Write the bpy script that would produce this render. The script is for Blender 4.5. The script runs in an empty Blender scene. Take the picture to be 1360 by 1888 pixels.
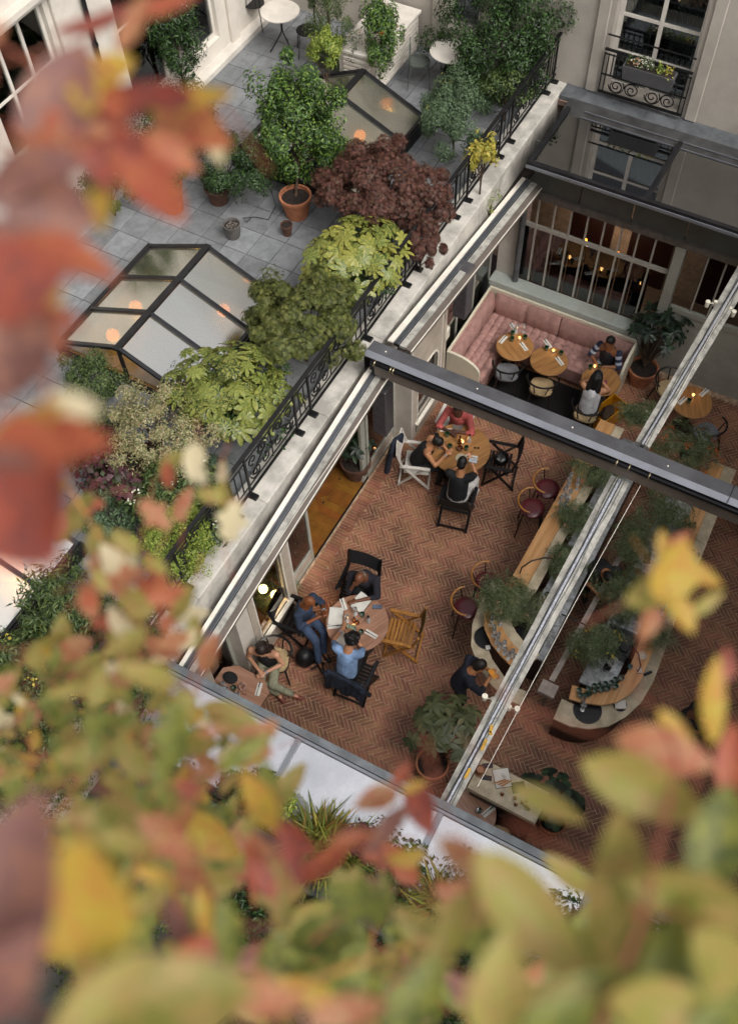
import bpy, bmesh, math, random
import numpy as np
from mathutils import Vector, Matrix, Quaternion, Euler
sc = bpy.context.scene
C = sc.collection
rng = random.Random(7); NR = np.random.RandomState(7)
PI = math.pi
# ---------------------------------------------------------------- camera (15 m above the brick floor)
CAM = Vector((0, 0, 15.0)); FPX = 1862.19
RM = Matrix(((0.4858604, -0.8736372, -0.02641427), (-0.74848096, -0.40027043, -0.52873418), (0.451349, 0.27666158, -0.84837636)))
right, down, fwd = RM[0], RM[1], RM[2]
cd = bpy.data.cameras.new('camera'); cam = bpy.data.objects.new('camera', cd); C.objects.link(cam)
cam.matrix_world = Matrix(((right[0], -down[0], -fwd[0], CAM[0]), (right[1], -down[1], -fwd[1], CAM[1]), (right[2], -down[2], -fwd[2], CAM[2]), (0, 0, 0, 1)))
cd.sensor_fit = 'VERTICAL'; cd.sensor_height = 36; cd.lens = 36 * FPX / 1888
cd.clip_start = 0.05; cd.clip_end = 500
cd.dof.use_dof = True; cd.dof.focus_distance = 12.6; cd.dof.aperture_fstop = 2.0
sc.camera = cam
# ---------------------------------------------------------------- overcast daylight
w = bpy.data.worlds.new('World'); sc.world = w; w.use_nodes = True
nt = w.node_tree; bg = nt.nodes['Background']
sky = nt.nodes.new('ShaderNodeTexSky'); sky.sky_type = 'NISHITA'; sky.sun_disc = False
SUN_EL, SUN_AZ = math.radians(52), math.radians(200)
sky.sun_elevation = SUN_EL; sky.sun_rotation = SUN_AZ; sky.dust_density = 6.0; sky.air_density = 1.0; sky.ozone_density = 1.0
hs = nt.nodes.new('ShaderNodeHueSaturation'); hs.inputs['Saturation'].default_value = 0.28
nt.links.new(sky.outputs[0], hs.inputs['Color']); nt.links.new(hs.outputs[0], bg.inputs[0]); bg.inputs[1].default_value = 0.15
sl = bpy.data.lights.new('sun', 'SUN'); sl.energy = 0.9; sl.angle = math.radians(30); sl.color = (1.0, 0.95, 0.88)
so = bpy.data.objects.new('sun', sl); C.objects.link(so)
sdir = Vector((math.sin(SUN_AZ) * math.cos(SUN_EL), math.cos(SUN_AZ) * math.cos(SUN_EL), math.sin(SUN_EL)))
so.rotation_euler = sdir.to_track_quat('Z', 'Y').to_euler(); so.location = (0, 0, 40)
sc.view_settings.view_transform = 'Standard'; sc.view_settings.look = 'None'
sc.view_settings.exposure = 0.54; sc.view_settings.gamma = 1
try: sc.view_settings.use_curve_mapping = False
except Exception: pass
# ---------------------------------------------------------------- sight-line helpers (a photo point at a known height / wall)
def ray(x, y):
    return right * ((x - 680) / FPX) + down * ((y - 944) / FPX) + fwd
def at(x, y, z=0.0):
    d = ray(x, y); return CAM + d * ((z - CAM.z) / d.z)
def atd(x, y, dist):
    return CAM + ray(x, y) * dist
# ---------------------------------------------------------------- materials
def lin(h):
    h = h.lstrip('#'); v = [int(h[i:i + 2], 16) / 255 for i in (0, 2, 4)]
    return tuple(((c + 0.055) / 1.055) ** 2.4 if c > 0.04045 else c / 12.92 for c in v) + (1,)
MATS = {}
def sock(n, *names):
    for k in names:
        if k in n.inputs: return n.inputs[k]
def mat(name, col, rough=0.6, metal=0.0, var=0.12, scale=8.0, bump=0.0, col2=None, spec=None, island=0.0, bscale=None, coat=0.0):
    if name in MATS: return MATS[name]
    m = bpy.data.materials.new(name); m.use_nodes = True; t = m.node_tree; b = t.nodes['Principled BSDF']
    c = lin(col) if isinstance(col, str) else tuple(col) + (1,)
    b.inputs['Roughness'].default_value = rough; b.inputs['Metallic'].default_value = metal
    if spec is not None: sock(b, 'Specular IOR Level').default_value = spec
    if coat: sock(b, 'Coat Weight').default_value = coat
    tc = t.nodes.new('ShaderNodeTexCoord')
    nz = t.nodes.new('ShaderNodeTexNoise'); nz.inputs['Scale'].default_value = scale; nz.inputs['Detail'].default_value = 6; nz.inputs['Roughness'].default_value = 0.65
    t.links.new(tc.outputs['Object'], nz.inputs['Vector'])
    mx = t.nodes.new('ShaderNodeMix'); mx.data_type = 'RGBA'
    c2 = lin(col2) if col2 else tuple(max(0, v * (1 - 2.2 * var)) for v in c[:3]) + (1,)
    mx.inputs['A'].default_value = tuple(min(1, v * (1 + (0 if col2 else var))) for v in c[:3]) + (1,); mx.inputs['B'].default_value = c2
    mr = t.nodes.new('ShaderNodeMapRange'); mr.inputs['From Min'].default_value = 0.38; mr.inputs['From Max'].default_value = 0.62
    t.links.new(nz.outputs['Fac'], mr.inputs['Value']); t.links.new(mr.outputs[0], mx.inputs['Factor'])
    out = mx.outputs['Result']
    if island:
        ge = t.nodes.new('ShaderNodeNewGeometry'); oi = t.nodes.new('ShaderNodeObjectInfo'); t.links.new(ge.outputs['Position'], nz.inputs['Vector'])
        ad = t.nodes.new('ShaderNodeMath'); ad.operation = 'ADD'; t.links.new(ge.outputs['Random Per Island'], ad.inputs[0]); t.links.new(oi.outputs['Random'], ad.inputs[1])
        fr = t.nodes.new('ShaderNodeMath'); fr.operation = 'FRACT'; t.links.new(ad.outputs[0], fr.inputs[0])
        m2 = t.nodes.new('ShaderNodeMapRange'); m2.inputs['To Min'].default_value = 1 - island; m2.inputs['To Max'].default_value = 1 + island * 0.8
        t.links.new(fr.outputs[0], m2.inputs['Value'])
        h2 = t.nodes.new('ShaderNodeHueSaturation'); t.links.new(m2.outputs[0], h2.inputs['Value']); t.links.new(out, h2.inputs['Color'])
        hm = t.nodes.new('ShaderNodeMapRange'); hm.inputs['To Min'].default_value = 0.49; hm.inputs['To Max'].default_value = 0.515
        fr2 = t.nodes.new('ShaderNodeMath'); fr2.operation = 'MULTIPLY'; fr2.inputs[1].default_value = 7.31; t.links.new(fr.outputs[0], fr2.inputs[0])
        fr3 = t.nodes.new('ShaderNodeMath'); fr3.operation = 'FRACT'; t.links.new(fr2.outputs[0], fr3.inputs[0])
        t.links.new(fr3.outputs[0], hm.inputs['Value']); t.links.new(hm.outputs[0], h2.inputs['Hue'])
        out = h2.outputs[0]
    t.links.new(out, b.inputs['Base Color'])
    if bump:
        n2 = t.nodes.new('ShaderNodeTexNoise'); n2.inputs['Scale'].default_value = bscale or scale * 6; n2.inputs['Detail'].default_value = 5
        t.links.new(tc.outputs['Object'], n2.inputs['Vector'])
        bp = t.nodes.new('ShaderNodeBump'); bp.inputs['Strength'].default_value = bump; bp.inputs['Distance'].default_value = 0.02
        t.links.new(n2.outputs['Fac'], bp.inputs['Height']); t.links.new(bp.outputs[0], b.inputs['Normal'])
    MATS[name] = m; return m
def wood(name, a, b_, rough=0.45, scale=3.0, axis=0, coat=0.0):
    if name in MATS: return MATS[name]
    m = mat(name, a, rough, coat=coat); t = m.node_tree
    for n in t.nodes:
        if n.type == 'TEX_NOISE':
            mp = t.nodes.new('ShaderNodeMapping'); s = [scale * 9] * 3; s[axis] = scale * 0.6; mp.inputs['Scale'].default_value = s
            tc = [q for q in t.nodes if q.type == 'TEX_COORD'][0]; t.links.new(tc.outputs['Object'], mp.inputs['Vector']); t.links.new(mp.outputs[0], n.inputs['Vector']); n.inputs['Scale'].default_value = 1.0
        if n.type == 'MIX': n.inputs['A'].default_value = lin(a); n.inputs['B'].default_value = lin(b_)
    return m
def emis(name, col, s):
    if name in MATS: return MATS[name]
    m = bpy.data.materials.new(name); m.use_nodes = True; b = m.node_tree.nodes['Principled BSDF']
    b.inputs['Base Color'].default_value = lin(col); sock(b, 'Emission Color').default_value = lin(col); sock(b, 'Emission Strength').default_value = s
    MATS[name] = m; return m
def glass(name, tint, refl=0.3, rough=0.02, wave=0.0, blend=0.35, dirt=None, trans=0.9, milk=0.0, milkcol='#e8e8ea'):
    """thin architectural pane: transparent tint + fresnel-boosted mirror + optional milky diffuse"""
    if name in MATS: return MATS[name]
    m = bpy.data.materials.new(name); m.use_nodes = True; t = m.node_tree; t.nodes.clear()
    o = t.nodes.new('ShaderNodeOutputMaterial'); tr = t.nodes.new('ShaderNodeBsdfTransparent'); c = lin(tint); tr.inputs[0].default_value = tuple(v * trans for v in c[:3]) + (1,)
    g = t.nodes.new('ShaderNodeBsdfGlossy'); g.inputs['Roughness'].default_value = rough; g.inputs[0].default_value = (1, 1, 1, 1)
    fr = t.nodes.new('ShaderNodeLayerWeight'); fr.inputs[0].default_value = blend
    ma = t.nodes.new('ShaderNodeMath'); ma.operation = 'ADD'; ma.inputs[1].default_value = refl; t.links.new(fr.outputs['Fresnel'], ma.inputs[0]); ma.use_clamp = True
    mix = t.nodes.new('ShaderNodeMixShader')
    base = tr
    if milk:
        df = t.nodes.new('ShaderNodeBsdfDiffuse'); df.inputs[0].default_value = lin(milkcol)
        if dirt:
            gp = t.nodes.new('ShaderNodeNewGeometry'); n1 = t.nodes.new('ShaderNodeTexNoise'); n1.inputs['Scale'].default_value = 1.7; n1.inputs['Detail'].default_value = 9; n1.inputs['Roughness'].default_value = .7; t.links.new(gp.outputs['Position'], n1.inputs['Vector']); m1 = t.nodes.new('ShaderNodeMapRange'); m1.inputs['From Min'].default_value = .35; m1.inputs['From Max'].default_value = .7; t.links.new(n1.outputs['Fac'], m1.inputs['Value']); x1 = t.nodes.new('ShaderNodeMix'); x1.data_type = 'RGBA'; x1.inputs['A'].default_value = lin(milkcol); x1.inputs['B'].default_value = lin(dirt); t.links.new(m1.outputs[0], x1.inputs['Factor']); t.links.new(x1.outputs['Result'], df.inputs[0])
        mm = t.nodes.new('ShaderNodeMixShader'); mm.inputs[0].default_value = milk
        t.links.new(tr.outputs[0], mm.inputs[1]); t.links.new(df.outputs[0], mm.inputs[2]); base = mm
    t.links.new(ma.outputs[0], mix.inputs[0]); t.links.new(base.outputs[0], mix.inputs[1]); t.links.new(g.outputs[0], mix.inputs[2]); t.links.new(mix.outputs[0], o.inputs[0])
    if wave:
        tc = t.nodes.new('ShaderNodeTexCoord'); outs = []
        for ax in ('X', 'Y'):
            wv = t.nodes.new('ShaderNodeTexWave'); wv.bands_direction = ax; wv.inputs['Scale'].default_value = 14; t.links.new(tc.outputs['Object'], wv.inputs['Vector']); outs.append(wv)
        ad = t.nodes.new('ShaderNodeMath'); ad.operation = 'ADD'; t.links.new(outs[0].outputs['Fac'], ad.inputs[0]); t.links.new(outs[1].outputs['Fac'], ad.inputs[1])
        bp = t.nodes.new('ShaderNodeBump'); bp.inputs['Strength'].default_value = wave; bp.inputs['Distance'].default_value = 0.006; t.links.new(ad.outputs[0], bp.inputs['Height']); t.links.new(bp.outputs[0], g.inputs['Normal'])
    MATS[name] = m; return m
def leafmat(name, cols, rough=0.45, trans=0.3, spec=0.4, grad=None):
    if name in MATS: return MATS[name]
    m = bpy.data.materials.new(name); m.use_nodes = True; t = m.node_tree; b = t.nodes['Principled BSDF']
    ge = t.nodes.new('ShaderNodeNewGeometry'); oi = t.nodes.new('ShaderNodeObjectInfo')
    ad = t.nodes.new('ShaderNodeMath'); ad.operation = 'ADD'; t.links.new(ge.outputs['Random Per Island'], ad.inputs[0]); t.links.new(oi.outputs['Random'], ad.inputs[1])
    fr = t.nodes.new('ShaderNodeMath'); fr.operation = 'FRACT'; t.links.new(ad.outputs[0], fr.inputs[0])
    cr = t.nodes.new('ShaderNodeValToRGB'); e = cr.color_ramp.elements
    e[0].color = lin(cols[0]); e[0].position = 0; e[1].color = lin(cols[-1]); e[1].position = 1
    for i, c in enumerate(cols[1:-1]):
        q = e.new((i + 1) / (len(cols) - 1)); q.color = lin(c)
    t.links.new(fr.outputs[0], cr.inputs[0]); out = cr.outputs[0]
    if grad:
        tc = t.nodes.new('ShaderNodeTexCoord'); nz = t.nodes.new('ShaderNodeTexNoise'); nz.inputs['Scale'].default_value = grad[1]; nz.inputs['Detail'].default_value = 3
        t.links.new(tc.outputs['Object'], nz.inputs['Vector']); mr = t.nodes.new('ShaderNodeMapRange'); mr.inputs['From Min'].default_value = 0.42; mr.inputs['From Max'].default_value = 0.62
        t.links.new(nz.outputs['Fac'], mr.inputs['Value']); mx = t.nodes.new('ShaderNodeMix'); mx.data_type = 'RGBA'; t.links.new(mr.outputs[0], mx.inputs['Factor']); t.links.new(out, mx.inputs['A']); mx.inputs['B'].default_value = lin(grad[0]); out = mx.outputs['Result']
    t.links.new(out, b.inputs['Base Color']); b.inputs['Roughness'].default_value = rough; sock(b, 'Specular IOR Level').default_value = spec
    tl = t.nodes.new('ShaderNodeBsdfTranslucent'); t.links.new(out, tl.inputs[0]); ms = t.nodes.new('ShaderNodeMixShader'); ms.inputs[0].default_value = trans
    o = [n for n in t.nodes if n.type == 'OUTPUT_MATERIAL'][0]; t.links.new(b.outputs[0], ms.inputs[1]); t.links.new(tl.outputs[0], ms.inputs[2]); t.links.new(ms.outputs[0], o.inputs[0])
    MATS[name] = m; return m
# ---------------------------------------------------------------- mesh builder
class MB:
    def __init__(s): s.v = []; s.f = []
    def add(s, vs, fs, M=None):
        n = len(s.v)
        s.v += [tuple(M @ Vector(p)) if M is not None else tuple(p) for p in vs]; s.f += [tuple(i + n for i in f) for f in fs]; return s
    def box(s, x0, x1, y0, y1, z0, z1, M=None):
        return s.add([(x0, y0, z0), (x1, y0, z0), (x1, y1, z0), (x0, y1, z0), (x0, y0, z1), (x1, y0, z1), (x1, y1, z1), (x0, y1, z1)],
                     [(0, 3, 2, 1), (4, 5, 6, 7), (0, 1, 5, 4), (1, 2, 6, 5), (2, 3, 7, 6), (3, 0, 4, 7)], M)
    def bbox(s, x0, x1, y0, y1, z0, z1, c=0.01, M=None):
        """box with chamfered upright and top edges"""
        rings = []
        for z, i in ((z0, 0), (z1 - c, 0), (z1, c)):
            rings.append([(x0 + c + i, y0 + i, z), (x1 - c - i, y0 + i, z), (x1 - i, y0 + c + i, z), (x1 - i, y1 - c - i, z), (x1 - c - i, y1 - i, z), (x0 + c + i, y1 - i, z), (x0 + i, y1 - c - i, z), (x0 + i, y0 + c + i, z)])
        return s.loft(rings, M)
    def loft(s, rings, M=None, close=True, cap=True):
        vs = [p for r in rings for p in r]; k = len(rings[0]); fs = []
        for a in range(len(rings) - 1):
            for i in range(k if close else k - 1):
                j = (i + 1) % k; fs.append((a * k + i, a * k + j, (a + 1) * k + j, (a + 1) * k + i))
        if cap and close: fs.append(tuple(range(k))[::-1]); fs.append(tuple((len(rings) - 1) * k + i for i in range(k)))
        return s.add(vs, fs, M)
    def prism(s, poly, z0, z1, M=None):
        return s.loft([[(x, y, z0) for x, y in poly], [(x, y, z1) for x, y in poly]], M)
    def lathe(s, prof, seg=20, M=None, cap=True):
        return s.loft([[(r * math.cos(2 * PI * i / seg), r * math.sin(2 * PI * i / seg), z) for i in range(seg)] for r, z in prof], M, cap=cap)
    def tube(s, pts, r, seg=8, M=None, cap=True):
        pts = [Vector(p) for p in pts]; rr = r if hasattr(r, '__len__') else [r] * len(pts); rings = []
        up = None
        for i, p in enumerate(pts):
            d = (pts[min(i + 1, len(pts) - 1)] - pts[max(i - 1, 0)]).normalized()
            if up is None: up = Vector((0, 0, 1)) if abs(d.z) < 0.9 else Vector((1, 0, 0))
            a = d.cross(up).normalized(); b = a.cross(d).normalized(); up = b
            rings.append([tuple(p + (a * math.cos(2 * PI * k / seg) + b * math.sin(2 * PI * k / seg)) * rr[i]) for k in range(seg)])
        return s.loft(rings, M, cap=cap)
    def bar(s, p, q, w_, h, up=(0, 0, 1), M=None):
        p = Vector(p); q = Vector(q); d = (q - p).normalized(); u = Vector(up)
        a = d.cross(u).normalized() * w_ / 2; b = a.cross(d).normalized() * h / 2
        r = lambda c: [tuple(c - a - b), tuple(c + a - b), tuple(c + a + b), tuple(c - a + b)]
        return s.loft([r(p), r(q)], M)
    def ball(s, c, r, seg=12, M=None):
        c = Vector(c); r = Vector(r) if hasattr(r, '__len__') else Vector((r, r, r)); rings = []
        for i in range(1, seg // 2):
            t = PI * i / (seg // 2); rings.append([(c.x + r.x * math.sin(t) * math.cos(2 * PI * k / seg), c.y + r.y * math.sin(t) * math.sin(2 * PI * k / seg), c.z - r.z * math.cos(t)) for k in range(seg)])
        return s.loft(rings, M)
    def quad(s, a, b, c, d, M=None): return s.add([a, b, c, d], [(0, 1, 2, 3)], M)
    def mesh(s, name, m, smooth=False, T=None):
        me = bpy.data.meshes.new(name); vs = s.v if T is None else [tuple(T @ Vector(p)) for p in s.v]
        me.from_pydata(vs, [], s.f); me.validate(); me.update()
        if m: me.materials.append(m)
        bm = bmesh.new(); bm.from_mesh(me); bmesh.ops.recalc_face_normals(bm, faces=bm.faces); bm.to_mesh(me); bm.free()
        if smooth:
            for p in me.polygons: p.use_smooth = True
            try: me.set_sharp_from_angle(angle=math.radians(42))
            except Exception: pass
        return me
    def build(s, name, m, parent=None, smooth=False, world=False, label=None):
        """world=True: the vertices are world coordinates, moved into the parent's frame"""
        T = parent_world(parent).inverted() if (world and parent) else None
        if world and parent is None:
            n = len(s.v); cx = sum(p[0] for p in s.v) / n; cy = sum(p[1] for p in s.v) / n; cz = min(p[2] for p in s.v)
            me = s.mesh(name, m, smooth, Matrix.Translation((-cx, -cy, -cz))); o = link(name, me, None); o.location = (cx, cy, cz)
        else: o = link(name, s.mesh(name, m, smooth, T), parent)
        if label: o['label'] = label
        return o
def parent_world(o):
    M = Matrix.Identity(4)
    while o is not None:
        M = (Matrix.Translation(o.location) @ o.rotation_euler.to_matrix().to_4x4() @ Matrix.Diagonal(o.scale.to_4d())) @ M; o = o.parent
    return M
def link(name, data, parent=None):
    o = bpy.data.objects.new(name, data); C.objects.link(o)
    if parent: o.parent = parent
    return o
def tag(o, label, cat, group=None, kind=None):
    if label: o['label'] = label
    if cat: o['category'] = cat
    if group: o['group'] = group
    if kind: o['kind'] = kind
    return o
def thing(name, label, cat, loc=(0, 0, 0), rz=0, group=None):
    o = link(name, None); o.location = Vector(loc); o.rotation_euler = (0, 0, rz); o.empty_display_size = 0.1
    return tag(o, label, cat, group)
def dup(root, loc, rz=0, label=None, group=None, tilt=None):
    r = root.copy(); C.objects.link(r); r.location = Vector(loc); r.rotation_euler = (tilt[0], tilt[1], rz) if tilt else (0, 0, rz)
    if label: r['label'] = label
    if group: r['group'] = group
    for ch in list(root.children):
        c = ch.copy(); C.objects.link(c); c.parent = r
        for g in list(ch.children):
            d = g.copy(); C.objects.link(d); d.parent = c
    return r
def structure(o): o['kind'] = 'structure'; return o
def stuff(o): o['kind'] = 'stuff'; return o
def Tm(x, y, z, rz=0, s=1): return Matrix.Translation((x, y, z)) @ Matrix.Rotation(rz, 4, 'Z') @ Matrix.Scale(s, 4)
# ================================================================ materials used by the buildings
M_cream = mat('cream_plaster', '#cdc6bc', 0.85, var=0.07, scale=1.2, bump=0.08)
M_stone = mat('pale_stone', '#aaa399', 0.85, var=0.08, scale=0.8, bump=0.1)
M_white = mat('white_paint', '#cfc9c0', 0.5, var=0.06, scale=3, bump=0.05)
M_lime = mat('parapet_limestone', '#b5b1a9', 0.8, var=0.16, scale=2.6, bump=0.15, bscale=30)
M_black = mat('black_iron', '#141416', 0.45, metal=0.2, var=0.2, scale=12)
M_dark = mat('dark_steel', '#2b2b2e', 0.4, metal=0.5, var=0.15, scale=5, bump=0.04)
M_grey = mat('grey_steel', '#5e5f64', 0.42, metal=0.45, var=0.12, scale=2.0, bump=.05)
M_greyl = mat('light_grey_steel', '#82858c', 0.35, metal=0.5, var=0.06, scale=2.5)
M_zinc = mat('zinc_sheet', '#6d7276', 0.5, metal=0.4, var=0.14, scale=4, bump=0.05)
M_soil = mat('soil', '#2a211b', 0.95, var=0.3, scale=18, bump=0.5)
M_sage = mat('sage_paint', '#a6a79d', 0.5, var=0.05, scale=4)
M_greyd = mat('dark_roof_sheet', '#3a3a3a', 0.6, var=0.2, scale=4)
M_conc = mat('weathered_rail_metal', '#b2b0a8', 0.6, var=0.2, scale=6, col2='#7d7c76', bump=0.1)
M_flange = mat('pale_rail_flange', '#e2dcd0', 0.45, var=0.06, scale=4)
M_taupe = mat('taupe_metal', '#6e655e', 0.5, metal=0.2, var=0.08, scale=3)
G_clear = glass('clear_glass', '#e8eeea', 0.05, 0.01)
G_roof = glass('roof_glass', '#7c827e', 0.22, 0.015)
G_mirror = glass('reflective_roof_glass', '#8a9094', 0.46, 0.012, milk=0.55, milkcol='#f0f0f6', dirt='#a9aab4')  # white diffuse share stands in for reflected sky; grey patches are dirt
G_wire = glass('wired_skylight_glass', '#c9cdb4', 0.46, 0.03, wave=0.05, blend=0.05, milk=0.16, milkcol='#b0b19c')

# ================================================================ ground and brick floor
b = MB(); b.box(-8, 40, -30, 30, -0.30, -0.020); ground = structure(b.build('ground', mat('mortar', '#8f7461', 0.9, var=0.15, scale=14, bump=0.3), None, world=True))
M_brick = mat('terracotta_brick', '#95624a', 0.60, var=0.22, scale=1.3, island=0.20, bump=0.25, bscale=70)
M_mort = mat('light_mortar', '#b79b80', 0.9, var=0.18, scale=14, bump=0.3)
b = MB(); b.box(1.0, 14.6, -5.0, 5.25, -0.018, -0.0025); floor = structure(b.build('floor', M_mort, None, world=True))
BL, BW, BJ = 0.232, 0.058, 0.0085
def brick_mesh(l, w_, jitter=0):
    m = MB(); c = 0.002
    m.loft([[(-l / 2, -w_ / 2, -0.012), (l / 2, -w_ / 2, -0.012), (l / 2, w_ / 2, -0.012), (-l / 2, w_ / 2, -0.012)], [(-l / 2, -w_ / 2, -c), (l / 2, -w_ / 2, -c), (l / 2, w_ / 2, -c), (-l / 2, w_ / 2, -c)],
            [(-l / 2 + c, -w_ / 2 + c, 0), (l / 2 - c, -w_ / 2 + c, 0), (l / 2 - c, w_ / 2 - c, 0), (-l / 2 + c, w_ / 2 - c, 0)]])
    return m
bricks = []
s45 = math.sqrt(0.5)
for k in range(-190, 260):
    for t in range(-26, 30):
        for hz in (0, 1):
            if hz: cx, cy, a = k + 8 * t + 2, k + 0.5, 0
            else: cx, cy, a = k + 8 * t + 4.5, k - 1, PI / 2
            x, y = cx * BW, cy * BW
            X, Y = 7 + s45 * (x - y), 1.5 + s45 * (x + y)
            if 2.2 < X < 13.28 and -3.4 < Y < 5.03: bricks.append((X, Y, a + PI / 4))
y = 5.09
for i in range(190): bricks.append((2.2 + i * BW, y, PI / 2 + 1e-5))
def vis_size(X, Y):
    p = Vector((X, Y, 0)) - CAM; zc = p.dot(fwd); px_ = 680 + FPX * p.dot(right) / zc; py_ = 944 + FPX * p.dot(down) / zc
    hid = not (60 < px_ < 1360 and 0 < py_ < 1500) or (py_ > 1180 + (px_ - 260) * 0.5)
    return 0 if hid else 1 / zc
bricks = [b_ for b_ in bricks]
order = sorted(range(len(bricks)), key=lambda i: -vis_size(bricks[i][0], bricks[i][1]))
near = set(order[:296])
bm_ = brick_mesh(BL - BJ, BW - BJ).mesh('brick', M_brick)
rest = MB(); proto = brick_mesh(BL - BJ, BW - BJ)
for i, (X, Y, a) in enumerate(bricks):
    dz = rng.uniform(-0.0015, 0.0015) + (.005 if Y == 5.09 else 0)
    if i in near:
        o = link('brick', bm_, floor); o.location = Vector((X, Y, dz)) - floor.location; o.rotation_euler = (rng.uniform(-.006, .006), rng.uniform(-.006, .006), a + rng.uniform(-.008, .008))
    else:
        rest.add(proto.v, proto.f, Matrix.Translation((X, Y, dz)) @ Euler((rng.uniform(-.006, .006), rng.uniform(-.006, .006), a + rng.uniform(-.008, .008))).to_matrix().to_4x4())
stuff(rest.build('brick_field', M_brick, floor, world=True))

# parquet of the room under the terrace
M_parq = mat('oak_parquet', '#7d4f1f', 0.4, var=0.12, scale=5, island=0.16)
b = MB(); b.box(0.2, 14.7, 5.256, 9.2, -0.018, -0.006); wf = structure(b.build('wood_floor', mat('parquet_bed', '#2a190b', 0.8), None, world=True))
pm = brick_mesh(0.40, 0.098); pme = pm.mesh('plank', M_parq); prest = MB(); cnt = 0
for k in range(-60, 90):
    for t in range(-10, 14):
        for hz in (0, 1):
            if hz: cx, cy, a = k + 8 * t + 2, k + 0.5, 0
            else: cx, cy, a = k + 8 * t + 4.5, k - 1, PI / 2
            x, y = cx * 0.1, cy * 0.1; X, Y = 7 + s45 * (x - y), 6.5 + s45 * (x + y)
            if not (2.4 < X < 11.0 and 5.55 < Y < 7.6): continue
            if 6.2 < X < 9.0 and Y < 6.9 and cnt < 200:
                cnt += 1; o = link('plank', pme, wf); o.location = Vector((X, Y, 0)) - wf.location; o.rotation_euler = (0, 0, a + PI / 4)
            else: prest.add(pm.v, pm.f, Tm(X, Y, 0, a + PI / 4))
for i in range(62): prest.add(pm.v, pm.f, Tm(2.4 + i * 0.1415, 5.48, .005, PI / 2) @ Matrix.Diagonal((1.0, 1.42, 1, 1)))
stuff(prest.build('plank_field', M_parq, wf, world=True))

# ================================================================ terrace floor with stone tiles
SK = [(1.45, 3.6), (6.12, 8.27), (10.65, 12.85)]     # roof lights let into the terrace (x from, x to)
b = MB(); M_slab = mat('terrace_screed', '#262626', 0.9)
b.box(-2.6, 14.85, 4.95, 6.45, 3.72, 4.03); b.box(-2.6, 14.85, 8.74, 10.5, 3.72, 4.03)
xs = [-2.6] + [v for p in SK for v in p] + [14.85]
for i in range(0, len(xs), 2): b.box(xs[i], xs[i + 1], 6.45, 8.74, 3.72, 4.03)
terrace = structure(b.build('terrace_floor', M_slab, None, world=True))
M_tile = mat('blue_grey_stone_tile', '#74777a', 0.75, var=0.09, scale=7, island=0.24, bump=0.15, bscale=60)
TX, TY = 0.482, 0.41
tm_ = MB(); tm_.bbox(-TX / 2 + .005, TX / 2 - .005, -TY / 2 + .005, TY / 2 - .005, -0.02, 0, 0.002); tme = tm_.mesh('tile', M_tile); trest = MB(); cnt = 0
tl = []
for i in range(-1, 37):
    for j in range(14):
        X = 14.78 - (i + .5) * TX; Y = 10.35 - (j + .5) * TY
        if X < -2.5 or Y < 5.15: continue
        if any(a - .18 < X < c + .18 and 6.25 < Y < 8.95 for a, c in SK): 
            if any(a + .1 < X < c - .1 and 6.55 < Y < 8.6 for a, c in SK): continue
        tl.append((X, Y))
for X, Y in tl:
    dz = rng.uniform(-.001, .002)
    if X > 4.0 and cnt < 298:
        cnt += 1; o = link('tile', tme, terrace); o.location = Vector((X, Y, 4.05 + dz)) - terrace.location
    else: trest.add(tm_.v, tm_.f, Tm(X, Y, 4.05 + dz))
stuff(trest.build('tile_field', M_tile, terrace, world=True))
b = MB(); b.bbox(-1, 14.84, 10.352, 10.56, 4.0, 4.15, 0.01); structure(b.build('step', M_white, None, world=True))

# ================================================================ left building (behind the terrace)
LW = 10.55
lb = thing('building', 'cream plastered building with tall windows along the far left side of the terrace', 'building', (7, LW, 4.0))
def wall_with_openings(mb, x0, x1, z0, z1, ops, y0, y1, swap=False):
    """ops = [(xa, xb, za, zb)]; a wall slab between y0 and y1 cut by rectangular openings"""
    cuts = sorted(set([x0, x1] + [v for o in ops for v in o[:2]]))
    for a, c in zip(cuts, cuts[1:]):
        o = [q for q in ops if q[0] <= a + 1e-6 and q[1] >= c - 1e-6]
        segs = [(z0, z1)]
        for q in o:
            n = []
            for s0, s1 in segs:
                if q[2] > s0: n.append((s0, min(s1, q[2])))
                if q[3] < s1: n.append((max(s0, q[3]), s1))
            segs = [s for s in n if s[1] - s[0] > 1e-4]
        for s0, s1 in segs:
            if swap: mb.box(y0, y1, a, c, s0, s1)
            else: mb.box(a, c, y0, y1, s0, s1)
opsL = [(7.95, 9.30, 5.30, 7.06), (12.30, 13.00, 4.42, 7.2), (3.6, 4.9, 5.3, 7.06), (10.6, 11.6, 4.42, 7.2)]
b = MB(); wall_with_openings(b, -1, 14.85, 4.0, 15.5, opsL, LW, LW + .35); b.build('wall', M_cream, lb, world=True)
b = MB()
for x0, x1 in ((13.28, 13.50), (9.40, 9.62), (11.72, 11.9)): b.bbox(x0, x1, LW - .07, LW - .001, 4.15, 15.4, .012)
b.build('pilaster', M_cream, lb, world=True)
b = MB(); b.box(7.7, 9.6, LW - .10, LW - .001, 7.14, 7.22); b.box(7.6, 9.7, LW - .17, LW - .001, 7.22, 7.3); b.box(-1, 13.2, LW - .12, LW - .001, 8.2, 8.4); b.build('cornice', M_cream, lb, world=True)
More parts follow.
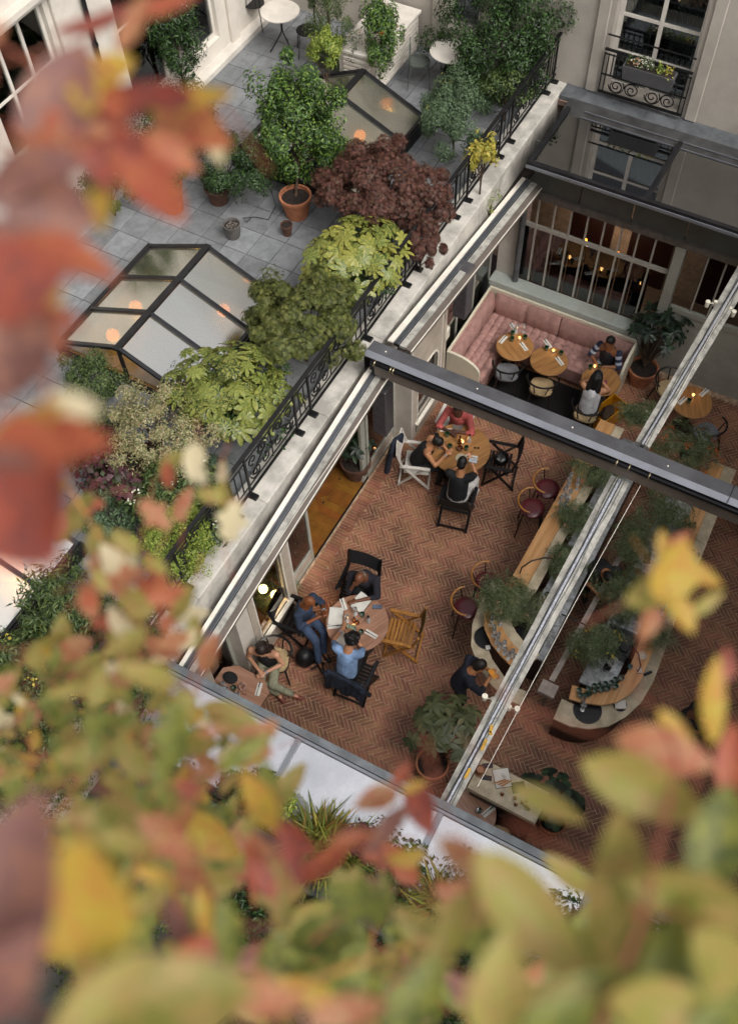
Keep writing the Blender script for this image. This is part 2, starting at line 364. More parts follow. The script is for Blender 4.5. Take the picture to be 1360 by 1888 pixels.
def window_in(parent, x0, x1, z0, z1, y, m, nx, nz, fw=0.055, g=G_clear, swap=False, label=None):
    q = MB(); bx = (lambda a, c, y0, y1, e, f_: q.box(y0, y1, a, c, e, f_)) if swap else (lambda a, c, y0, y1, e, f_: q.box(a, c, y0, y1, e, f_))
    bx(x0, x0 + fw, y, y + .06, z0, z1); bx(x1 - fw, x1, y, y + .06, z0, z1); bx(x0 + fw, x1 - fw, y, y + .06, z0, z0 + fw * 1.3); bx(x0 + fw, x1 - fw, y, y + .06, z1 - fw, z1)
    for i in range(1, nx): X = x0 + (x1 - x0) * i / nx; bx(X - fw * .45, X + fw * .45, y + .003, y + .05, z0 + fw * 1.3, z1 - fw)
    for i in range(1, nz): Z = z0 + (z1 - z0) * i / nz; bx(x0 + fw, x1 - fw, y + .006, y + .045, Z - fw * .35, Z + fw * .35)
    wd = q.build('window', m, parent, world=True, label=label)
    p = MB()
    for i in range(nx):
        for k in range(nz):
            a0 = x0 + (x1 - x0) * i / nx + .02; a1 = x0 + (x1 - x0) * (i + 1) / nx - .02; e0 = z0 + (z1 - z0) * k / nz + .02; e1 = z0 + (z1 - z0) * (k + 1) / nz - .02
            p = MB()
            if swap: p.box(y + .022, y + .028, a0, a1, e0, e1)
            else: p.box(a0, a1, y + .022, y + .028, e0, e1)
            gp = p.build('pane', g, wd, world=True)
    return wd
for (x0, x1, z0, z1), n in zip(opsL, ((3, 2), (1, 2), (3, 2), (1, 2))): window_in(lb, x0, x1, z0, z1, LW + .08, M_white, n[0], n[1])
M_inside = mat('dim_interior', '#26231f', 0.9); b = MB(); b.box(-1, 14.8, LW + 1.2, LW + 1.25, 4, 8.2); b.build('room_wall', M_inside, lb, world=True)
b = MB(); b.tube([(10.0, LW - .07, 4.15), (10.0, LW - .07, 9.5)], .035); b.tube([(10.0, LW - .07, 6.02), (10.0, LW - .07, 6.07)], .045); b.build('drain_pipe', M_dark, lb, world=True, smooth=True)

# ================================================================ back building
bb = thing('building', 'pale stone building rising behind the glazed hall with balcony window', 'building', (14.85, 2, 4.2))
BX = 14.85
opsB = [(2.74, 4.13, 4.24, 7.4), (6.44, 7.04, 4.55, 6.9), (-1.6, -0.2, 4.24, 7.4)]
b = MB(); wall_with_openings(b, -7, 10.9, 3.2, 15.8, opsB, BX, BX + .4, swap=True); b.build('wall', M_stone, bb, world=True)
for y0, y1 in ((2.47, 2.66), (4.21, 4.40), (7.12, 7.3), (6.2, 6.36), (-.12, .07)):
    b = MB(); b.bbox(BX - .05, BX - .001, y0, y1, 4.22, 15.6, .012); b.build('pilaster', M_stone, bb, world=True)
wb = window_in(bb, 2.74, 4.13, 4.24, 7.4, BX + .22, M_white, 2, 5, fw=.075, swap=True); window_in(bb, 6.44, 7.04, 4.55, 6.9, BX + .12, M_white, 1, 3, fw=.06, swap=True); window_in(bb, -1.6, -.2, 4.24, 7.4, BX + .22, M_white, 2, 5, fw=.075, swap=True)
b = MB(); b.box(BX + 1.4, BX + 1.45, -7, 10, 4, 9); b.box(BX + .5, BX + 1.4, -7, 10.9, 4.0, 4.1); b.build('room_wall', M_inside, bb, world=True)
M_curt = mat('sheer_curtain', '#6f767c', 0.9, var=0.1, scale=3)
b = MB(); n = 40
for s0, s1 in ((2.8, 3.3), (3.6, 4.0)):
    pts = [(BX + .45 + .02 * math.sin(i * 1.9), s0 + (s1 - s0) * i / n) for i in range(n + 1)]
    for p, q in zip(pts, pts[1:]): b.quad((p[0], p[1], 4.3), (q[0], q[1], 4.3), (q[0], q[1], 7.3), (p[0], p[1], 7.3))
b.build('curtain', M_curt, bb, world=True)
# wrought-iron window guard
def scroll(mb, P, turns=1.6, r0=.095, r1=.02, dirn=1, a0=0, rad=.008, seg=6, n=26, U=None, V=None):
    pts = []
    for i in range(n):
        t = i / (n - 1); r = r0 + (r1 - r0) * t; a = a0 + dirn * turns * 2 * PI * t
        pts.append(P + U * (r * math.cos(a)) + V * (r * math.sin(a)))
    mb.tube(pts, rad, seg)
gd = thing('window_guard', 'black wrought iron guard with scrolls across the window over the glass roof', 'balcony railing', (14.76, 3.43, 4.24))
b = MB()
for z, r in ((5.06, .02), (4.98, .01), (5.31, .011), (4.62, .011), (4.30, .02)): b.bar((14.76, 2.70, z), (14.76, 4.16, z), r * 2, r * 1.6)
b.build('rail', M_black, gd, world=True)
for y_ in [2.71, 2.78, 4.08, 4.15] + [2.9 + i * .0915 for i in range(13)]:
    b = MB(); z0 = 4.3 if y_ < 2.8 or y_ > 4.0 else 4.62; b.bar((14.76, y_, z0), (14.76, y_, 5.0), .018, .018, up=(1, 0, 0)); b.build('baluster', M_black, gd, world=True)
U, V = Vector((0, 1, 0)), Vector((0, 0, 1))
for cy, d in ((2.98, 1), (3.87, -1), (3.25, -1), (3.6, 1)):
    b = MB(); scroll(b, Vector((14.76, cy, 4.46)), dirn=d, U=U, V=V, r0=.13, rad=.011); scroll(b, Vector((14.76, cy, 4.46)), dirn=-d, a0=2.4, turns=.7, U=U, V=V, r0=.14, r1=.09, rad=.009); b.build('scroll', M_black, gd, world=True, smooth=True)
# zinc ledge
b = MB(); b.bbox(14.50, 14.845, -6, 4.725, 4.12, 4.2, .006); zl = b.build('zinc_ledge', M_zinc, None, world=True); tag(zl, 'zinc covered ledge along the foot of the back stone facade', 'ledge')
for i in range(13):
    q = MB(); y_ = 4.35 - i * .55; q.box(14.49, 14.84, y_ - .01, y_ + .01, 4.201, 4.212); q.build('seam', M_zinc, zl, world=True)
q = MB(); q.box(14.47, 14.84, -6, 4.72, 4.03, 4.118); q.build('stone_face', mat('pinkish_stone', '#7d675b', .8), zl, world=True)

# ================================================================ parapet between terrace and hall
pa = thing('parapet', 'long pale stone parapet carrying the iron balustrade above the hall', 'wall', (9, 4.94, 3.6))
x = -2.5; first = None
while x < 14.84:
    x1 = min(x + 1.55, 14.849); b = MB(); b.bbox(x + .0015, x1 - .0015, 4.73, 5.15, 3.45, 4.2, .012); b.build('coping_stone', M_lime, pa, world=True); x = x1
b = MB(); b.box(2.6, 14.5, 4.55, 4.728, 3.55, 3.62); gb = b.build('roof_gutter', mat('gutter_dirt', '#1d1a18', .9, var=.4, scale=10, bump=.6, col2='#3b2f27'), None, world=True); tag(gb, 'dark leaf littered gutter between the parapet and the sliding rail', 'gutter')
# facade under the terrace, down to the brick floor
# ---- balustrade
bal = thing('balustrade', 'black wrought iron balustrade with scroll panels on the stone parapet', 'railing', (9, 4.97, 4.2))
YB = 4.96
b = MB(); b.bar((2.2, YB, 5.05), (14.84, YB, 5.05), .05, .03); b.bar((2.2, YB, 4.93), (14.84, YB, 4.93), .016, .016); b.build('handrail', M_black, bal, world=True)
b = MB(); b.bar((2.2, YB, 4.30), (14.84, YB, 4.30), .03, .022); b.bar((2.2, YB, 4.42), (14.84, YB, 4.42), .014, .014); b.build('bottom_rail', M_black, bal, world=True)
pairs = [(3.44, 3.77), (4.90, 5.25), (6.39, 6.74), (7.85, 8.25), (9.42, 9.78), (11.03, 11.45), (12.6, 13.02), (14.42, 14.76)]
U = Vector((1, 0, 0))
for a, c in pairs:
    for X in (a, c):
        b = MB(); b.bar((X, YB, 4.2), (X, YB, 5.04), .028, .028, up=(0, 1, 0)); b.bbox(X - .045, X + .045, YB - .095, YB + .05, 4.201, 4.235, .006); b.build('post', M_black, bal, world=True)
    for X in (a + (c - a) * .33, a + (c - a) * .67):
        b = MB(); b.bar((X, YB, 4.43), (X, YB, 4.92), .014, .014, up=(0, 1, 0)); b.build('baluster', M_black, bal, world=True)
prev = 2.3
for a, c in pairs:
    L = a - prev
    if L > .5:
        n = 2; wv = L / n
        for i in range(n):
            cx = prev + wv * (i + .5); b = MB(); s = 1 if i % 2 == 0 else -1
            P0 = Vector((cx, YB, 4.68))
            # S-curve with spirals at both ends, mirrored pairs
            pts = []
            for k in range(22):
                t = k / 21; pts.append(P0 + U * (s * wv * .30 * math.sin((t - .5) * PI * 1.0)) + V * ((t - .5) * .36 * math.cos((t - .5) * 1.2)))
            b.tube(pts, .011, 6)
            scroll(b, P0 + U * (s * wv * .30 - s * .07) + V * .14, dirn=s, a0=0 if s > 0 else PI, U=U, V=V, r0=.115, rad=.012)
            scroll(b, P0 - U * (s * wv * .30 - s * .07) - V * .14, dirn=s, a0=PI if s > 0 else 0, U=U, V=V, r0=.115, rad=.012)
            scroll(b, P0 + U * (s * wv * .22) - V * .13, dirn=-s, a0=PI / 2, U=U, V=V, r0=.095, rad=.010, turns=1.2)
            scroll(b, P0 - U * (s * wv * .22) + V * .13, dirn=-s, a0=-PI / 2, U=U, V=V, r0=.095, rad=.010, turns=1.2)
            b.build('scroll', M_black, bal, world=True, smooth=True)
            b = MB(); X = cx + wv / 2
            if i < n - 1: b.bar((X, YB, 4.43), (X, YB, 4.92), .014, .014, up=(0, 1, 0)); b.ball((X, YB, 4.68), .025, 8); b.build('baluster', M_black, bal, world=True)
    prev = c

# ================================================================ sliding-roof rails
def strip(mb, st0, st1, th):
    """st = (L, R) points; a bar with the given thickness hanging below"""
    L0, R0 = st0; L1, R1 = st1; d = Vector((0, 0, -th))
    mb.loft([[tuple(L0), tuple(R0), tuple(R0 + d), tuple(L0 + d)], [tuple(L1), tuple(R1), tuple(R1 + d), tuple(L1 + d)]])
def rail(name, label, low, high, zs):
    r = thing(name, label, 'roof rail', at(*low[0], zs[0][0]))
    parts = (('flange', M_flange, .03, 0), ('track', M_dark, .05, -.012), ('gutter_edge', M_conc, .04, -.004), ('fascia', M_taupe, .09, -.02))
    pts0 = [at(*p, zs[0][0]) for p in low]; pts1 = [at(*p, zs[0][1]) for p in high]
    for i, (n, m, th, dz) in enumerate(parts):
        e = Vector((0, .0015, 0)); D = Vector((0, 0, dz)); q = MB(); strip(q, (pts0[i] - e + D, pts0[i + 1] + e + D), (pts1[i] - e + D, pts1[i + 1] + e + D), th); q.build(n, m, r, world=True)
        if n == 'track':
            for f_ in (.2, .5, .8):
                q = MB(); a = pts0[i].lerp(pts0[i + 1], f_) + Vector((0, 0, .004)); c = pts1[i].lerp(pts1[i + 1], f_) + Vector((0, 0, .004)); q.bar(a, c, .012, .018); q.build('track_rib', M_greyl if f_ != .5 else M_zinc, r, world=True)
        if n == 'fascia':
            q = MB(); q.bar(pts0[i + 1] + Vector((0, -.004, -.03)), pts1[i + 1] + Vector((0, -.004, -.03)), .012, .012); q.build('trim', M_flange, r, world=True)
    return r
rail('roof_rail', 'lower left sliding roof rail with bright flange and dark track', [(326, 1231), (334.5, 1233), (346, 1238), (356, 1244), (367, 1248)], [(686, 664), (695, 668), (704, 672), (714, 677), (722, 681)], [(3.8, 4.36)])
rail('roof_rail', 'upper left sliding roof rail running from the ridge to the back wall', [(714, 627), (725, 631), (736, 636), (747, 641), (757, 646)], [(962, 326), (969, 329), (979, 334), (990, 339), (998, 344)], [(4.36, 3.62)])
# middle rail
def midrail(label, low, high, z0, z1):
    r = thing('roof_rail', label, 'roof rail', at(*low[0], z0))
    A0, B0 = at(*low[0], z0), at(*low[1], z0); A1, B1 = at(*high[0], z1), at(*high[1], z1)
    def seg(f0, f1, dz0, dz1, th, n, m):
        q = MB(); a0, a1, c0, c1 = A0.lerp(B0, f0), A0.lerp(B0, f1), A1.lerp(B1, f0), A1.lerp(B1, f1)
        a0.z += dz0; c0.z += dz0; a1.z += dz1; c1.z += dz1; d = Vector((0, 0, -th))
        q.loft([[tuple(a0), tuple(a1), tuple(a1 + d), tuple(a0 + d)], [tuple(c0), tuple(c1), tuple(c1 + d), tuple(c0 + d)]]); return q.build(n, m, r, world=True)
    seg(0, .36, -.02, .0, .05, 'side_cover', M_conc); seg(.64, 1, 0, -.03, .035, 'side_cover', M_conc); seg(.365, .635, -.035, -.035, .06, 'channel', M_zinc)
    seg(.44, .56, -.012, -.012, .02, 'lighting_strip', mat('printed_silver_tape', '#d2d4dc', .35, metal=.3, var=.3, scale=60, col2='#8b8d96'))
    for k in range(2):
        q = MB(); pts = []
        for i in range(46):
            t = i / 45; f0 = .5 + (.24 if k else -.16) + .07 * math.sin(t * (15 + 8 * k) + k * 2) * math.sin(t * 5 + k) ; p = A0.lerp(A1, t).lerp(B0.lerp(B1, t), f0); p.z += .008; pts.append(p)
        q.tube(pts, .0035, 5); q.build('cable', M_zinc if k else M_dark, r, world=True)
    return r, (A0, B0, A1, B1)
r1, Q1 = midrail('lower middle roof rail with silver tape, loose cables and yellow tape scraps', [(810, 1474), (838, 1487)], [(1127, 874), (1160, 889)], 3.8, 4.36)
r2, Q2 = midrail('upper middle roof rail running over the right hand table', [(1171, 812), (1197, 823)], [(1372, 468), (1404, 480)], 4.36, 3.68)
M_ytape = mat('yellow_tape', '#b98f35', .5)
for (x0, y0), (x1, y1) in (((906, 1338), (903, 1352)), ((896, 1364), (887, 1385)), ((866, 1418), (857, 1436)), ((901, 1350), (906, 1356))):
    q = MB(); a, c = at(x0, y0, 3.93), at(x1, y1, 3.93); a.z += .02; c.z += .02; q.bar(a, c, .035, .006); q.build('tape_scrap', M_ytape, r1, world=True)
# ridge beam across the hall
rb = thing('ridge_beam', 'wide dark grey steel ridge beam crossing the whole open roof', 'beam', (7.75, 4.6, 4.3))
def along_y(prof, y0, y1, n, m, close=True):
    q = MB(); q.loft([[(x, y0, z) for x, z in prof], [(x, y1, z) for x, z in prof]]); return q.build(n, m, rb, world=True)
Y0, Y1 = 4.60, -3.6
along_y([(7.90, 4.66), (7.86, 4.74), (7.84, 4.735), (7.88, 4.66)], Y0, Y1, 'rear_cover', M_dark)
along_y([(7.855, 4.745), (7.66, 4.765), (7.66, 4.755), (7.84, 4.735)], Y0, Y1, 'top_cover', M_grey)
along_y([(7.657, 4.766), (7.575, 4.735), (7.575, 4.725), (7.657, 4.753)], Y0, Y1, 'front_cover', M_greyl)
along_y([(7.90, 4.658), (7.88, 4.658), (7.88, 4.36), (7.90, 4.36)], Y0, Y1, 'rear_web', M_dark)
along_y([(7.70, 4.70), (7.68, 4.70), (7.68, 4.34), (7.70, 4.34)], Y0 - .02, Y1, 'inner_web', M_black)
along_y([(7.575, 4.655), (7.56, 4.655), (7.56, 4.44), (7.575, 4.44)], Y0 - .16, Y1, 'lower_fascia', M_taupe)
q = MB(); q.add([(7.575, Y0 + .001, 4.73), (7.66, Y0 + .001, 4.76), (7.86, Y0 + .001, 4.74), (7.9, Y0 + .001, 4.36), (7.575, Y0 + .001, 4.36)], [(0, 1, 2, 3, 4)]); q.build('dark_open_end', M_black, rb, world=True)  # flat black sheet stands for the dark inside of the open end
q = MB(); q.tube([(7.55, Y0 - .12, 4.685), (7.55, Y1, 4.685)], .033, 14); q.build('roller_tube', mat('black_tube', '#1b1b1e', .28, metal=.6), rb, world=True, smooth=True)
M_brass = mat('dull_brass', '#9a8f74', .35, metal=.8)
for y_ in (4.42, 4.18, 4.14, 1.02, .86, .6, -1.2):
    q = MB(); q.lathe([(.044, -.008), (.048, 0), (.044, .008)], 16, Matrix.Translation((7.55, y_, 4.685)) @ Matrix.Rotation(PI / 2, 4, 'X')); q.build('ring', M_brass, rb, world=True, smooth=True)
for y_ in (4.36, 3.02, 1.7, .45, -.9):
    q = MB(); q.ball((7.74, y_, 4.762), (.012, .012, .008), 8); q.build('bolt', M_flange, rb, world=True, smooth=True)
for y_ in (-.35,):
    q = MB(); q.box(7.573, 7.86, y_ - .004, y_ + .004, 4.745, 4.769); q.build('joint', M_dark, rb, world=True)
# cables stretched along the rails
for a, c, lab in (((4.18, 7.55), None, ''),):
    pass
q = MB(); q.tube([at(722, 688, 4.5), at(664, 775, 4.35), at(560, 925, 4.1), at(395, 1180, 3.8)], .004, 5); tag(q.build('cable', M_flange, None, world=True), 'thin pale cable stretched beside the lower left roof rail', 'cable')
q = MB(); q.tube([at(1180, 895, 4.45), at(1060, 1110, 4.2), at(880, 1450, 3.85)], .004, 5); tag(q.build('cable', M_flange, None, world=True), 'thin pale cable stretched beside the lower middle roof rail', 'cable')
q = MB(); q.tube([at(1360, 520, 3.9), at(1212, 800, 4.5)], .004, 5); tag(q.build('cable', M_flange, None, world=True), 'thin pale cable stretched beside the upper middle roof rail', 'cable')

# ================================================================ glazed roof strip at the back
gr = thing('glass_roof', 'fixed glass roof strip in dark frame below the back facade', 'glass roof', (13.3, 2, 4.2))
q = MB(); q.bar((12.57, 4.45, 4.3), (12.57, -5, 4.3), .075, .09); q.build('front_frame', M_dark, gr, world=True)
q = MB(); q.bar((12.52, 4.45, 4.27), (12.52, -5, 4.27), .02, .05); q.build('front_trim', M_greyl, gr, world=True)
q = MB(); q.box(13.95, 14.44, -5, 4.5, 4.0, 4.25); q.build('back_frame', M_greyd, gr, world=True)
for x_ in (14.01, 14.17): 
    q = MB(); q.bar((x_, 4.15, 4.275), (x_, -5, 4.275), .014, .02); q.build('trim', M_greyl, gr, world=True)
for y_ in (4.42, 2.50, .55, -1.4, -3.3):
    q = MB(); q.bar((12.6, y_, 4.30), (14.1, y_ - .02, 4.30), .07, .08); gm = q.build('mullion', M_dark, gr, world=True)
ys_ = [4.38, 2.54, 2.46, .59, .51, -1.36, -1.44, -3.26]
for i in range(0, 8, 2):
    q = MB(); q.box(12.61, 13.95, ys_[i + 1], ys_[i], 4.285, 4.293); q.build('pane', G_roof, gr, world=True)

# ================================================================ back wall of the hall: steel-framed glazing
gw = thing('glazed_wall', 'tall steel framed glazed wall behind the pink banquette', 'glazed wall', (13.35, 2, 0))
M_frame = mat('pale_grey_frame', '#b4b0a6', .55, var=.05, scale=5)
for i in range(16):
    y_ = 4.41 - i * .302
    if 1.68 < y_ < 2.1: continue
    zb = 1.06 if y_ > 2 else 1.69
    q = MB(); q.bar((13.34, y_, zb), (13.34, y_, 3.12), .03, .03, up=(0, 1, 0)); q.build('mullion', M_frame, gw, world=True)
q = MB(); q.box(13.315, 13.37, 1.95, 4.66, 2.35, 2.42); q.build('transom', M_frame, gw, world=True)
q = MB(); q.box(13.20, 13.36, -4, 4.95, 3.10, 3.22); q.build('header', mat('header_paint', '#6b645e', .6), gw, world=True)
q = MB(); q.bbox(13.22, 13.40, 1.76, 1.94, 0, 3.10, .01); q.build('pillar', M_sage, gw, world=True)
q = MB(); q.box(13.30, 13.38, -4, 1.75, 1.60, 1.70); q.box(13.34, 13.42, -4, 1.75, 0, 1.60); q.build('low_wall', M_sage, gw, world=True)
for a, c in ((1.99, 4.62), ):
    for i in range(9):
        ya = 4.63 - i * .302; yb = ya - .285
        if yb < 1.95: break
        q = MB(); q.box(13.338, 13.343, yb, ya, 1.06, 2.34); q.build('pane', G_clear, gw, world=True)
for i in range(12):
    ya = 4.6 - i * .92; q = MB(); q.box(13.25, 13.27, ya - .9, ya, 3.23, 4.2); q.build('clerestory_panel', mat('grey_opal_panel', '#575a56', .3, var=.08, scale=2), gw, world=True)
q = MB(); q.bbox(13.3, 13.6, 4.70, 5.06, 0, 3.1, .01); q.build('pier', M_cream, gw, world=True)
q = MB(); q.tube([(13.22, 4.62, 1.06), (13.22, 4.62, 3.10)], .055, 14); q.build('drain_pipe', M_zinc, gw, world=True, smooth=True)
q = MB(); q.bbox(13.03, 13.33, 2.0, 5.08, .93, 1.05, .012); q.box(13.10, 13.32, 2.02, 5.08, 0, .928); q.build('sill', mat('sage_sill', '#a7aea8', .5, var=.04), gw, world=True)
q = MB()
for i in range(14): q.box(13.08, 13.28, 2.62 + i * .05, 2.65 + i * .05, 1.0505, 1.056)
q.build('vent', M_sage, gw, world=True)
# the room behind it
rm = thing('back_room', 'dim room with dark arched doorways seen through the steel glazing', 'room', (14, 2, 0))
q = MB(); q.box(13.45, 17.0, -4, 5.2, -.02, 0.0); q.build('room_floor', mat('room_floor', '#7d6a58', .5, var=.05), rm, world=True)
q = MB(); q.box(13.75, 14.35, -4, 5.1, .001, .012); q.build('runner', mat('brown_runner', '#4a2a18', .8), rm, world=True)
q = MB(); q.box(15.3, 15.4, -4, 5.2, 0, 3.3); q.build('wall', mat('warm_plaster', '#a08a74', .8), rm, world=True)
for cy in (3.9, 2.7, 1.2, -.2, -1.6):
    q = MB(); pts = [(15.29, cy + .42 * math.cos(t), 1.9 + .42 * math.sin(t)) for t in [PI * i / 12 for i in range(13)]]; n = len(pts)
    q.loft([[(15.27, cy + .42, .05)] + [(15.27, p[1], p[2]) for p in pts] + [(15.27, cy - .42, .05)], [(15.299, cy + .42, .05)] + [(15.299, p[1], p[2]) for p in pts] + [(15.299, cy - .42, .05)]]); q.build('doorway', mat('dark_mahogany', '#2a0f0a', .4), rm, world=True)

# ================================================================ left facade of the hall (under the terrace)
lf = thing('hall_facade', 'cream shopfront wall with arched windows and an open doorway under the terrace', 'facade', (7, 5.25, 0))
FY = 5.26
M_joint = mat('cream_joinery', '#b5aa9c', .55, var=.06, scale=4, bump=.04)
q = MB(); q.box(1.2, 14.4, FY - .04, FY + .1, 2.6, 3.72); q.build('lintel', M_joint, lf, world=True)
def arched_panel(x0, x1, y, z1, ox0, ox1, oz0, oz1, lab=None):
    """panel with a rounded opening; the opening gets a raised frame and a pane"""
    def rr(a0, a1, b0, b1, r, n=6):
        out = []
        for cx, cz, s in ((a1 - r, b1 - r, 0), (a0 + r, b1 - r, 1), (a0 + r, b0 + .02, 2), (a1 - r, b0 + .02, 3)):
            rad = r if s < 2 else .02; cxx = cx if s < 2 else (a0 + .02 if s == 2 else a1 - .02)
            for i in range(n + 1):
                t = PI / 2 * (s + i / n); out.append((cxx + rad * math.cos(t), cz + rad * math.sin(t)))
        return out
    inner = rr(ox0, ox1, oz0, oz1, .22); k = len(inner); c = ((ox0 + ox1) / 2, (oz0 + oz1) / 2); outer = []
    for px_, pz_ in inner:
        dx, dz = px_ - c[0], pz_ - c[1]; t = min((((x1 if dx > 0 else x0) - c[0]) / dx) if abs(dx) > 1e-6 else 1e9, (((z1 if dz > 0 else 0) - c[1]) / dz) if abs(dz) > 1e-6 else 1e9)
        outer.append((c[0] + dx * t, c[1] + dz * t))
    # exact corners
    for cxn, czn in ((x0, 0), (x1, 0), (x0, z1), (x1, z1)):
        j = min(range(k), key=lambda i: (outer[i][0] - cxn) ** 2 + (outer[i][1] - czn) ** 2); outer[j] = (cxn, czn)
    q = MB(); R_ = lambda pts, yy: [(p[0], yy, p[1]) for p in pts]
    q.loft([R_(outer, y + .08), R_(outer, y), R_(inner, y), R_(inner, y + .08)], cap=False)
    p = q.build('arched_panel', M_joint, lf, world=True)
    q = MB(); i2 = [(c[0] + (a - c[0]) * 1.07, c[1] + (e - c[1]) * 1.05) for a, e in inner]
    q.loft([R_(i2, y - .001), R_(i2, y - .02), R_(inner, y - .02), R_(inner, y + .02)], cap=False); q.build('moulding', M_flange, p, world=True)
    q = MB(); q.add(R_(inner, y + .05), [tuple(range(k))]); q.build('pane', G_clear, p, world=True)
    q = MB(); q.bar((ox0 - .08, y - .03, oz0 - .04), (ox1 + .08, y - .03, oz0 - .04), .06, .04); q.build('sill', M_flange, p, world=True)
    return p
arched_panel(4.70, 5.80, 5.02, 2.6, 4.84, 5.60, .62, 2.3)
arched_panel(9.68, 10.72, 4.93, 2.6, 9.84, 10.58, .46, 1.7)
arched_panel(3.02, 3.75, 5.10, 2.6, 3.14, 3.62, .52, 1.62)
for bx in ((5.803, 5.85, 5.02, 5.25), (4.40, 4.697, 5.03, 5.36), (9.63, 9.678, 4.93, 5.27), (10.722, 10.78, 4.93, 5.2)):
    q = MB(); q.box(*bx, 0, 2.6); q.build('reveal', M_cream, lf, world=True)
def glass_door(x0, x1, y, name, kick=.36, rz=None):
    q = MB(); fw = .065
    q.box(x0, x0 + fw, y, y + .05, 0, 2.5); q.box(x1 - fw, x1, y, y + .05, 0, 2.5); q.box(x0 + fw, x1 - fw, y, y + .05, 2.44, 2.5); q.box(x0 + fw, x1 - fw, y, y + .05, 0, .07); q.box(x0 + fw, x1 - fw, y, y + .05, kick - .05, kick)
    p = q.build(name, M_sage, lf, world=True)
    q = MB(); q.box(x0 + fw, x1 - fw, y + .012, y + .035, .07, kick - .05); q.box(x0 + fw + .04, x1 - fw - .04, y + .004, y + .012, .11, kick - .09); q.build('kick_panel', M_joint, p, world=True)
    q = MB(); q.box(x0 + fw, x1 - fw, y + .02, y + .026, kick, 2.44); q.build('pane', G_clear, p, world=True)
    return p
glass_door(5.87, 6.73, FY, 'glass_door'); glass_door(8.62, 9.63, FY, 'glass_door')
glass_door(3.76, 4.40, FY, 'glass_door', kick=.3)
q = MB(); q.box(8.47, 8.60, FY + .02, FY + .07, 0, 2.5); q.build('door_edge', M_sage, lf, world=True)
q = MB(); q.bar((6.75, FY, .003), (8.6, FY, .003), .03, .012); q.build('threshold', M_black, lf, world=True)
q = MB(); q.box(9.79, 9.85, 4.918, 4.929, .17, .28); po = q.build('socket_plate', M_black, lf, world=True)
for z_ in (.20, .25):
    q = MB(); q.lathe([(.014, 0), (.014, .004)], 10, Matrix.Translation((9.82, 4.917, z_)) @ Matrix.Rotation(PI / 2, 4, 'X')); q.build('socket', M_flange, po, world=True)
# glass screen beside the banquette
for x_ in (11.05, 11.75, 12.45, 13.15):
    q = MB(); q.bar((x_, 5.14, 0), (x_, 5.14, 3.1), .04, .05, up=(0, 1, 0)); q.build('screen_post', M_sage, lf, world=True)
for x_ in (11.07, 11.77, 12.47):
    q = MB(); q.box(x_ + .005, x_ + .655, 5.135, 5.141, .55, 3.0); q.build('pane', G_clear, lf, world=True)
q = MB(); q.box(11.05, 13.15, 5.12, 5.165, .45, .55); q.box(11.07, 13.13, 5.13, 5.155, .05, .45); q.build('screen_base', M_sage, lf, world=True)
q = MB(); q.bbox(10.78, 10.86, 4.9, 5.2, 0, 2.6, .01); q.bbox(10.97, 11.03, 5.0, 5.2, 0, 2.6, .01); q.build('jamb', M_joint, lf, world=True)
# room walls under the terrace
q = MB(); q.box(0.2, 14.8, 9.2, 9.3, 0, 3.72); q.box(10.9, 10.95, 5.4, 9.2, 0, 3.72); q.build('inner_wall', mat('olive_wall', '#9a947c', .8, var=.04), lf, world=True)
# hanging grey loudspeaker boxes below the rail
for i, (x_, lab) in enumerate(((7.72, 'grey metal box hanging under the left rail just before the ridge beam'), (10.3, 'grey metal box hanging under the left rail above the pink banquette'))):
    q = MB(); q.bbox(x_ - .12, x_ + .12, 4.30, 4.52, 3.05, 4.05, .012); tag(q.build('hanging_box', mat('anthracite_paint', '#48464a', .5), None, world=True), lab, 'metal box', 'grey boxes under the left rail')

# ================================================================ lower glass roof (near end)
gl = thing('glass_roof', 'near glass roof strip reflecting the white sky in a grey frame', 'glass roof', (2.8, 1, 4.0))
def fx(y): return 2.93 - .0333 * (y - 1.0) * 0.9
ZG = 4.2
q = MB(); q.bar((2.83, 4.60, ZG), (2.99, -4.2, ZG), .085, .09); q.build('top_frame', M_zinc, gl, world=True)
q = MB(); q.bar((2.76, 4.52, ZG + .012), (2.92, -4.2, ZG + .012), .03, .08); q.build('inner_frame', M_greyl, gl, world=True)
q = MB(); q.bar((2.80, 4.62, ZG - .01), (1.85, 4.62, ZG - .16), .10, .09); q.build('side_frame', M_dark, gl, world=True)
ym = [4.55, 2.76, 1.02, -.66, -2.4, -4.2]
for y_ in ym[1:]:
    dx = (4.6 - y_) * .018; q = MB(); q.bar((2.76 + dx, y_, ZG), (1.9 + dx, y_, ZG - .16), .06, .06); q.build('mullion', M_greyl, gl, world=True)
for a, c in zip(ym, ym[1:]):
    da, dc = (4.6 - a) * .018, (4.6 - c) * .018; q = MB()
    q.loft([[(2.74 + da, a - .035, ZG), (2.74 + dc, c + .035, ZG), (1.88 + dc, c + .035, ZG - .16), (1.88 + da, a - .035, ZG - .16)], [(2.74 + da, a - .035, ZG - .008), (2.74 + dc, c + .035, ZG - .008), (1.88 + dc, c + .035, ZG - .168), (1.88 + da, a - .035, ZG - .168)]]); q.build('pane', G_mirror, gl, world=True)
q = MB(); q.bar((1.85, 4.7, ZG - .17), (2.01, -4.2, ZG - .17), .09, .10); q.build('eaves_bar', M_dark, gl, world=True)
for y_ in [4.2 - i * .55 for i in range(14)]:
    q = MB(); q.bar((1.97 + (4.6 - y_) * .018, y_, ZG - .10), (1.77 + (4.6 - y_) * .018, y_, ZG - .12), .035, .02); q.build('bracket', M_greyl, gl, world=True)
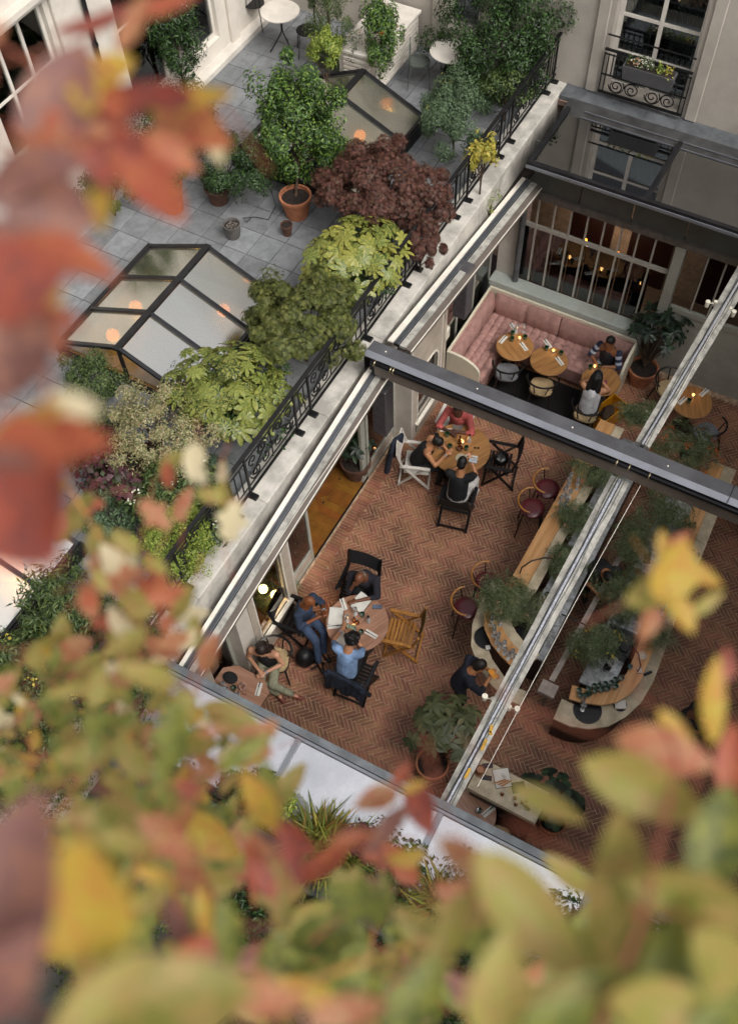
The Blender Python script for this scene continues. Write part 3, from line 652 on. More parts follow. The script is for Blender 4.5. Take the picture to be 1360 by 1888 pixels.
# near flat roof
q = MB(); q.box(-2.6, 1.72, -6, 4.94, 3.2, 3.5); structure(q.build('flat_roof', mat('grey_roofing', '#55544f', .85, var=.15, scale=3), None, world=True))
q = MB(); q.bbox(1.44, 1.78, -6, 4.6, 3.5, 4.10, .01); tag(q.build('roof_planter', M_greyd, None, world=True), 'long dark trough planter along the eaves of the near glass roof', 'planter')
# camera-side building; unseen right-hand building moved in and sized to shade the bar side
q = MB(); q.box(-6, -2.7, -9, 14, 0, 14.1); tag(q.build('building', M_cream, None, world=True), 'cream building directly below the viewpoint closing the court', 'building')
q = MB(); q.box(-4, 17, -9.0, -3.05, 0, 8.5); tag(q.build('building', M_cream, None, world=True), 'unseen cream building on the right, added to shade the bar side', 'building')

# ================================================================ terrace roof lights
def skylight(x0, x1, label):
    s = thing('skylight', label, 'skylight', ((x0 + x1) / 2, 7.57, 4.05))
    yl, yr, yc, ze, zr = 8.71, 6.45, 7.57, 4.28, 4.76
    q = MB(); q.box(x0 - .05, x1 + .05, yl, yl + .06, 4.0, ze); q.box(x0 - .05, x1 + .05, yr - .06, yr, 4.0, ze); q.box(x0 - .05, x0 - .001, yr, yl, 4.0, 4.16); q.box(x1 + .001, x1 + .05, yr, yl, 4.0, 4.16); q.build('kerb', M_black, s, world=True)
    q = MB(); q.bar((x0 - .04, yc, zr), (x1 + .04, yc, zr), .09, .05); q.build('ridge', M_dark, s, world=True)
    n = 3
    for i in range(n + 1):
        x_ = x0 + (x1 - x0) * i / n; u = (0, 0, 1)
        for yy in (yl, yr):
            q = MB(); q.bar((x_, yc + (.03 if yy > yc else -.03), zr), (x_, yy, ze), .055, .05); q.build('rafter', M_dark, s, world=True)
    for yy in (yl, yr): q = MB(); q.bar((x0 - .03, yy, ze), (x1 + .03, yy, ze), .05, .05); q.build('eave', M_dark, s, world=True)
    for i in range(n):
        a, c = x0 + (x1 - x0) * i / n + .03, x0 + (x1 - x0) * (i + 1) / n - .03
        for yy in (yl, yr):
            sg = 1 if yy > yc else -1; p = [(a, yc + sg * .05, zr - .02), (c, yc + sg * .05, zr - .02), (c, yy - sg * .03, ze + .0), (a, yy - sg * .03, ze + .0)]
            q = MB(); q.loft([p, [(v[0], v[1], v[2] - .006) for v in p]]); q.build('pane', G_wire, s, world=True)
    for x_, sx in ((x0, -1), (x1, 1)):
        q = MB(); q.bar((x_, yc, 4.16), (x_, yc, zr), .04, .04, up=(1, 0, 0)); q.build('gable_post', M_dark, s, world=True)
        for sg, yy in ((1, yl), (-1, yr)):
            q = MB(); q.add([(x_, yc + sg * .03, 4.17), (x_, yy - sg * .02, 4.17), (x_, yy - sg * .02, ze), (x_, yc + sg * .03, zr - .02)], [(0, 1, 2, 3)]); q.build('gable_pane', G_wire, s, world=True)
    q = MB(); q.box(x0, x1, yr, yl, 3.30, 3.32); q.box(x0 - .02, x0, yr, yl, 3.32, 4.02); q.box(x1, x1 + .02, yr, yl, 3.32, 4.02); q.box(x0, x1, yr - .02, yr, 3.32, 4.02); q.box(x0, x1, yl, yl + .02, 3.32, 4.02); q.build('added_pale_box', mat('pale_box_lining', '#a9a78c', .7, var=.04), s, world=True)  # closed pale box added under the panes to brighten what shows through
    return s
skylight(*SK[1], 'black framed ridge skylight in the middle of the terrace with glowing lamps inside')
skylight(*SK[2], 'black framed ridge skylight behind the dark red maple')
skylight(*SK[0], 'ridge skylight at the lower left corner glowing orange')
M_glow = emis('warm_lamp_glow', '#ff8420', 6)
def globe(p, r, label, power=12, col=(1, .5, .16), m=None, cord=None):
    t = thing('globe_lamp', label, 'lamp', p)
    q = MB(); q.ball((0, 0, 0), r, 14); q.build('globe', m or M_glow, t, smooth=True)
    q = MB(); q.tube([(0, 0, r), (0, 0, r + (cord or .25))], .006, 6); q.build('cord', M_black, t)
    if power:
        l = bpy.data.lights.new('lamp_light', 'POINT'); l.energy = power; l.color = col; l.shadow_soft_size = r * 1.05; o = link('lamp_light', l, t); o.location = (0, 0, -r - .04)
    return t
for (px_, py_, z_), lab in (((250, 566, 3.9), 'orange glowing globe lamp under the middle pane of the large skylight, left slope'), ((208, 618, 3.9), 'orange glowing globe lamp under the nearest left pane of the large skylight'),
                            ((412, 572, 3.9), 'orange glowing globe lamp under the far right pane of the large skylight'), ((663, 250, 3.9), 'orange glowing globe lamp under the skylight behind the red maple'), ((15, 1045, 3.9), 'orange glowing globe lamp under the lower left corner skylight')):
    globe(at(px_, py_, z_), .10 if px_ > 30 else .2, lab, 5 if px_ > 30 else 45)
# ================================================================ banquette
M_pink = mat('dusty_pink_velvet', '#a57f77', 0.85, var=0.10, scale=7, bump=0.1, bscale=80)
M_shell = mat('cream_lacquer', '#d3ccb8', 0.4, var=.03)
bq = thing('banquette', 'corner banquette with tufted dusty pink upholstery and cream shell', 'banquette', (12.6, 4.6, 0))
def tufted(x0, x1, y0, y1, z, n1, n2, name):
    q = MB(); nx, ny = n1 * 5, n2 * 5; vs = []; fs = []
    for i in range(nx + 1):
        for j in range(ny + 1):
            u, v = i / nx, j / ny; h = abs(math.sin(u * n1 * PI)) ** .4 * abs(math.sin(v * n2 * PI)) ** .4
            e = min(u, 1 - u, v, 1 - v); vs.append((x0 + (x1 - x0) * u, y0 + (y1 - y0) * v, z - .045 + .045 * h))
    for i in range(nx):
        for j in range(ny): a = i * (ny + 1) + j; fs.append((a, a + ny + 1, a + ny + 2, a + 1))
    q.add(vs, fs); q.box(x0, x1, y0, y1, .12, z - .046); return q.build(name, M_pink, bq, world=True, smooth=True)
tufted(12.22, 12.86, 2.10, 3.52, .47, 5, 8, 'seat_cushion'); tufted(12.22, 12.86, 3.525, 4.30, .47, 5, 5, 'seat_cushion')
tufted(11.22, 12.86, 4.305, 4.86, .47, 11, 4, 'seat_cushion')
def backcush(p, q_, n):
    p, q_, n = Vector(p), Vector(q_), Vector(n); m = MB(); k = 12; L = (q_ - p).length; rings = []
    for i in range(k + 1):
        t = i / k; b_ = .03 * (1 - abs(2 * t - 1) ** 6) + .012 * abs(math.sin(t * PI * 4)); c = p.lerp(q_, t)
        rings.append([tuple(c + n * o + Vector((0, 0, z))) for o, z in ((0, .42), (.10 + b_, .44), (.13 + b_, .60), (.10 + b_, .80), (.05 + b_ * .5, .87 + b_ * .4), (0, .86))])
    m.loft(rings); return m.build('back_cushion', M_pink, bq, world=True, smooth=True)
for a, c in ((2.12, 2.58), (2.585, 3.5), (3.52, 4.20), (4.205, 4.84)): backcush((12.98, a, 0), (12.98, c, 0), (-1, 0, 0))
for a, c in ((11.25, 11.78), (11.785, 12.36), (12.365, 12.94)): backcush((a, 4.99, 0), (c, 4.99, 0), (0, -1, 0))
q = MB(); q.bbox(12.98, 13.028, 2.06, 5.03, .05, .93, .01); q.bbox(11.2, 12.979, 4.99, 5.03, .05, .93, .01); q.build('shell', M_shell, bq, world=True)
def endpanel(x, y0, y1, axis):
    pts = [(0, .02), (0, .92)] + [(.12 + .0 + .55 * math.sin(t) * 1.0, .62 + .30 * math.cos(t)) for t in [PI / 2 * i / 8 for i in range(9)]] + [(.67, .02)]
    q = MB(); f = (lambda u, z, d: (x + d, y0 - u, z)) if axis == 'x' else (lambda u, z, d: (x - u, y0 + d, z))
    q.loft([[f(u, z, -.025) for u, z in pts], [f(u, z, .025) for u, z in pts]]); q.build('end_panel', M_shell, bq, world=True)
endpanel(11.19, 5.02, 0, 'x'); endpanel(13.0, 2.07, 0, 'y')
mt = MB(); mt.bbox(11.38, 12.20, 1.98, 4.30, .001, .014, .004); tag(mt.build('mat', mat('black_rug', '#141210', .95, var=.2, scale=30, bump=.3), None, world=True), 'black floor mat under the small tables by the pink banquette', 'rug')

# ================================================================ tables
M_oak = wood('warm_oak_top', '#a67a4a', '#855c34', .4, 3, 0, coat=.2); M_oak2 = wood('pinkish_oak_top', '#a8806a', '#8e6750', .38, 3, 1, coat=.25); M_dkw = mat('dark_wood', '#2a1a12', .45, var=.15, scale=8)
def round_table(label, c, r, m, group=None, h=.75):
    t = thing('round_table', label, 'table', (c[0], c[1], 0), rng.uniform(0, 3), group)
    q = MB(); q.lathe([(r - .012, h - .035), (r, h - .022), (r, h - .008), (r - .008, h)], 48); q.build('table_top', m, t, smooth=True)
    q = MB(); q.lathe([(.05, .03), (.045, .4), (.06, h - .036)], 14); q.build('pedestal', M_dkw, t, smooth=True)
    q = MB(); q.lathe([(r * .55, 0), (r * .55, .012), (.08, .04)], 24); q.build('base', M_dkw, t, smooth=True)
    return t
T_main = (5.72, 3.82); T_mid = (9.46, 3.90); T1 = (12.00, 4.03); T2 = (11.97, 3.335); T3 = (11.98, 2.33); T4 = (12.27, .74); T8 = (3.90, 1.02); 
round_table('large round table with pinkish wood top where three people study notebooks', T_main, .49, M_oak2)
round_table('large round oak table under the ridge beam shared by four people', T_mid, .53, M_oak)
round_table('small round table in the corner of the pink banquette, farthest left of the three', T1, .345, M_oak)
round_table('small round table between two others in front of the pink banquette', T2, .345, M_oak)
round_table('small round table where the man in the striped shirt sits', T3, .35, M_oak)
round_table('round wood table to the right of the middle roof rail near the back', T4, .36, M_oak)
round_table('round wood table beneath the near glass frame beside the host stand', T8, .40, M_oak2)
t7 = thing('octagonal_table', 'octagonal wood table in the lower left corner beside the woman checking her watch', 'table', (3.93, 4.83, 0), .0)
poly = [(-.36, -.20), (-.22, -.42), (.16, -.42), (.30, -.24), (.30, .24), (.16, .42), (-.22, .42), (-.36, .20)]
q = MB(); q.prism(poly, .715, .75); q.build('table_top', M_oak2, t7); q = MB(); q.prism([(x * 1.01, y * 1.01) for x, y in poly], .722, .738); q.build('edge_band', M_dkw, t7); q = MB(); q.lathe([(.05, .02), (.05, .714)], 12); q.build('pedestal', M_dkw, t7); q = MB(); q.lathe([(.24, 0), (.24, .02)], 20); q.build('base', M_dkw, t7)

# ================================================================ chairs (front faces local +X)
def armchair(label, loc, rz, mw, mf, slats=True, group=None):
    t = thing('armchair', label, 'chair', loc, rz, group)
    for s in (-1, 1):
        y = s * .27
        q = MB(); q.bar((.26, y, .02), (-.20, y, .62), .022, .045, up=(0, 1, 0)); q.build('leg', mw, t)
        q = MB(); q.bar((-.30, y - s * .025, .02), (.20, y - s * .025, .62), .022, .045, up=(0, 1, 0)); q.build('leg', mw, t)
        q = MB(); q.bbox(-.26, .27, y - .03, y + .03, .62, .645, .008); q.build('armrest', mw, t)
        q = MB(); q.bar((-.22, y, .63), (-.31, y, .98), .03, .045, up=(0, 1, 0)); q.build('back_post', mw, t)
    q = MB(); q.bar((.24, -.26, .06), (.24, .26, .06), .03, .03); q.build('stretcher', mw, t)
    q = MB(); q.bar((-.28, -.24, .06), (-.28, .24, .06), .03, .03); q.build('stretcher', mw, t)
    if slats:
        for i in range(7):
            q = MB(); x = .22 - i * .062; q.box(x - .024, x + .024, -.24, .24, .41, .425); q.build('slat', mw, t)
    else:
        q = MB(); q.bbox(-.2, .24, -.24, .24, .40, .425, .008); q.build('seat', mf, t)
    q = MB(); n = 8; rings = []
    for i in range(n + 1):
        y = -.285 + .57 * i / n; d = .035 * math.sin(PI * i / n); rings.append([(-.245 - d, y, .68), (-.235 - d, y, .68), (-.305 - d, y, .97), (-.315 - d, y, .97)])
    q.loft(rings); q.build('backrest', mf, t, smooth=True)
    return t
M_blk = mat('black_lacquer', '#121214', .35, var=.1); M_can = mat('black_canvas', '#19191c', .85, var=.15, scale=20); M_oliv = mat('olive_canvas', '#6a5326', .85, var=.1, scale=15); M_teak = wood('honey_teak', '#b9823f', '#96632b', .4, 4, 1); M_whp = mat('white_chair_paint', '#cfcac2', .5, var=.04)
armchair('black slatted armchair of the bald man at the top of the large near table', (6.42, 4.20, 0), PI + .12, M_blk, M_can)
armchair('black slatted armchair of the bald man on the left of the near table', (5.44, 4.80, 0), -PI / 2 + .1, M_blk, M_can)
armchair('black slatted armchair with a navy jacket, seat of the person in light blue', (5.06, 3.50, 0), .10, M_blk, M_can)
armchair('empty honey coloured wooden armchair with olive canvas back at the near table', (6.02, 3.18, 0), PI / 2 + .25, M_teak, M_oliv)
armchair('white armchair of the person in pink beside the ridge beam', (10.12, 4.30, 0), PI + .1, M_whp, M_whp, slats=False)
armchair('white armchair with dark coat, seat of the woman in the black top', (9.05, 4.52, 0), -PI / 2 + .35, M_whp, M_whp, slats=False)
armchair('black armchair of the man in the black tee with white trousers', (8.62, 3.52, 0), .22, M_blk, M_can)
armchair('empty black armchair with a black bag at the oak table by the beam', (9.72, 3.22, 0), PI / 2 + .25, M_blk, M_can)
def bentwood(label, loc, rz, mseat, group=None, hoop=True):
    t = thing('bentwood_chair', label, 'chair', loc, rz, group)
    pts = []
    for i in range(24):
        a = 2 * PI * i / 24; pts.append((.21 * (abs(math.cos(a)) ** .7) * (1 if math.cos(a) > 0 else -1) + .0, .215 * (abs(math.sin(a)) ** .7) * (1 if math.sin(a) > 0 else -1)))
    q = MB(); q.loft([[(x, y, .42) for x, y in pts], [(x * 1.0, y, .445) for x, y in pts], [(x * .94, y * .94, .462) for x, y in pts]]); q.build('seat', mseat, t, smooth=True)
    q = MB(); q.loft([[(x * 1.05, y * 1.05, .40) for x, y in pts], [(x * 1.05, y * 1.05, .425) for x, y in pts]]); q.build('seat_frame', M_blk, t, smooth=True)
    for sx in (-1, 1):
        for sy in (-1, 1):
            q = MB(); q.tube([(sx * .17, sy * .17, .41), (sx * .235, sy * .22, 0)], [.018, .013], 8); q.build('leg', M_blk, t, smooth=True)
    hp = [(.10 - .0 - .34 * math.sin(a) if False else -.02 - .26 * math.cos(a), .285 * math.sin(a), .70 + .03 * math.cos(a)) for a in [(-100 + 200 * i / 20) * PI / 180 for i in range(21)]]
    q = MB(); q.tube(hp, .019, 8); q.build('back_hoop', M_blk, t, smooth=True)
    for a in (-75, -28, 28, 75):
        r_ = a * PI / 180; q = MB(); q.tube([(-.02 - .26 * math.cos(r_), .285 * math.sin(r_), .71), (-.01 - .19 * math.cos(r_), .20 * math.sin(r_), .43)], .012, 7); q.build('back_spindle', M_blk, t, smooth=True)
    return t
M_cane = mat('pale_cane', '#b39b74', .7, var=.08, scale=30, bump=.3); M_gpad = mat('grey_seat_pad', '#6f7074', .8, var=.1, scale=12)
bentwood('black bentwood chair with grey seat at the corner banquette table', (11.62, 3.98, 0), .35, M_gpad)
bentwood('black bentwood chair with pale cane seat at the middle banquette table', (11.60, 3.28, 0), .25, M_cane)
bentwood('black bentwood chair of the person with black headphones by the yellow box', (11.42, 2.33, 0), .1, M_cane)
bentwood('black bentwood chair with grey seat at the table right of the rail', (12.0, .30, 0), .95, M_gpad)
bentwood('black bentwood chair behind the roof rail at the right hand table', (12.62, 1.22, 0), -2.2, M_cane)
bentwood('black bentwood chair of the woman checking her watch', (4.68, 4.72, 0), PI + .45, M_cane)
bentwood('black round backed chair with cane seat under the near glass frame', (3.83, .52, 0), 1.9, M_cane)
def barstool(label, loc, rz, group=None):
    t = thing('bar_stool', label, 'bar stool', loc, rz, group)
    M_ox = mat('oxblood_leather', '#5a2028', .3, var=.12, scale=5, coat=.2); pts = [(.2 * math.cos(a), .2 * math.sin(a)) for a in [2 * PI * i / 24 for i in range(24)]]
    q = MB(); q.loft([[(x * f, y * f, z) for x, y in pts] for f, z in ((.9, .68), (1, .70), (1, .725), (.9, .745), (.5, .75))]); q.build('seat', M_ox, t, smooth=True)
    for sx in (-1, 1):
        for sy in (-1, 1):
            q = MB(); q.tube([(sx * .14, sy * .14, .69), (sx * .21, sy * .2, 0)], [.017, .012], 8); q.build('leg', M_dkw, t, smooth=True)
    for sx in (-1, 1): q = MB(); q.bar((sx * .19, -.18, .22), (sx * .19, .18, .22), .018, .018); q.build('footrest', M_dkw, t)
    hp = [(-.02 - .24 * math.cos(a), .25 * math.sin(a), .95) for a in [(-85 + 170 * i / 16) * PI / 180 for i in range(17)]]
    q = MB(); q.tube(hp, .016, 8); q.build('back_hoop', M_teak, t, smooth=True)
    for a in (-70, 0, 70):
        r_ = a * PI / 180; q = MB(); q.tube([(-.02 - .24 * math.cos(r_), .25 * math.sin(r_), .95), (-.01 - .18 * math.cos(r_), .19 * math.sin(r_), .70)], .010, 7); q.build('back_spindle', M_dkw, t, smooth=True)
    return t
barstool('wooden bar stool with oxblood seat, nearer of the two at the long counter', (8.95, 2.30, 0), -PI / 2 + .3)
barstool('wooden bar stool with oxblood seat, nearest to the ridge beam', (9.42, 2.24, 0), -PI / 2 + .3)
barstool('wooden bar stool half hidden behind the fern bouquet at the counter end', (7.33, 2.36, 0), -PI / 2 + .2)
barstool('wooden bar stool against the counter just below the fern bouquet', (6.78, 2.44, 0), -PI / 2 + .5)

# ================================================================ people
TS = bpy.data.scenes.new('workshop')
def rem(parts, vox, name, m, parent, smooth_it=3):
    """union of tapered capsules / ellipsoids, remeshed to one continuous surface"""
    q = MB()
    for p in parts:
        if p[0] == 'e':
            _, c, r, R_ = p; q.ball((0, 0, 0), 1, 18, Matrix.Translation(c) @ (R_.to_4x4() if R_ else Matrix.Identity(4)) @ Matrix.Diagonal((r[0], r[1], r[2], 1)))
        else:
            _, a, c, ra, rc = p; a, c = Vector(a), Vector(c); d = c - a; L = d.length; u = d.normalized(); pts = []; rs = []
            for t in (-.98, -.8, -.5, 0): pts.append(a + u * ra * t); rs.append(ra * math.sqrt(1 - t * t))
            for t in (0, .5, .8, .98): pts.append(c + u * rc * t + u * 1e-4); rs.append(rc * math.sqrt(1 - t * t))
            q.tube(pts, rs, 14)
    me = bpy.data.meshes.new('tmp'); me.from_pydata(q.v, [], q.f); me.update(); o = bpy.data.objects.new('tmp', me); TS.collection.objects.link(o)
    md = o.modifiers.new('r', 'REMESH'); md.mode = 'VOXEL'; md.voxel_size = vox; sm = o.modifiers.new('s', 'SMOOTH'); sm.iterations = smooth_it; sm.factor = .5
    TS.view_layers[0].update(); dg = TS.view_layers[0].depsgraph; me2 = bpy.data.meshes.new_from_object(o.evaluated_get(dg)); bpy.data.objects.remove(o); bpy.data.meshes.remove(me)
    me2.name = name; me2.materials.clear(); me2.materials.append(m)
    for p in me2.polygons: p.use_smooth = True
    return link(name, me2, parent)
def skin(c): return mat('skin_' + c.strip('#'), c, .5, var=.05, scale=10)
def cloth(c, r=.85): return mat('cloth_' + c.strip('#'), c, r, var=.16, scale=7, bump=.7, bscale=9)
M_eye = mat('eye_dark', '#120d0b', .2); M_bsk = mat('grey_stubble_hair', '#4a4440', .9)
def person(label, loc, rz, P, skinc, top, bottom, hairc, hair='short', sleeve='short', shoes='#1a1816', extra=None):
    """P: joint positions in the figure's own frame (front = +X, floor z = 0)"""
    t = thing('person', label, 'person', loc, rz); V_ = Vector; sk = skin(skinc)
    pel, ch, nk, hd = V_(P['pelvis']), V_(P['chest']), V_(P['neck']), V_(P['head'])
    look = V_(P.get('look', (1, 0, -.35))).normalized(); up = V_((0, 0, 1)); upd = (nk - hd) * -1; up = upd.normalized(); lft = up.cross(look).normalized(); upx = look.cross(lft).normalized()
    R3 = Matrix((look, lft, upx)).transposed()
    H = lambda x, y, z: hd + R3 @ V_((x, y, z))
    b = [('e', hd, (.098, .078, .118), R3), ('e', H(.03, 0, -.045), (.07, .062, .07), R3), ('c', H(.095, 0, .0), H(.112, 0, -.028), .012, .017), ('e', H(-.01, .079, -.01), (.018, .01, .03), R3), ('e', H(-.01, -.079, -.01), (.018, .01, .03), R3),
         ('e', H(.085, .03, .022), (.02, .025, .01), R3), ('e', H(.085, -.03, .022), (.02, .025, .01), R3), ('e', H(.088, 0, -.062), (.018, .028, .009), R3),
         ('c', hd - upx * .05, nk, .055, .058), ('c', nk, ch, .07, .12), ('c', pel, ch, .13, .125)]
    ax = (P['shl'] and V_(P['shl'])), V_(P['shr'])
    arms = []
    for s, sh, el, ha in ((1, V_(P['shl']), V_(P['ell']), V_(P['hal'])), (-1, V_(P['shr']), V_(P['elr']), V_(P['har']))):
        b += [('c', ch + (sh - ch) * .3, sh, .085, .06), ('c', sh, el, .05, .038), ('c', el, ha, .038, .026)]
        d = (ha - el).normalized(); hdn = V_((0, 0, -1)) if abs(d.z) < .8 else V_((1, 0, 0)); sd = d.cross(hdn).normalized(); nn = sd.cross(d).normalized()
        palm = ha + d * .05; b += [('e', palm, (.045, .038, .017), Matrix((d, sd, nn)).transposed())]
        for i, (o_, l_) in enumerate(((-.030, .055), (-.010, .068), (.010, .064), (.029, .050))):
            k0 = palm + d * .035 + sd * o_; k1 = k0 + d * (l_ * .55) + nn * -.004; k2 = k1 + (d * .7 - nn * .7 * (1 if nn.z > 0 else -1)) * (l_ * .5); b += [('c', k0, k1, .0095, .009), ('c', k1, k2, .009, .0078)]
        th0 = ha + d * .02 - sd * .03 * s; b += [('c', th0, th0 + d * .035 - sd * .028 * s, .011, .009)]
        arms.append((sh, el, ha))
    legs = []
    for k, a_, tt, s in (('knl', 'anl', 'tol', 1), ('knr', 'anr', 'tor', -1)):
        kn, an, to = V_(P[k]), V_(P[a_]), V_(P[tt]); hp = pel + V_((0, s * .095, -.02)); legs.append((hp, kn, an, to)); b += [('c', hp, kn, .082, .055), ('c', kn, an, .052, .036), ('c', an, to, .034, .026)]
    rem(b, .0095, 'body', sk, t, 2)
    for s in (-1, 1):
        q = MB(); q.ball(H(.094, s * .03, .003), .0075, 8); q.build('eye', M_eye, t, smooth=True)
    # top
    tp = [('c', pel + V_((0, 0, .02)), ch, .148, .142), ('c', pel + V_((0, .05, .0)), ch + V_((0, .05, 0)), .12, .115), ('c', pel - V_((0, .05, 0)), ch - V_((0, .05, 0)), .12, .115), ('c', ch, nk - (nk - ch) * .25, .125, .078)]
    for sh, el, ha in arms:
        if sleeve == 'none': tp += [('c', ch + (sh - ch) * .2, ch + (sh - ch) * .75, .085, .06)]; continue
        tp += [('c', ch + (sh - ch) * .2, sh, .095, .070), ('c', sh, sh.lerp(el, .62 if sleeve == 'short' else 1), .066, .056)]
        if sleeve in ('long', 'rolled'): tp += [('c', el, el.lerp(ha, .85 if sleeve == 'long' else .3), .052, .042)]
    rem(tp, .011, 'top', cloth(top), t, 3)
    # trousers and shoes
    tr = [('e', pel, (.145, .165, .12), None)]
    for hp, kn, an, to in legs: tr += [('c', hp, kn, .096, .070), ('c', kn, kn.lerp(an, .93), .068, .052)]
    rem(tr, .012, 'trousers', cloth(bottom), t, 3)
    for hp, kn, an, to in legs: rem([('c', an - V_((0, 0, .03)), to, .045, .036), ('c', an - V_((.03, 0, .035)), an, .04, .042)], .01, 'shoe', mat('shoe' + shoes.strip('#'), shoes, .5), t, 1)
    hm = mat('hair_' + hairc.strip('#'), hairc, .55, var=.25, scale=40, bump=.4, bscale=60)
    if hair == 'short': hp = [('e', H(-.022, 0, .028), (.096, .084, .108), R3), ('e', H(-.055, 0, -.01), (.062, .078, .08), R3)]
    elif hair == 'curly': hp = [('e', H(-.03, 0, .03), (.115, .105, .115), R3)] + [('e', H(-.03 + .1 * math.cos(i * 2.4) * .9, .095 * math.sin(i * 2.4), .05 + .05 * math.cos(i * 1.3)), (.035, .035, .035), None) for i in range(16)]
    elif hair == 'fringe': hp = [('e', H(-.045, 0, -.025), (.066, .083, .05), R3)]
    elif hair == 'long': hp = [('e', H(-.022, 0, .026), (.102, .09, .108), R3), ('c', H(-.05, .05, 0), nk + R3 @ V_((-.02, .085, -.10)), .062, .05), ('c', H(-.05, -.05, 0), nk + R3 @ V_((-.02, -.085, -.10)), .062, .05), ('c', H(-.07, 0, -.02), nk + V_((-.10, 0, -.16)), .075, .06), ('c', H(.02, .07, .0), nk + R3 @ V_((.05, .09, -.14)), .035, .03), ('c', H(.02, -.07, .0), nk + R3 @ V_((.05, -.09, -.14)), .035, .03)]
    elif hair == 'bun': hp = [('e', H(-.022, 0, .026), (.10, .088, .108), R3), ('e', H(-.11, 0, .05), (.045, .05, .045), R3)]
    else: hp = None
    if hp: rem(hp, .010, 'hair', hm, t, 1)
    if extra: extra(t, H, R3, arms, nk, ch)
    return t
SIT = dict(pelvis=(0, 0, .52), chest=(.07, 0, .88), neck=(.12, 0, 1.07), head=(.18, 0, 1.21), look=(1, 0, -.5), shl=(.10, .19, 1.0), shr=(.10, -.19, 1.0), ell=(.22, .27, .78), elr=(.22, -.27, .78), hal=(.44, .12, .78), har=(.44, -.12, .78),
           knl=(.43, .13, .50), knr=(.43, -.13, .50), anl=(.40, .13, .09), anr=(.40, -.13, .09), tol=(.55, .14, .045), tor=(.55, -.14, .045))
def pose(**k): d = dict(SIT); d.update(k); return d
def watch(side, col='#0c0c0e'):
    def f(t, H, R3, arms, nk, ch):
        sh, el, ha = arms[side]; d = (ha - el).normalized(); q = MB(); q.tube([ha - d * .03, ha - d * .005], .033, 12); q.build('watch', mat('watch_strap', col, .4), t, smooth=True)
    return f
def glasses(t, H, R3, arms, nk, ch):
    q = MB()
    for s in (-1, 1): q.tube([H(.108, s * .032 + .022 * math.cos(a), .004 + .017 * math.sin(a)) for a in [2 * PI * i / 10 for i in range(11)]], .003, 5); q.tube([H(.106, s * .055, .008), H(.0, s * .083, .01)], .0025, 5)
    q.build('glasses', M_blk, t)
def headphones(t, H, R3, arms, nk, ch):
    q = MB(); q.tube([H(0, .088 * math.cos(a), .01 + .125 * math.sin(a)) for a in [PI * i / 12 for i in range(13)]], .012, 8); q.build('headband', M_blk, t, smooth=True)
    for s in (-1, 1): q = MB(); q.ball(H(0, s * .09, -.005), (.035, .022, .04), 10); q.build('ear_cup', M_blk, t, smooth=True)
def both(*fs):
    def f(*a):
        for g in fs: g(*a)
    return f
# near table: three people
person('bald man in dark navy shirt resting his chin on his hand at near table', (6.52, 4.10, 0), PI + .28,
       pose(chest=(.12, 0, .88), neck=(.19, 0, 1.04), head=(.27, -.03, 1.16), look=(.9, -.25, -.75), shl=(.16, .20, .98), shr=(.16, -.20, .98), elr=(.36, -.20, .80), har=(.36, -.12, 1.02), ell=(.36, .26, .80), hal=(.50, -.04, .79)),
       '#6b412b', '#23232e', '#17171c', '#6a625c', 'fringe', 'rolled', extra=glasses)
person('bald man in denim shirt and jeans with raised hands at the near table', (5.50, 4.70, 0), -PI / 2 - .1,
       pose(chest=(.06, 0, .88), neck=(.10, 0, 1.06), head=(.17, .02, 1.20), look=(1, .3, -.55), ell=(.20, .27, .78), elr=(.17, -.27, .80), hal=(.36, .12, .92), har=(.35, .02, .88), knl=(.42, -.02, .50), knr=(.42, -.22, .50), anl=(.52, -.18, .10), anr=(.55, -.36, .10), tol=(.66, -.24, .05), tor=(.68, -.44, .05)),
       '#7a4626', '#2c3a52', '#3b4c68', '#4a3528', 'none', 'rolled', extra=watch(0, '#8a8f98'))
person('person with curly black hair and light blue t-shirt photographing the table', (5.02, 3.62, 0), .22,
       pose(pelvis=(-.02, 0, .52), chest=(.10, 0, .88), neck=(.17, 0, 1.05), head=(.25, -.02, 1.17), look=(1, .15, -.8), shl=(.14, .19, .98), shr=(.14, -.19, .98), ell=(.30, .30, .82), hal=(.44, .20, .98), elr=(.32, -.18, .80), har=(.42, .04, .90)),
       '#b27f5e', '#7f9cc4', '#15161c', '#0e0c0c', 'curly', 'short', extra=watch(0))
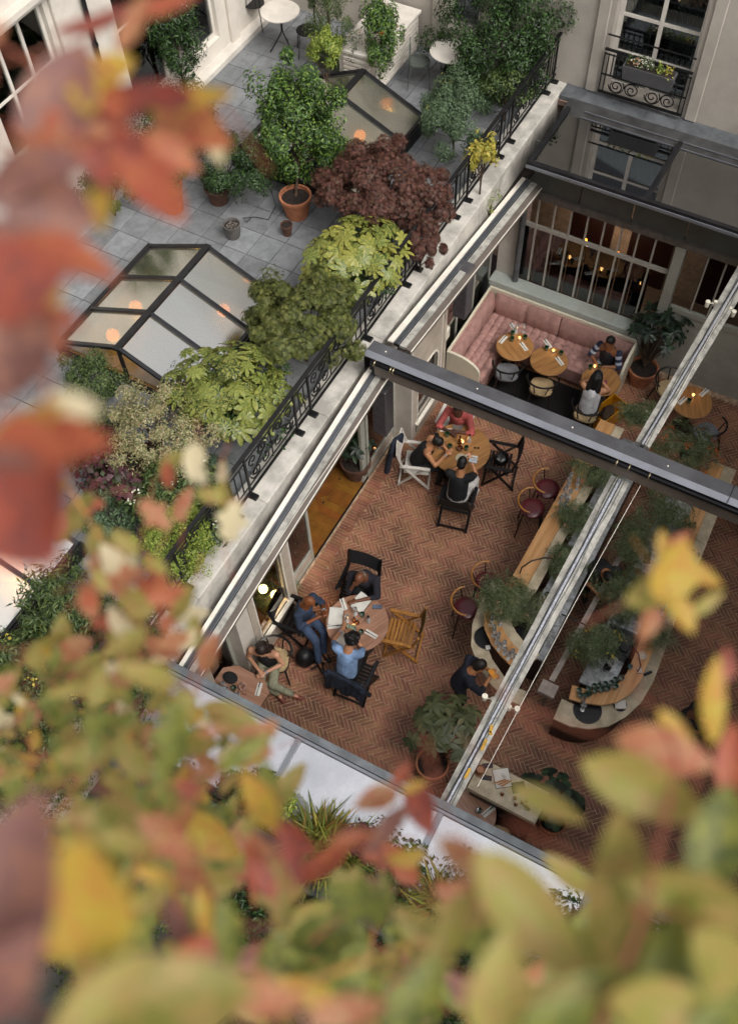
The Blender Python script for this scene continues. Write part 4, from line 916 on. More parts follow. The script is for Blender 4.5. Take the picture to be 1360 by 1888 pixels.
# middle table: three people
person('person in a dusty pink top at the oak table, head hidden by the ridge beam', (10.05, 4.20, 0), PI + .2, pose(ell=(.30, .30, .78), elr=(.30, -.30, .78), hal=(.36, .02, .80), har=(.40, -.06, .80)), '#4a2d22', '#a8504d', '#4a1820', '#120d0c', 'short', 'rolled')
person('woman with dark bun and sleeveless black top leaning over the oak table', (9.06, 4.50, 0), -PI / 2 + .3,
       pose(chest=(.14, 0, .86), neck=(.24, 0, 1.00), head=(.33, 0, 1.09), look=(.8, .1, -.9), shl=(.19, .17, .95), shr=(.19, -.17, .95), ell=(.36, .22, .78), hal=(.48, .08, .82), elr=(.34, -.26, .78), har=(.50, -.10, .92)),
       '#b8825c', '#121214', '#16161a', '#0d0a0a', 'bun', 'none', extra=watch(1, '#b0b0b0'))
person('man in black t-shirt and white trousers holding a phone over the oak table', (8.70, 3.56, 0), .22,
       pose(pelvis=(.0, 0, .52), chest=(.08, 0, .88), neck=(.14, 0, 1.06), head=(.21, .0, 1.19), look=(1, -.1, -.75), ell=(.24, .24, .76), hal=(.38, .12, .77), elr=(.28, -.24, .86), har=(.46, -.10, .98), knl=(.42, .16, .5), knr=(.42, -.22, .5), anr=(.38, -.24, .09), tor=(.52, -.26, .045)),
       '#b07a55', '#17191e', '#c9c7c4', '#0f0c0b', 'short', 'short', shoes='#d0d0d0')
# banquette and bar
person('man in dark vest over a striped shirt sitting on the pink banquette', (12.62, 2.42, 0), PI - .15, pose(neck=(.10, 0, 1.07), head=(.15, 0, 1.22), look=(1, .1, -.7), ell=(.18, .28, .76), hal=(.34, .05, .76), elr=(.20, -.28, .76), har=(.36, -.05, .76)), '#8a5a3c', '#1b1e2a', '#c4c6cc', '#0c0a0a', 'short', 'none',
       extra=lambda t, H, R3, arms, nk, ch: [rem([('c', sh.lerp(el, a), sh.lerp(el, a + .14), .062, .060)], .009, 'striped_sleeve', cloth(c), t, 1) for sh, el, ha in arms for a, c in ((.0, '#2b3350'), (.22, '#b9c2d4'), (.44, '#2b3350'), (.66, '#b9c2d4'), (.84, '#2b3350'))])
person('person with long black hair and black headphones in a white vest at the small table', (11.45, 2.33, 0), .1, pose(chest=(.10, 0, .86), neck=(.17, 0, 1.02), head=(.24, 0, 1.13), look=(.8, 0, -.8), shl=(.14, .18, .96), shr=(.14, -.18, .96), ell=(.34, .26, .76), elr=(.34, -.26, .76), hal=(.46, .05, .84), har=(.46, -.05, .84)), '#c08c68', '#c4c4c8', '#1b1b1e', '#0b0909', 'long', 'none', extra=headphones)
STAND = dict(pelvis=(0, 0, .93), chest=(.04, 0, 1.28), neck=(.09, 0, 1.46), head=(.16, 0, 1.58), look=(1, 0, -.7), shl=(.06, .19, 1.40), shr=(.06, -.19, 1.40), ell=(.16, .24, 1.14), elr=(.16, -.24, 1.14), hal=(.36, .10, 1.14), har=(.36, -.10, 1.14), knl=(.04, .1, .5), knr=(.06, -.1, .5), anl=(0, .1, .09), anr=(0, -.1, .09), tol=(.14, .11, .045), tor=(.14, -.11, .045))
def stand(**k): d = dict(STAND); d.update(k); return d
person('man in navy sweater leaning on the stone bar end holding a yellow phone', (5.52, 1.96, 0), -1.05, stand(chest=(.10, 0, 1.24), neck=(.18, 0, 1.38), head=(.27, .02, 1.47), shl=(.13, .20, 1.33), shr=(.13, -.20, 1.33), ell=(.26, .26, 1.10), elr=(.28, -.24, 1.10), hal=(.46, .06, 1.14), har=(.44, .0, 1.12)), '#a8714c', '#161b2a', '#12141c', '#1c1410', 'short', 'rolled')
person('bartender in black bending over the work counter behind the middle rail', (8.30, .88, 0), PI + .5, stand(chest=(.22, 0, 1.20), neck=(.34, 0, 1.32), head=(.43, 0, 1.38), shl=(.25, .19, 1.28), shr=(.25, -.19, 1.28), ell=(.36, .24, 1.06), elr=(.36, -.24, 1.06), hal=(.5, .12, 1.02), har=(.5, -.12, 1.02)), '#a86f48', '#141519', '#101116', '#0f0b0a', 'short', 'short')
person('seated guest in dark coat at the right edge of the brick floor', (6.62, -1.12, 0), -1.5, pose(ell=(.22, .3, .8)), '#6e4a36', '#17151a', '#1c2436', '#120e0d', 'short', 'long')
person('seated guest in black and white beyond the bar at the right edge', (10.8, -.75, 0), -2.0, pose(), '#9a6a4a', '#d0d0d4', '#15151a', '#0d0a0a', 'short', 'short')
person('woman with long brown hair in a black sleeveless top and sage trousers checking her watch', (4.62, 4.78, 0), PI + .3,
       pose(chest=(.05, 0, .87), neck=(.08, 0, 1.05), head=(.14, 0, 1.18), look=(.9, 0, -.8), ell=(.14, .28, .78), hal=(.34, .06, .80), elr=(.12, -.27, .78), har=(.33, -.04, .84), knl=(.40, .16, .50), knr=(.42, -.02, .56), anl=(.34, .42, .10), anr=(.38, .20, .12), tol=(.36, .56, .05), tor=(.46, .30, .05)),
       '#c08f72', '#15161a', '#8d8d76', '#21120e', 'long', 'none', shoes='#7a3d30', extra=watch(0))
# ================================================================ small things on tables
M_paper = mat('white_paper', '#d4d2cb', .7, var=.04, scale=6); M_cutl = mat('dark_cutlery', '#23232a', .3, metal=.6); M_ggl = glass('green_tumbler_glass', '#2c5b34', .10, .03, trans=.8, milk=.35, milkcol='#2f7040')
M_wgl = glass('wine_glass', '#f6f6f6', .18, .05, milk=.34, milkcol='#ffffff'); M_amb = glass('amber_bottle_glass', '#a85a14', .08, .03, milk=.35, milkcol='#8a4510')  # wine glass: white diffuse mixed in to stand for glints
M_plate = mat('grey_plate', '#6d6761', .4, var=.06); M_cream_pl = mat('cream_plate', '#b5aa92', .4, var=.05); M_flame = emis('candle_glow', '#ffb040', 14)
def napkin(label, p, rz, group=None, z=.75):
    t = thing('napkin', label, 'napkin', (p[0], p[1], z), rz, group)
    q = MB(); q.bbox(-.105, .105, -.038, .038, 0, .008, .003); q.build('cloth', M_paper, t)
    q = MB(); q.bar((-.10, .008, .011), (.03, .008, .011), .009, .004); q.bar((.03, .008, .011), (.115, .008, .011), .016, .005); q.build('knife', M_cutl, t)
def tumbler(label, p, z=.75, m=None, r=.041, h=.085, group=None, name='tumbler', cat='glass'):
    o = MB(); o.lathe([(r * .82, 0), (r, h), (r * .93, h), (r * .76, .01)], 16, cap=False); o.lathe([(r * .76, .008), (.001, .008)], 16, cap=False); o.lathe([(r*.82,0),(.001,0)],16,cap=False); o = o.build(name, m or M_ggl, None, smooth=True); o.location = (p[0], p[1], z); return tag(o, label, cat, group)
wine_me = None
def wineglass(label, p, z=.75, group=None):
    global wine_me
    if wine_me is None:
        q = MB(); q.lathe([(.001, .002), (.034, 0), (.034, .003), (.006, .010), (.004, .085), (.012, .092), (.036, .12), (.040, .15), (.031, .20), (.029, .20), (.038, .15), (.034, .122), (.001, .096)], 18, cap=False); wine_me = q.mesh('wine_glass', M_wgl, True)
    o = link('wine_glass', wine_me); o.location = (p[0], p[1], z); return tag(o, label, 'wine glass', group)
def candle(label, p, z=.75, power=.22):
    t = thing('tea_light', label, 'candle', (p[0], p[1], z)); q = MB(); q.lathe([(.028, 0), (.034, .055), (.031, .055), (.026, .006), (.001, .006)], 14, cap=False); q.build('holder', M_wgl, t, smooth=True)
    q = MB(); q.lathe([(.019, .006), (.019, .028)], 12); q.build('wax', mat('wax', '#d8cdb8', .5), t); q = MB(); q.ball((0, 0, .042), (.010, .010, .016), 8); q.build('flame', M_flame, t, smooth=True)
    l = bpy.data.lights.new('flame_light', 'POINT'); l.energy = power; l.color = (1, .55, .2); l.shadow_soft_size = .03; o = link('flame_light', l, t); o.location = (0, 0, .09); return t
def book(label, p, rz, w_=.30, d=.22, z=.75, m=None, open_=True, name='notebook', cat='notebook', group=None):
    t = thing(name, label, cat, (p[0], p[1], z), rz, group); q = MB(); q.bbox(-w_ / 2 - .006, w_ / 2 + .006, -d / 2 - .006, d / 2 + .006, 0, .006, .002); q.build('cover', M_cutl, t)
    if open_:
        for s in (-1, 1):
            q = MB(); rings = []
            for i in range(6): u = i / 5; rings.append([(s * (u * w_ / 2), y, .0062 + .010 * math.sin(PI * (1 - u) * .8 + .1)) for y in (-d / 2, d / 2)] + [(s * (u * w_ / 2), y, .006) for y in (d / 2, -d / 2)])
            q.loft(rings); q.build('pages', m or M_paper, t, smooth=True)
    else: q = MB(); q.bbox(-w_ / 2, w_ / 2, -d / 2, d / 2, .0062, .014, .002); q.build('pages', m or M_paper, t)
    return t
def phone(label, p, rz, z=.75, m=None, tilt=None, case=None):
    t = thing('phone', label, 'phone', (p[0], p[1], z), rz)
    if tilt: t.rotation_euler = tilt
    q = MB(); q.bbox(-.037, .037, -.076, .076, 0, .008, .004); q.build('case', case or M_cutl, t); q = MB(); q.box(-.033, .033, -.071, .071, .0082, .0092); q.build('screen', m or mat('dark_screen', '#15171c', .08), t); return t
def plate(label, p, r=.10, m=None, z=.75):
    o = MB(); o.lathe([(r * .55, 0), (r, .014), (r, .019), (r * .6, .008), (.001, .008)], 28, cap=False); o = o.build('plate', m or M_plate, None, smooth=True); o.location = (p[0], p[1], z); return tag(o, label, 'plate')
A_ = lambda x, y, z=.75: at(x, y, z)
# near table
napkin('folded napkin with pen lying between the two bald men on the near table', A_(633, 1114), math.radians(-55) + PI / 2 + .2)
napkin('folded napkin with knife under the left notebook on the near table', A_(616, 1155), .95 - PI / 2 - .35)
napkin('folded napkin with knife in front of the empty wooden armchair', A_(684, 1169), .95 + .55)
book('open notebook with blank white pages in front of the man in denim', A_(619, 1136), -.55 + PI / 2 - .95 + .35)
book('white notebook in front of the bald man leaning on his hand', A_(666, 1112), -.1)
book('small notebook behind the forearm of the man in glasses', A_(665, 1101), -.2, w_=.16, d=.12, open_=False)
book('white notebook beneath the phone of the person in light blue', A_(634, 1178), .1)
phone('blue grey phone lying on the right side of the near table', A_(695, 1119), .5 - .0, m=mat('phone_back', '#5d6a80', .3))
phone('phone held up by the person in light blue showing a photo of the table', (5.50, 3.80, 1.03), 0, z=1.03, tilt=(.5, -.4, .2), m=mat('phone_picture', '#7c8a68', .3, var=.5, scale=40, col2='#2f3a2a'))
tumbler('green tumbler between the notebook and the blue grey phone', A_(668, 1136)); tumbler('green tumbler beside the amber bottles on the near table', A_(637, 1158)); tumbler('green tumbler nearest the napkin by the wooden armchair', A_(666, 1168))
for (x, y), l in zip(((655, 1132), (640, 1145), (654, 1168)), ('wine glass at the edge of the white notebook of the man in glasses', 'wine glass touching the open notebook of the man in denim', 'wine glass just behind the curly haired head')): wineglass(l, A_(x, y))
def bottle(label, p, m, r=.03, h=.12, z=.75, cap=None):
    t = thing('bottle', label, 'bottle', (p[0], p[1], z)); q = MB(); q.lathe([(r, 0), (r, h * .55), (r * .45, h * .75), (r * .4, h)], 14); q.build('bottle_body', m, t, smooth=True); q = MB(); q.lathe([(r * .5, h), (r * .5, h + .02)], 12); q.build('stopper', cap or M_cutl, t); return t
bottle('small amber bottle standing left of its twin on the near table', A_(653, 1146), M_amb); bottle('small dark amber jar standing right of its twin on the near table', A_(659, 1150), M_amb, r=.032, h=.09)
bottle('clear glass carafe on the near table', A_(679, 1146), M_wgl, r=.042, h=.16)
candle('tea light burning in the middle of the near table', A_(652, 1156))
# jacket, backpack, bags
def heap(name, label, cat, pts, m, loc, vox=.015):
    o = rem(pts, vox, name, m, None, 4); o.location = loc; return tag(o, label, cat)
M_navy = mat('navy_fabric', '#1a2333', .9, var=.25, scale=10, bump=.6, bscale=14)
def drape(ys, top, sway):
    out = []
    for i, y in enumerate(ys):
        h = sway[i % len(sway)]; out += [('c', (-.03, y, top), (-.075 - .02 * (i % 2), y, top - h), .034, .042), ('c', (-.03, y, top), (.03, y, top - h * .35), .034, .03)]
    return out
JY = [-.30 + .045 * i for i in range(14)]
heap('jacket', 'navy jacket hanging over the back of the black armchair of the person in light blue', 'jacket', drape(JY, .96, [.36, .30, .26, .24, .28, .33, .40]) + [('c', (-.05, -.31, .9), (.06, -.36, .60), .05, .04), ('c', (-.05, .31, .9), (-.02, .34, .55), .05, .045)], M_navy, (4.76, 3.47, 0))
heap('coat', 'dark coat draped over the white armchair of the woman in black', 'coat', [('c', (x * .9 + .0, .10 - abs(x) * .3, .96), (x - .03, .16 - abs(x) * .3, .96 - h), .04, .055) for x, h in ((-.28, .5), (-.22, .42), (-.16, .36), (-.1, .33), (-.04, .36), (.02, .42), (.08, .5), (.14, .55), (.2, .5))], M_navy, (8.92, 4.80, 0))
heap('backpack', 'black backpack on the bricks behind the man in jeans', 'backpack', [('e', (0, 0, .20), (.17, .15, .21), None), ('e', (.06, -.05, .14), (.13, .12, .12), None), ('c', (-.1, -.16, .1), (.12, -.26, .03), .018, .018), ('c', (.12, -.26, .03), (.0, -.3, .03), .018, .018)], mat('black_nylon', '#0f0f11', .5, var=.2, bump=.3, bscale=20), (5.02, 4.40, 0))
heap('handbag', 'dark red and black bag on the floor left of the chair with the navy jacket', 'bag', [('e', (0, 0, .16), (.12, .07, .16), None), ('c', (-.06, 0, .3), (.06, 0, .3), .015, .015)], mat('oxblood_nylon', '#2a0b10', .5, var=.4, col2='#0f0d0e'), (4.86, 3.86, 0))
heap('handbag', 'shiny black bag lying on the empty black armchair at the oak table', 'bag', [('e', (0, 0, .53), (.15, .14, .10), None), ('c', (-.1, .05, .6), (.1, .05, .62), .03, .03)], mat('black_patent', '#0d0d10', .2, var=.2, bump=.6, bscale=14), (9.74, 3.22, 0))
heap('clutch_bag', 'black clutch bag on the octagonal table', 'bag', [('e', (0, 0, .785), (.10, .13, .03), None)], M_can, (4.0, 5.05, 0))
# middle table
for (x, y), a, l in (((822, 793), .4, 'folded napkin with knife beside the person in pink'), ((869, 843), .3, 'folded napkin with knife beside the phone of the man in the black tee')): napkin(l, A_(x, y), a + PI / 2)
plate('dark grey plate in front of the person in pink', A_(844, 787), .095); plate('grey bowl under the face of the woman leaning over the oak table', A_(811, 821), .09, M_plate); plate('cream plate in front of the man in the black tee', A_(850, 846), .10, M_cream_pl)
phone('black phone lying beside the plate of the woman in black', A_(806, 804), .2 - .9); phone('black phone near the empty black armchair', A_(867, 797), .55); phone('phone held by the man in the black tee', (9.16, 3.52, 1.0), 0, z=1.0, tilt=(.3, -.5, .3), m=mat('phone_chat', '#76808c', .3, var=.4, scale=60, col2='#22262e'))
for (x, y), l in zip(((824, 804), (829, 826), (859, 829)), ('green tumbler beside the napkin of the person in pink', 'green tumbler near the middle of the oak table, left one', 'green tumbler near the middle of the oak table, right one')): tumbler(l, A_(x, y))
bottle('amber water bottle on the oak table', A_(847, 818), M_amb, r=.035, h=.2); bottle('clear carafe on the oak table', A_(864, 814), M_wgl, r=.04, h=.17); candle('tea light burning in the middle of the oak table by the beam', A_(852, 817)); tumbler('round amber glass bowl on the oak table', A_(847, 829), m=M_amb, r=.055, h=.06, name='bowl', cat='bowl')
q = MB(); 
for s in (-1, 1): q.lathe([(.022, 0), (.022, .004)], 10, Tm(0, s * .028, .0))
q.bar((0, -.01, .003), (0, .01, .003), .005, .004); o = q.build('sunglasses', M_cutl, None); o.location = A_(878, 826); o.rotation_euler = (0, 0, .4); tag(o, 'folded black sunglasses on the right side of the oak table', 'sunglasses')
# banquette tables
for (x, y), a, l in (((946, 604), .75, 'napkin at the back of the corner banquette table'), ((927, 626), -.35, 'napkin on the left side of the corner banquette table'), ((965, 639), .75, 'napkin at the front of the corner banquette table'), ((1009, 634), .75, 'napkin at the back of the middle banquette table'), ((1031, 666), .75, 'napkin at the front of the middle banquette table'), ((1297, 724), -.5, 'napkin beside the candle on the table right of the rail'), ((1257, 739), -.5, 'napkin half under the rail on the right hand table'), ((477, 1271), .1, 'folded napkin with knife on the octagonal table'), ((900, 1496), -.6, 'folded napkin with dark stripe on the table below the host stand')): napkin(l, A_(x, y), a + .2)
for (x, y), l in (((944, 617), 'green tumbler behind the candle on the corner banquette table'), ((943, 628), 'green tumbler left of the candle on the corner banquette table'), ((967, 625), 'green tumbler right of the candle on the corner banquette table'), ((1006, 645), 'green tumbler at the back of the middle banquette table'), ((1033, 654), 'green tumbler at the front of the middle banquette table'), ((1087, 680), 'green tumbler left of the candle at the striped shirt man'), ((1104, 679), 'green tumbler right of the candle at the striped shirt man'), ((1268, 742), 'green tumbler on the table right of the rail'), ((432, 1271), 'green tumbler on the octagonal table'), ((882, 1497), 'green glass on the table below the host stand')): tumbler(l, A_(x, y))
for (x, y), l in (((957, 626), 'tea light on the corner banquette table'), ((1019, 649), 'tea light on the middle banquette table'), ((1095, 678), 'tea light on the table of the man in the striped shirt'), ((1276, 731), 'tea light on the table right of the middle rail')): candle(l, A_(x, y))
wineglass('wine glass next to the candle on the corner banquette table', A_(951, 613)); wineglass('wine glass at the right rim of the corner banquette table', A_(964, 612)); wineglass('wine glass on the octagonal table beside the clutch bag', A_(414, 1268)); wineglass('wine glass at the window edge of the octagonal table', A_(420, 1277)); wineglass('wine glass on the octagonal table behind the eyeglasses', A_(441, 1287))
book('small red and blue card on the table of the striped shirt man', A_(1115, 705), .4, w_=.07, d=.05, m=mat('red_blue_card', '#b03a22', .5, var=.5, scale=30, col2='#2b3a7a'), open_=False, name='card', cat='card')
heap('flower_posy', 'small posy of pink flowers on the octagonal table', 'flowers', [('e', (.05 * math.cos(i * 2.4), .05 * math.sin(i * 2.4), .80 + .01 * (i % 3)), (.02, .02, .018), None) for i in range(9)], mat('pale_rose', '#b08a80', .6, var=.2, scale=30), (3.96, 4.80, 0), .008)
q = MB()
for s in (-1, 1): q.tube([(.03 * math.cos(a), s * .035 + .028 * math.sin(a), .004) for a in [2 * PI * i / 12 for i in range(13)]], .003, 5)
o = q.build('eyeglasses', M_amb, None); o.location = A_(447, 1276); tag(o, 'brown rimmed eyeglasses lying on the octagonal table', 'eyeglasses')
# yellow crate with bag
yb = thing('storage_box', 'open bright yellow box with a bag inside beside the striped shirt man', 'box', (11.78, 2.02, 0), -.35); My = mat('yellow_plastic', '#c98a12', .45, var=.05)
q = MB(); q.box(-.30, .30, -.17, -.15, 0, .36); q.box(-.30, .30, .15, .17, 0, .36); q.build('side', My, yb); q = MB(); q.box(-.32, -.30, -.17, .17, 0, .36); q.box(.30, .32, -.17, .17, 0, .36); q.build('end', My, yb); q = MB(); q.box(-.3, .3, -.15, .15, 0, .02); q.build('bottom', My, yb)
heap('bag', 'brown bag lying inside the yellow box', 'bag', [('e', (0, 0, .22), (.2, .11, .09), None)], mat('brown_bag', '#4a392c', .8, var=.2, bump=.4), (11.78, 2.02, 0))
# yellow phone in the hand at the bar
phone('bright yellow phone in the hand of the man in the navy sweater', (5.76, 1.56, 1.20), 0, z=1.20, tilt=(.25, -.35, -.55), m=mat('yellow_screen', '#d98d12', .4), case=mat('yellow_case', '#e09a10', .45))

# ================================================================ the bar: two counters
M_bartop = wood('counter_wood', '#cb9c6a', '#b3824f', .35, 2.2, 0, coat=.2); M_marb = mat('veined_stone', '#c6b99f', .35, var=.18, scale=4, col2='#a3957c', coat=.1)
M_steel = mat('brushed_steel', '#b4b7ba', .35, metal=.5, var=.2, scale=12); M_bk = mat('bar_black', '#17171a', .35)
def smoothpoly(fn, n): return [fn(i / (n - 1)) for i in range(n)]
def counter(name, label, outer, inner, z0, z1, m, parent=None):
    """flat band between two outlines"""
    q = MB(); n = len(outer); rings = []
    for o, i in zip(outer, inner): rings.append([(o[0], o[1], z0), (o[0], o[1], z1), (i[0], i[1], z1), (i[0], i[1], z0)])
    q.loft(rings); return q.build(name, m, parent, world=True)
lb_ = thing('bar_counter', 'long wooden bar counter with rounded end left of the middle roof rail', 'bar counter', (8, 1.6, 0))
# left counter: outer edge runs along y = 1.98 and bends round towards the rail at its near end
def off(path, d):
    out = []
    for i, p in enumerate(path):
        a = Vector(path[max(i - 1, 0)]); c = Vector(path[min(i + 1, len(path) - 1)]); t_ = (c - a).normalized(); out.append((p[0] - t_.y * d, p[1] + t_.x * d))
    return out
pathL = [(x, 2.0 - (x - 7.2) * .012) for x in (10.9, 10, 9, 8, 7.4)] + [tuple(at(*p, 1.1).xy) for p in ((902, 1112), (891, 1135), (893, 1160), (905, 1186), (922, 1208), (940, 1226), (962, 1243))]
oL = [tuple(p) for p in pathL]; iL = off(oL, -.27) if False else off(oL, .27)
counter('wood_top', '', oL, iL, 1.06, 1.10, M_bartop, lb_); counter('stone_top', '', off(oL, .275), off(oL, .43), 1.045, 1.085, M_marb, lb_)
counter('apron', '', off(oL, .05), off(oL, .10), .02, 1.058, M_dkw, lb_)
st = [tuple(at(*p, .92).xy) for p in ((905, 1075), (884, 1112), (870, 1150), (868, 1190), (880, 1225), (905, 1262), (935, 1290), (960, 1300))]
counter('stone_ledge', '', st, [tuple(Vector(p).lerp(Vector(c), 1.0)) for p, c in zip(st, off(st, .24))], .87, .91, M_marb, lb_)
q = MB(); q.box(6.45, 10.9, 1.02, 1.50, .80, .85); q.build('work_surface', M_steel, lb_, world=True); q = MB(); q.box(6.45, 10.9, 1.04, 1.48, .02, .79); q.build('base_cabinet', M_bk, lb_, world=True)
q = MB(); q.box(6.42, 6.86, 1.12, 1.56, .86, 1.02); q.build('sink_box', M_bk, lb_, world=True)
rb_ = thing('bar_counter', 'rounded wooden bar counter with stone ledge right of the middle roof rail', 'bar counter', (7, .2, 0))
pr = [tuple(at(*p, 1.1).xy) for p in ((1048, 1288), (1075, 1296), (1108, 1300), (1136, 1295), (1160, 1280), (1180, 1255), (1197, 1215), (1217, 1160), (1243, 1093), (1268, 1030), (1298, 950), (1334, 860))]
counter('wood_top', '', pr, off(pr, .22), 1.06, 1.10, M_bartop, rb_)
sr = [tuple(at(*p, .95).xy) for p in ((1019, 1326), (1050, 1340), (1085, 1345), (1120, 1340), (1152, 1323), (1180, 1297), (1203, 1258), (1228, 1190), (1256, 1110), (1285, 1045), (1318, 960), (1356, 868))]
counter('stone_ledge', '', sr, off(sr, .34), .93, .97, M_marb, rb_); counter('apron', '', off(sr, .12), off(sr, .16), .02, .929, M_dkw, rb_)
q = MB(); q.add([tuple(at(1003 + 16, 1326, .969)), tuple(at(1046, 1262, .969)), tuple(at(1060, 1290, .969)), tuple(at(1060, 1336, .969))], [(0, 1, 2, 3)]); 
q = MB(); q.box(6.36, 10.6, -.05, .42, .90, .95); q.build('work_surface', M_steel, rb_, world=True); q = MB(); q.box(6.42, 10.6, -.03, .40, .02, .89); q.build('base_cabinet', M_bk, rb_, world=True)
q = MB(); q.bbox(6.95, 7.35, -.08, .36, .951, 1.16, .01); q.bbox(7.0, 7.3, -.03, .1, 1.161, 1.2, .01); tag(q.build('espresso_machine', M_bk, None, world=True), 'black espresso machine on the right bar counter', 'coffee machine')
q = MB(); q.bbox(7.42, 7.85, -.06, .38, .951, 1.05, .01); tag(q.build('steel_tray', mat('bright_steel', '#b9bcc0', .25, metal=.6, var=.3, scale=10), None, world=True), 'bright steel dish rack behind the espresso machine', 'rack')
# pale rail and post in the aisle
pl = thing('aisle_rail', 'narrow pale plank ending in a square slab in the aisle behind the bar', 'rail', (7.2, .74, 0)); M_pst = mat('pale_travertine', '#a0948c', .6, var=.12, scale=8)
q = MB(); q.bar(at(1016, 1256, .9), at(1150, 1012, .9), .085, .05); q.build('plank', M_pst, pl, world=True); q = MB(); c = at(1010, 1270, .9); q.bbox(c.x - .11, c.x + .11, c.y - .13, c.y + .13, .85, .92, .01); q.build('slab', M_pst, pl, world=True)
for pp_ in ((1013, 1262), (1100, 1103), (1146, 1020)):
    c = at(*pp_, .85); q = MB(); q.bar((c.x, c.y, .01), (c.x, c.y, .86), .05, .05, up=(1, 0, 0)); q.build('post', M_pst, pl, world=True)
# items on the bars
def tray(label, p, r, z):
    t = thing('tray', label, 'tray', (p[0], p[1], z)); q = MB(); q.lathe([(r, .0), (r, .022), (r - .012, .022), (r - .014, .006), (.001, .006)], 40, cap=False); q.build('tray_body', M_bk, t, smooth=True); return t
tray('large round black tray with two glasses on the right bar ledge', at(1082, 1310, .97), .205, .972); tray('round black tray with a white card on the left stone ledge', at(897, 1176, .92), .19, .915)
book('white card lying on the black tray of the left ledge', at(899, 1194, .93), .6, w_=.07, d=.07, z=.925, open_=False, name='card', cat='card')
wineglass('wine glass on the large round black tray, upper one', at(1072, 1297, .99), .98); wineglass('wine glass on the large round black tray, lower one', at(1073, 1308, .99), .98)
t = thing('napkin_stack', 'stack of white napkins on a dark plate on the right bar ledge', 'napkins', tuple(at(1142, 1300, .97)), .5); q = MB(); q.lathe([(.10, 0), (.10, .01)], 24); q.build('plate', M_cutl, t); q = MB(); q.bbox(-.07, .07, -.08, .08, .011, .05, .006); q.build('napkins', M_paper, t)
gt = [(1066, 1276), (1078, 1285), (1068, 1285) , (1083, 1274), (1094, 1268), (1103, 1267), (1107, 1275), (1114, 1264), (1118, 1273), (1125, 1262), (1132, 1256), (1133, 1269), (1144, 1253), (1095, 1277), (1084, 1283)]
ORD = ['first', 'second', 'third', 'fourth', 'fifth', 'sixth', 'seventh', 'eighth', 'ninth', 'tenth', 'eleventh', 'twelfth', 'thirteenth', 'fourteenth', 'fifteenth', 'sixteenth', 'seventeenth', 'eighteenth', 'nineteenth', 'twentieth', 'twenty-first', 'twenty-second', 'twenty-third', 'twenty-fourth']
for i, (x, y) in enumerate(sorted(gt)): tumbler('green water glass on the right wooden bar top, %s from the left of its cluster' % ORD[i], at(x, y, 1.1), 1.1, group='green glasses on the right bar top')
wl = [(907, 1144), (905, 1152), (921, 1144), (921, 1152), (910, 1165), (909, 1172), (917, 1178), (915, 1186), (919, 1197), (928, 1193), (929, 1205), (936, 1214), (943, 1209), (948, 1218)]
for i, (x, y) in enumerate(wl): wineglass('wine glass on the curved near end of the left bar, %s from the fern bouquet' % ORD[i], at(x, y, 1.1), 1.1, 'wine glasses on the curved end of the left bar')
for i, (x, y) in enumerate([(1050, 885), (1046, 893), (1045, 903), (1040, 911), (1049, 916), (1041, 925), (1032, 927), (1043, 933), (1037, 941), (1031, 942), (1040, 946), (1063, 893), (1062, 902)]): wineglass('wine glass at the beam end of the left bar, %s counting away from the beam' % ORD[i], at(x, y, 1.1), 1.1, 'wine glasses at the beam end of the left bar')
for i in range(24):
    x, y = 1262 - (i // 3) * 9 + (i % 3) * 9, 1022 + (i // 3) * 14 + (i % 3) * 5; wineglass('wine glass on the right bar behind the yellow leaves, %s counting towards the viewer' % ORD[i], at(x, y, 1.1), 1.1, 'wine glasses along the right bar')
tumbler('single green tumbler on the stone strip of the left bar', at(1037, 964, 1.09), 1.086)
def tap(label, pts, r=.012):
    q = MB(); q.tube(pts, r, 10); return tag(q.build('tap', M_bk, None, world=True, smooth=True), label, 'lamp' if False else 'tap')
p0, p1 = at(958, 1057, 1.1), at(1025, 1042, 1.0); tap('curved black arched tap over the left bar counter', [p0 + Vector((0, 0, .001)), p0 + Vector((.0, -.01, .2)), p0.lerp(p1, .25) + Vector((0, 0, .33)), p0.lerp(p1, .6) + Vector((0, 0, .34)), p1 + Vector((0, 0, .2)), p1 - Vector((0, 0, .12))])
p0, p1 = at(1175, 1238, 1.1), at(1160, 1200, .98); tap('curved black arched tap on the right bar counter', [p0, p0 + Vector((0, 0, .2)), p0.lerp(p1, .4) + Vector((0, 0, .3)), p1 + Vector((0, 0, .22)), p1])
q = MB(); q.tube([at(1034, 1132, 1.2), at(1100, 1162, 1.2)], .012, 8); tag(q.build('steel_bar', M_dark, None, world=True), 'thin dark bar spanning the aisle behind the middle rail', 'bar')
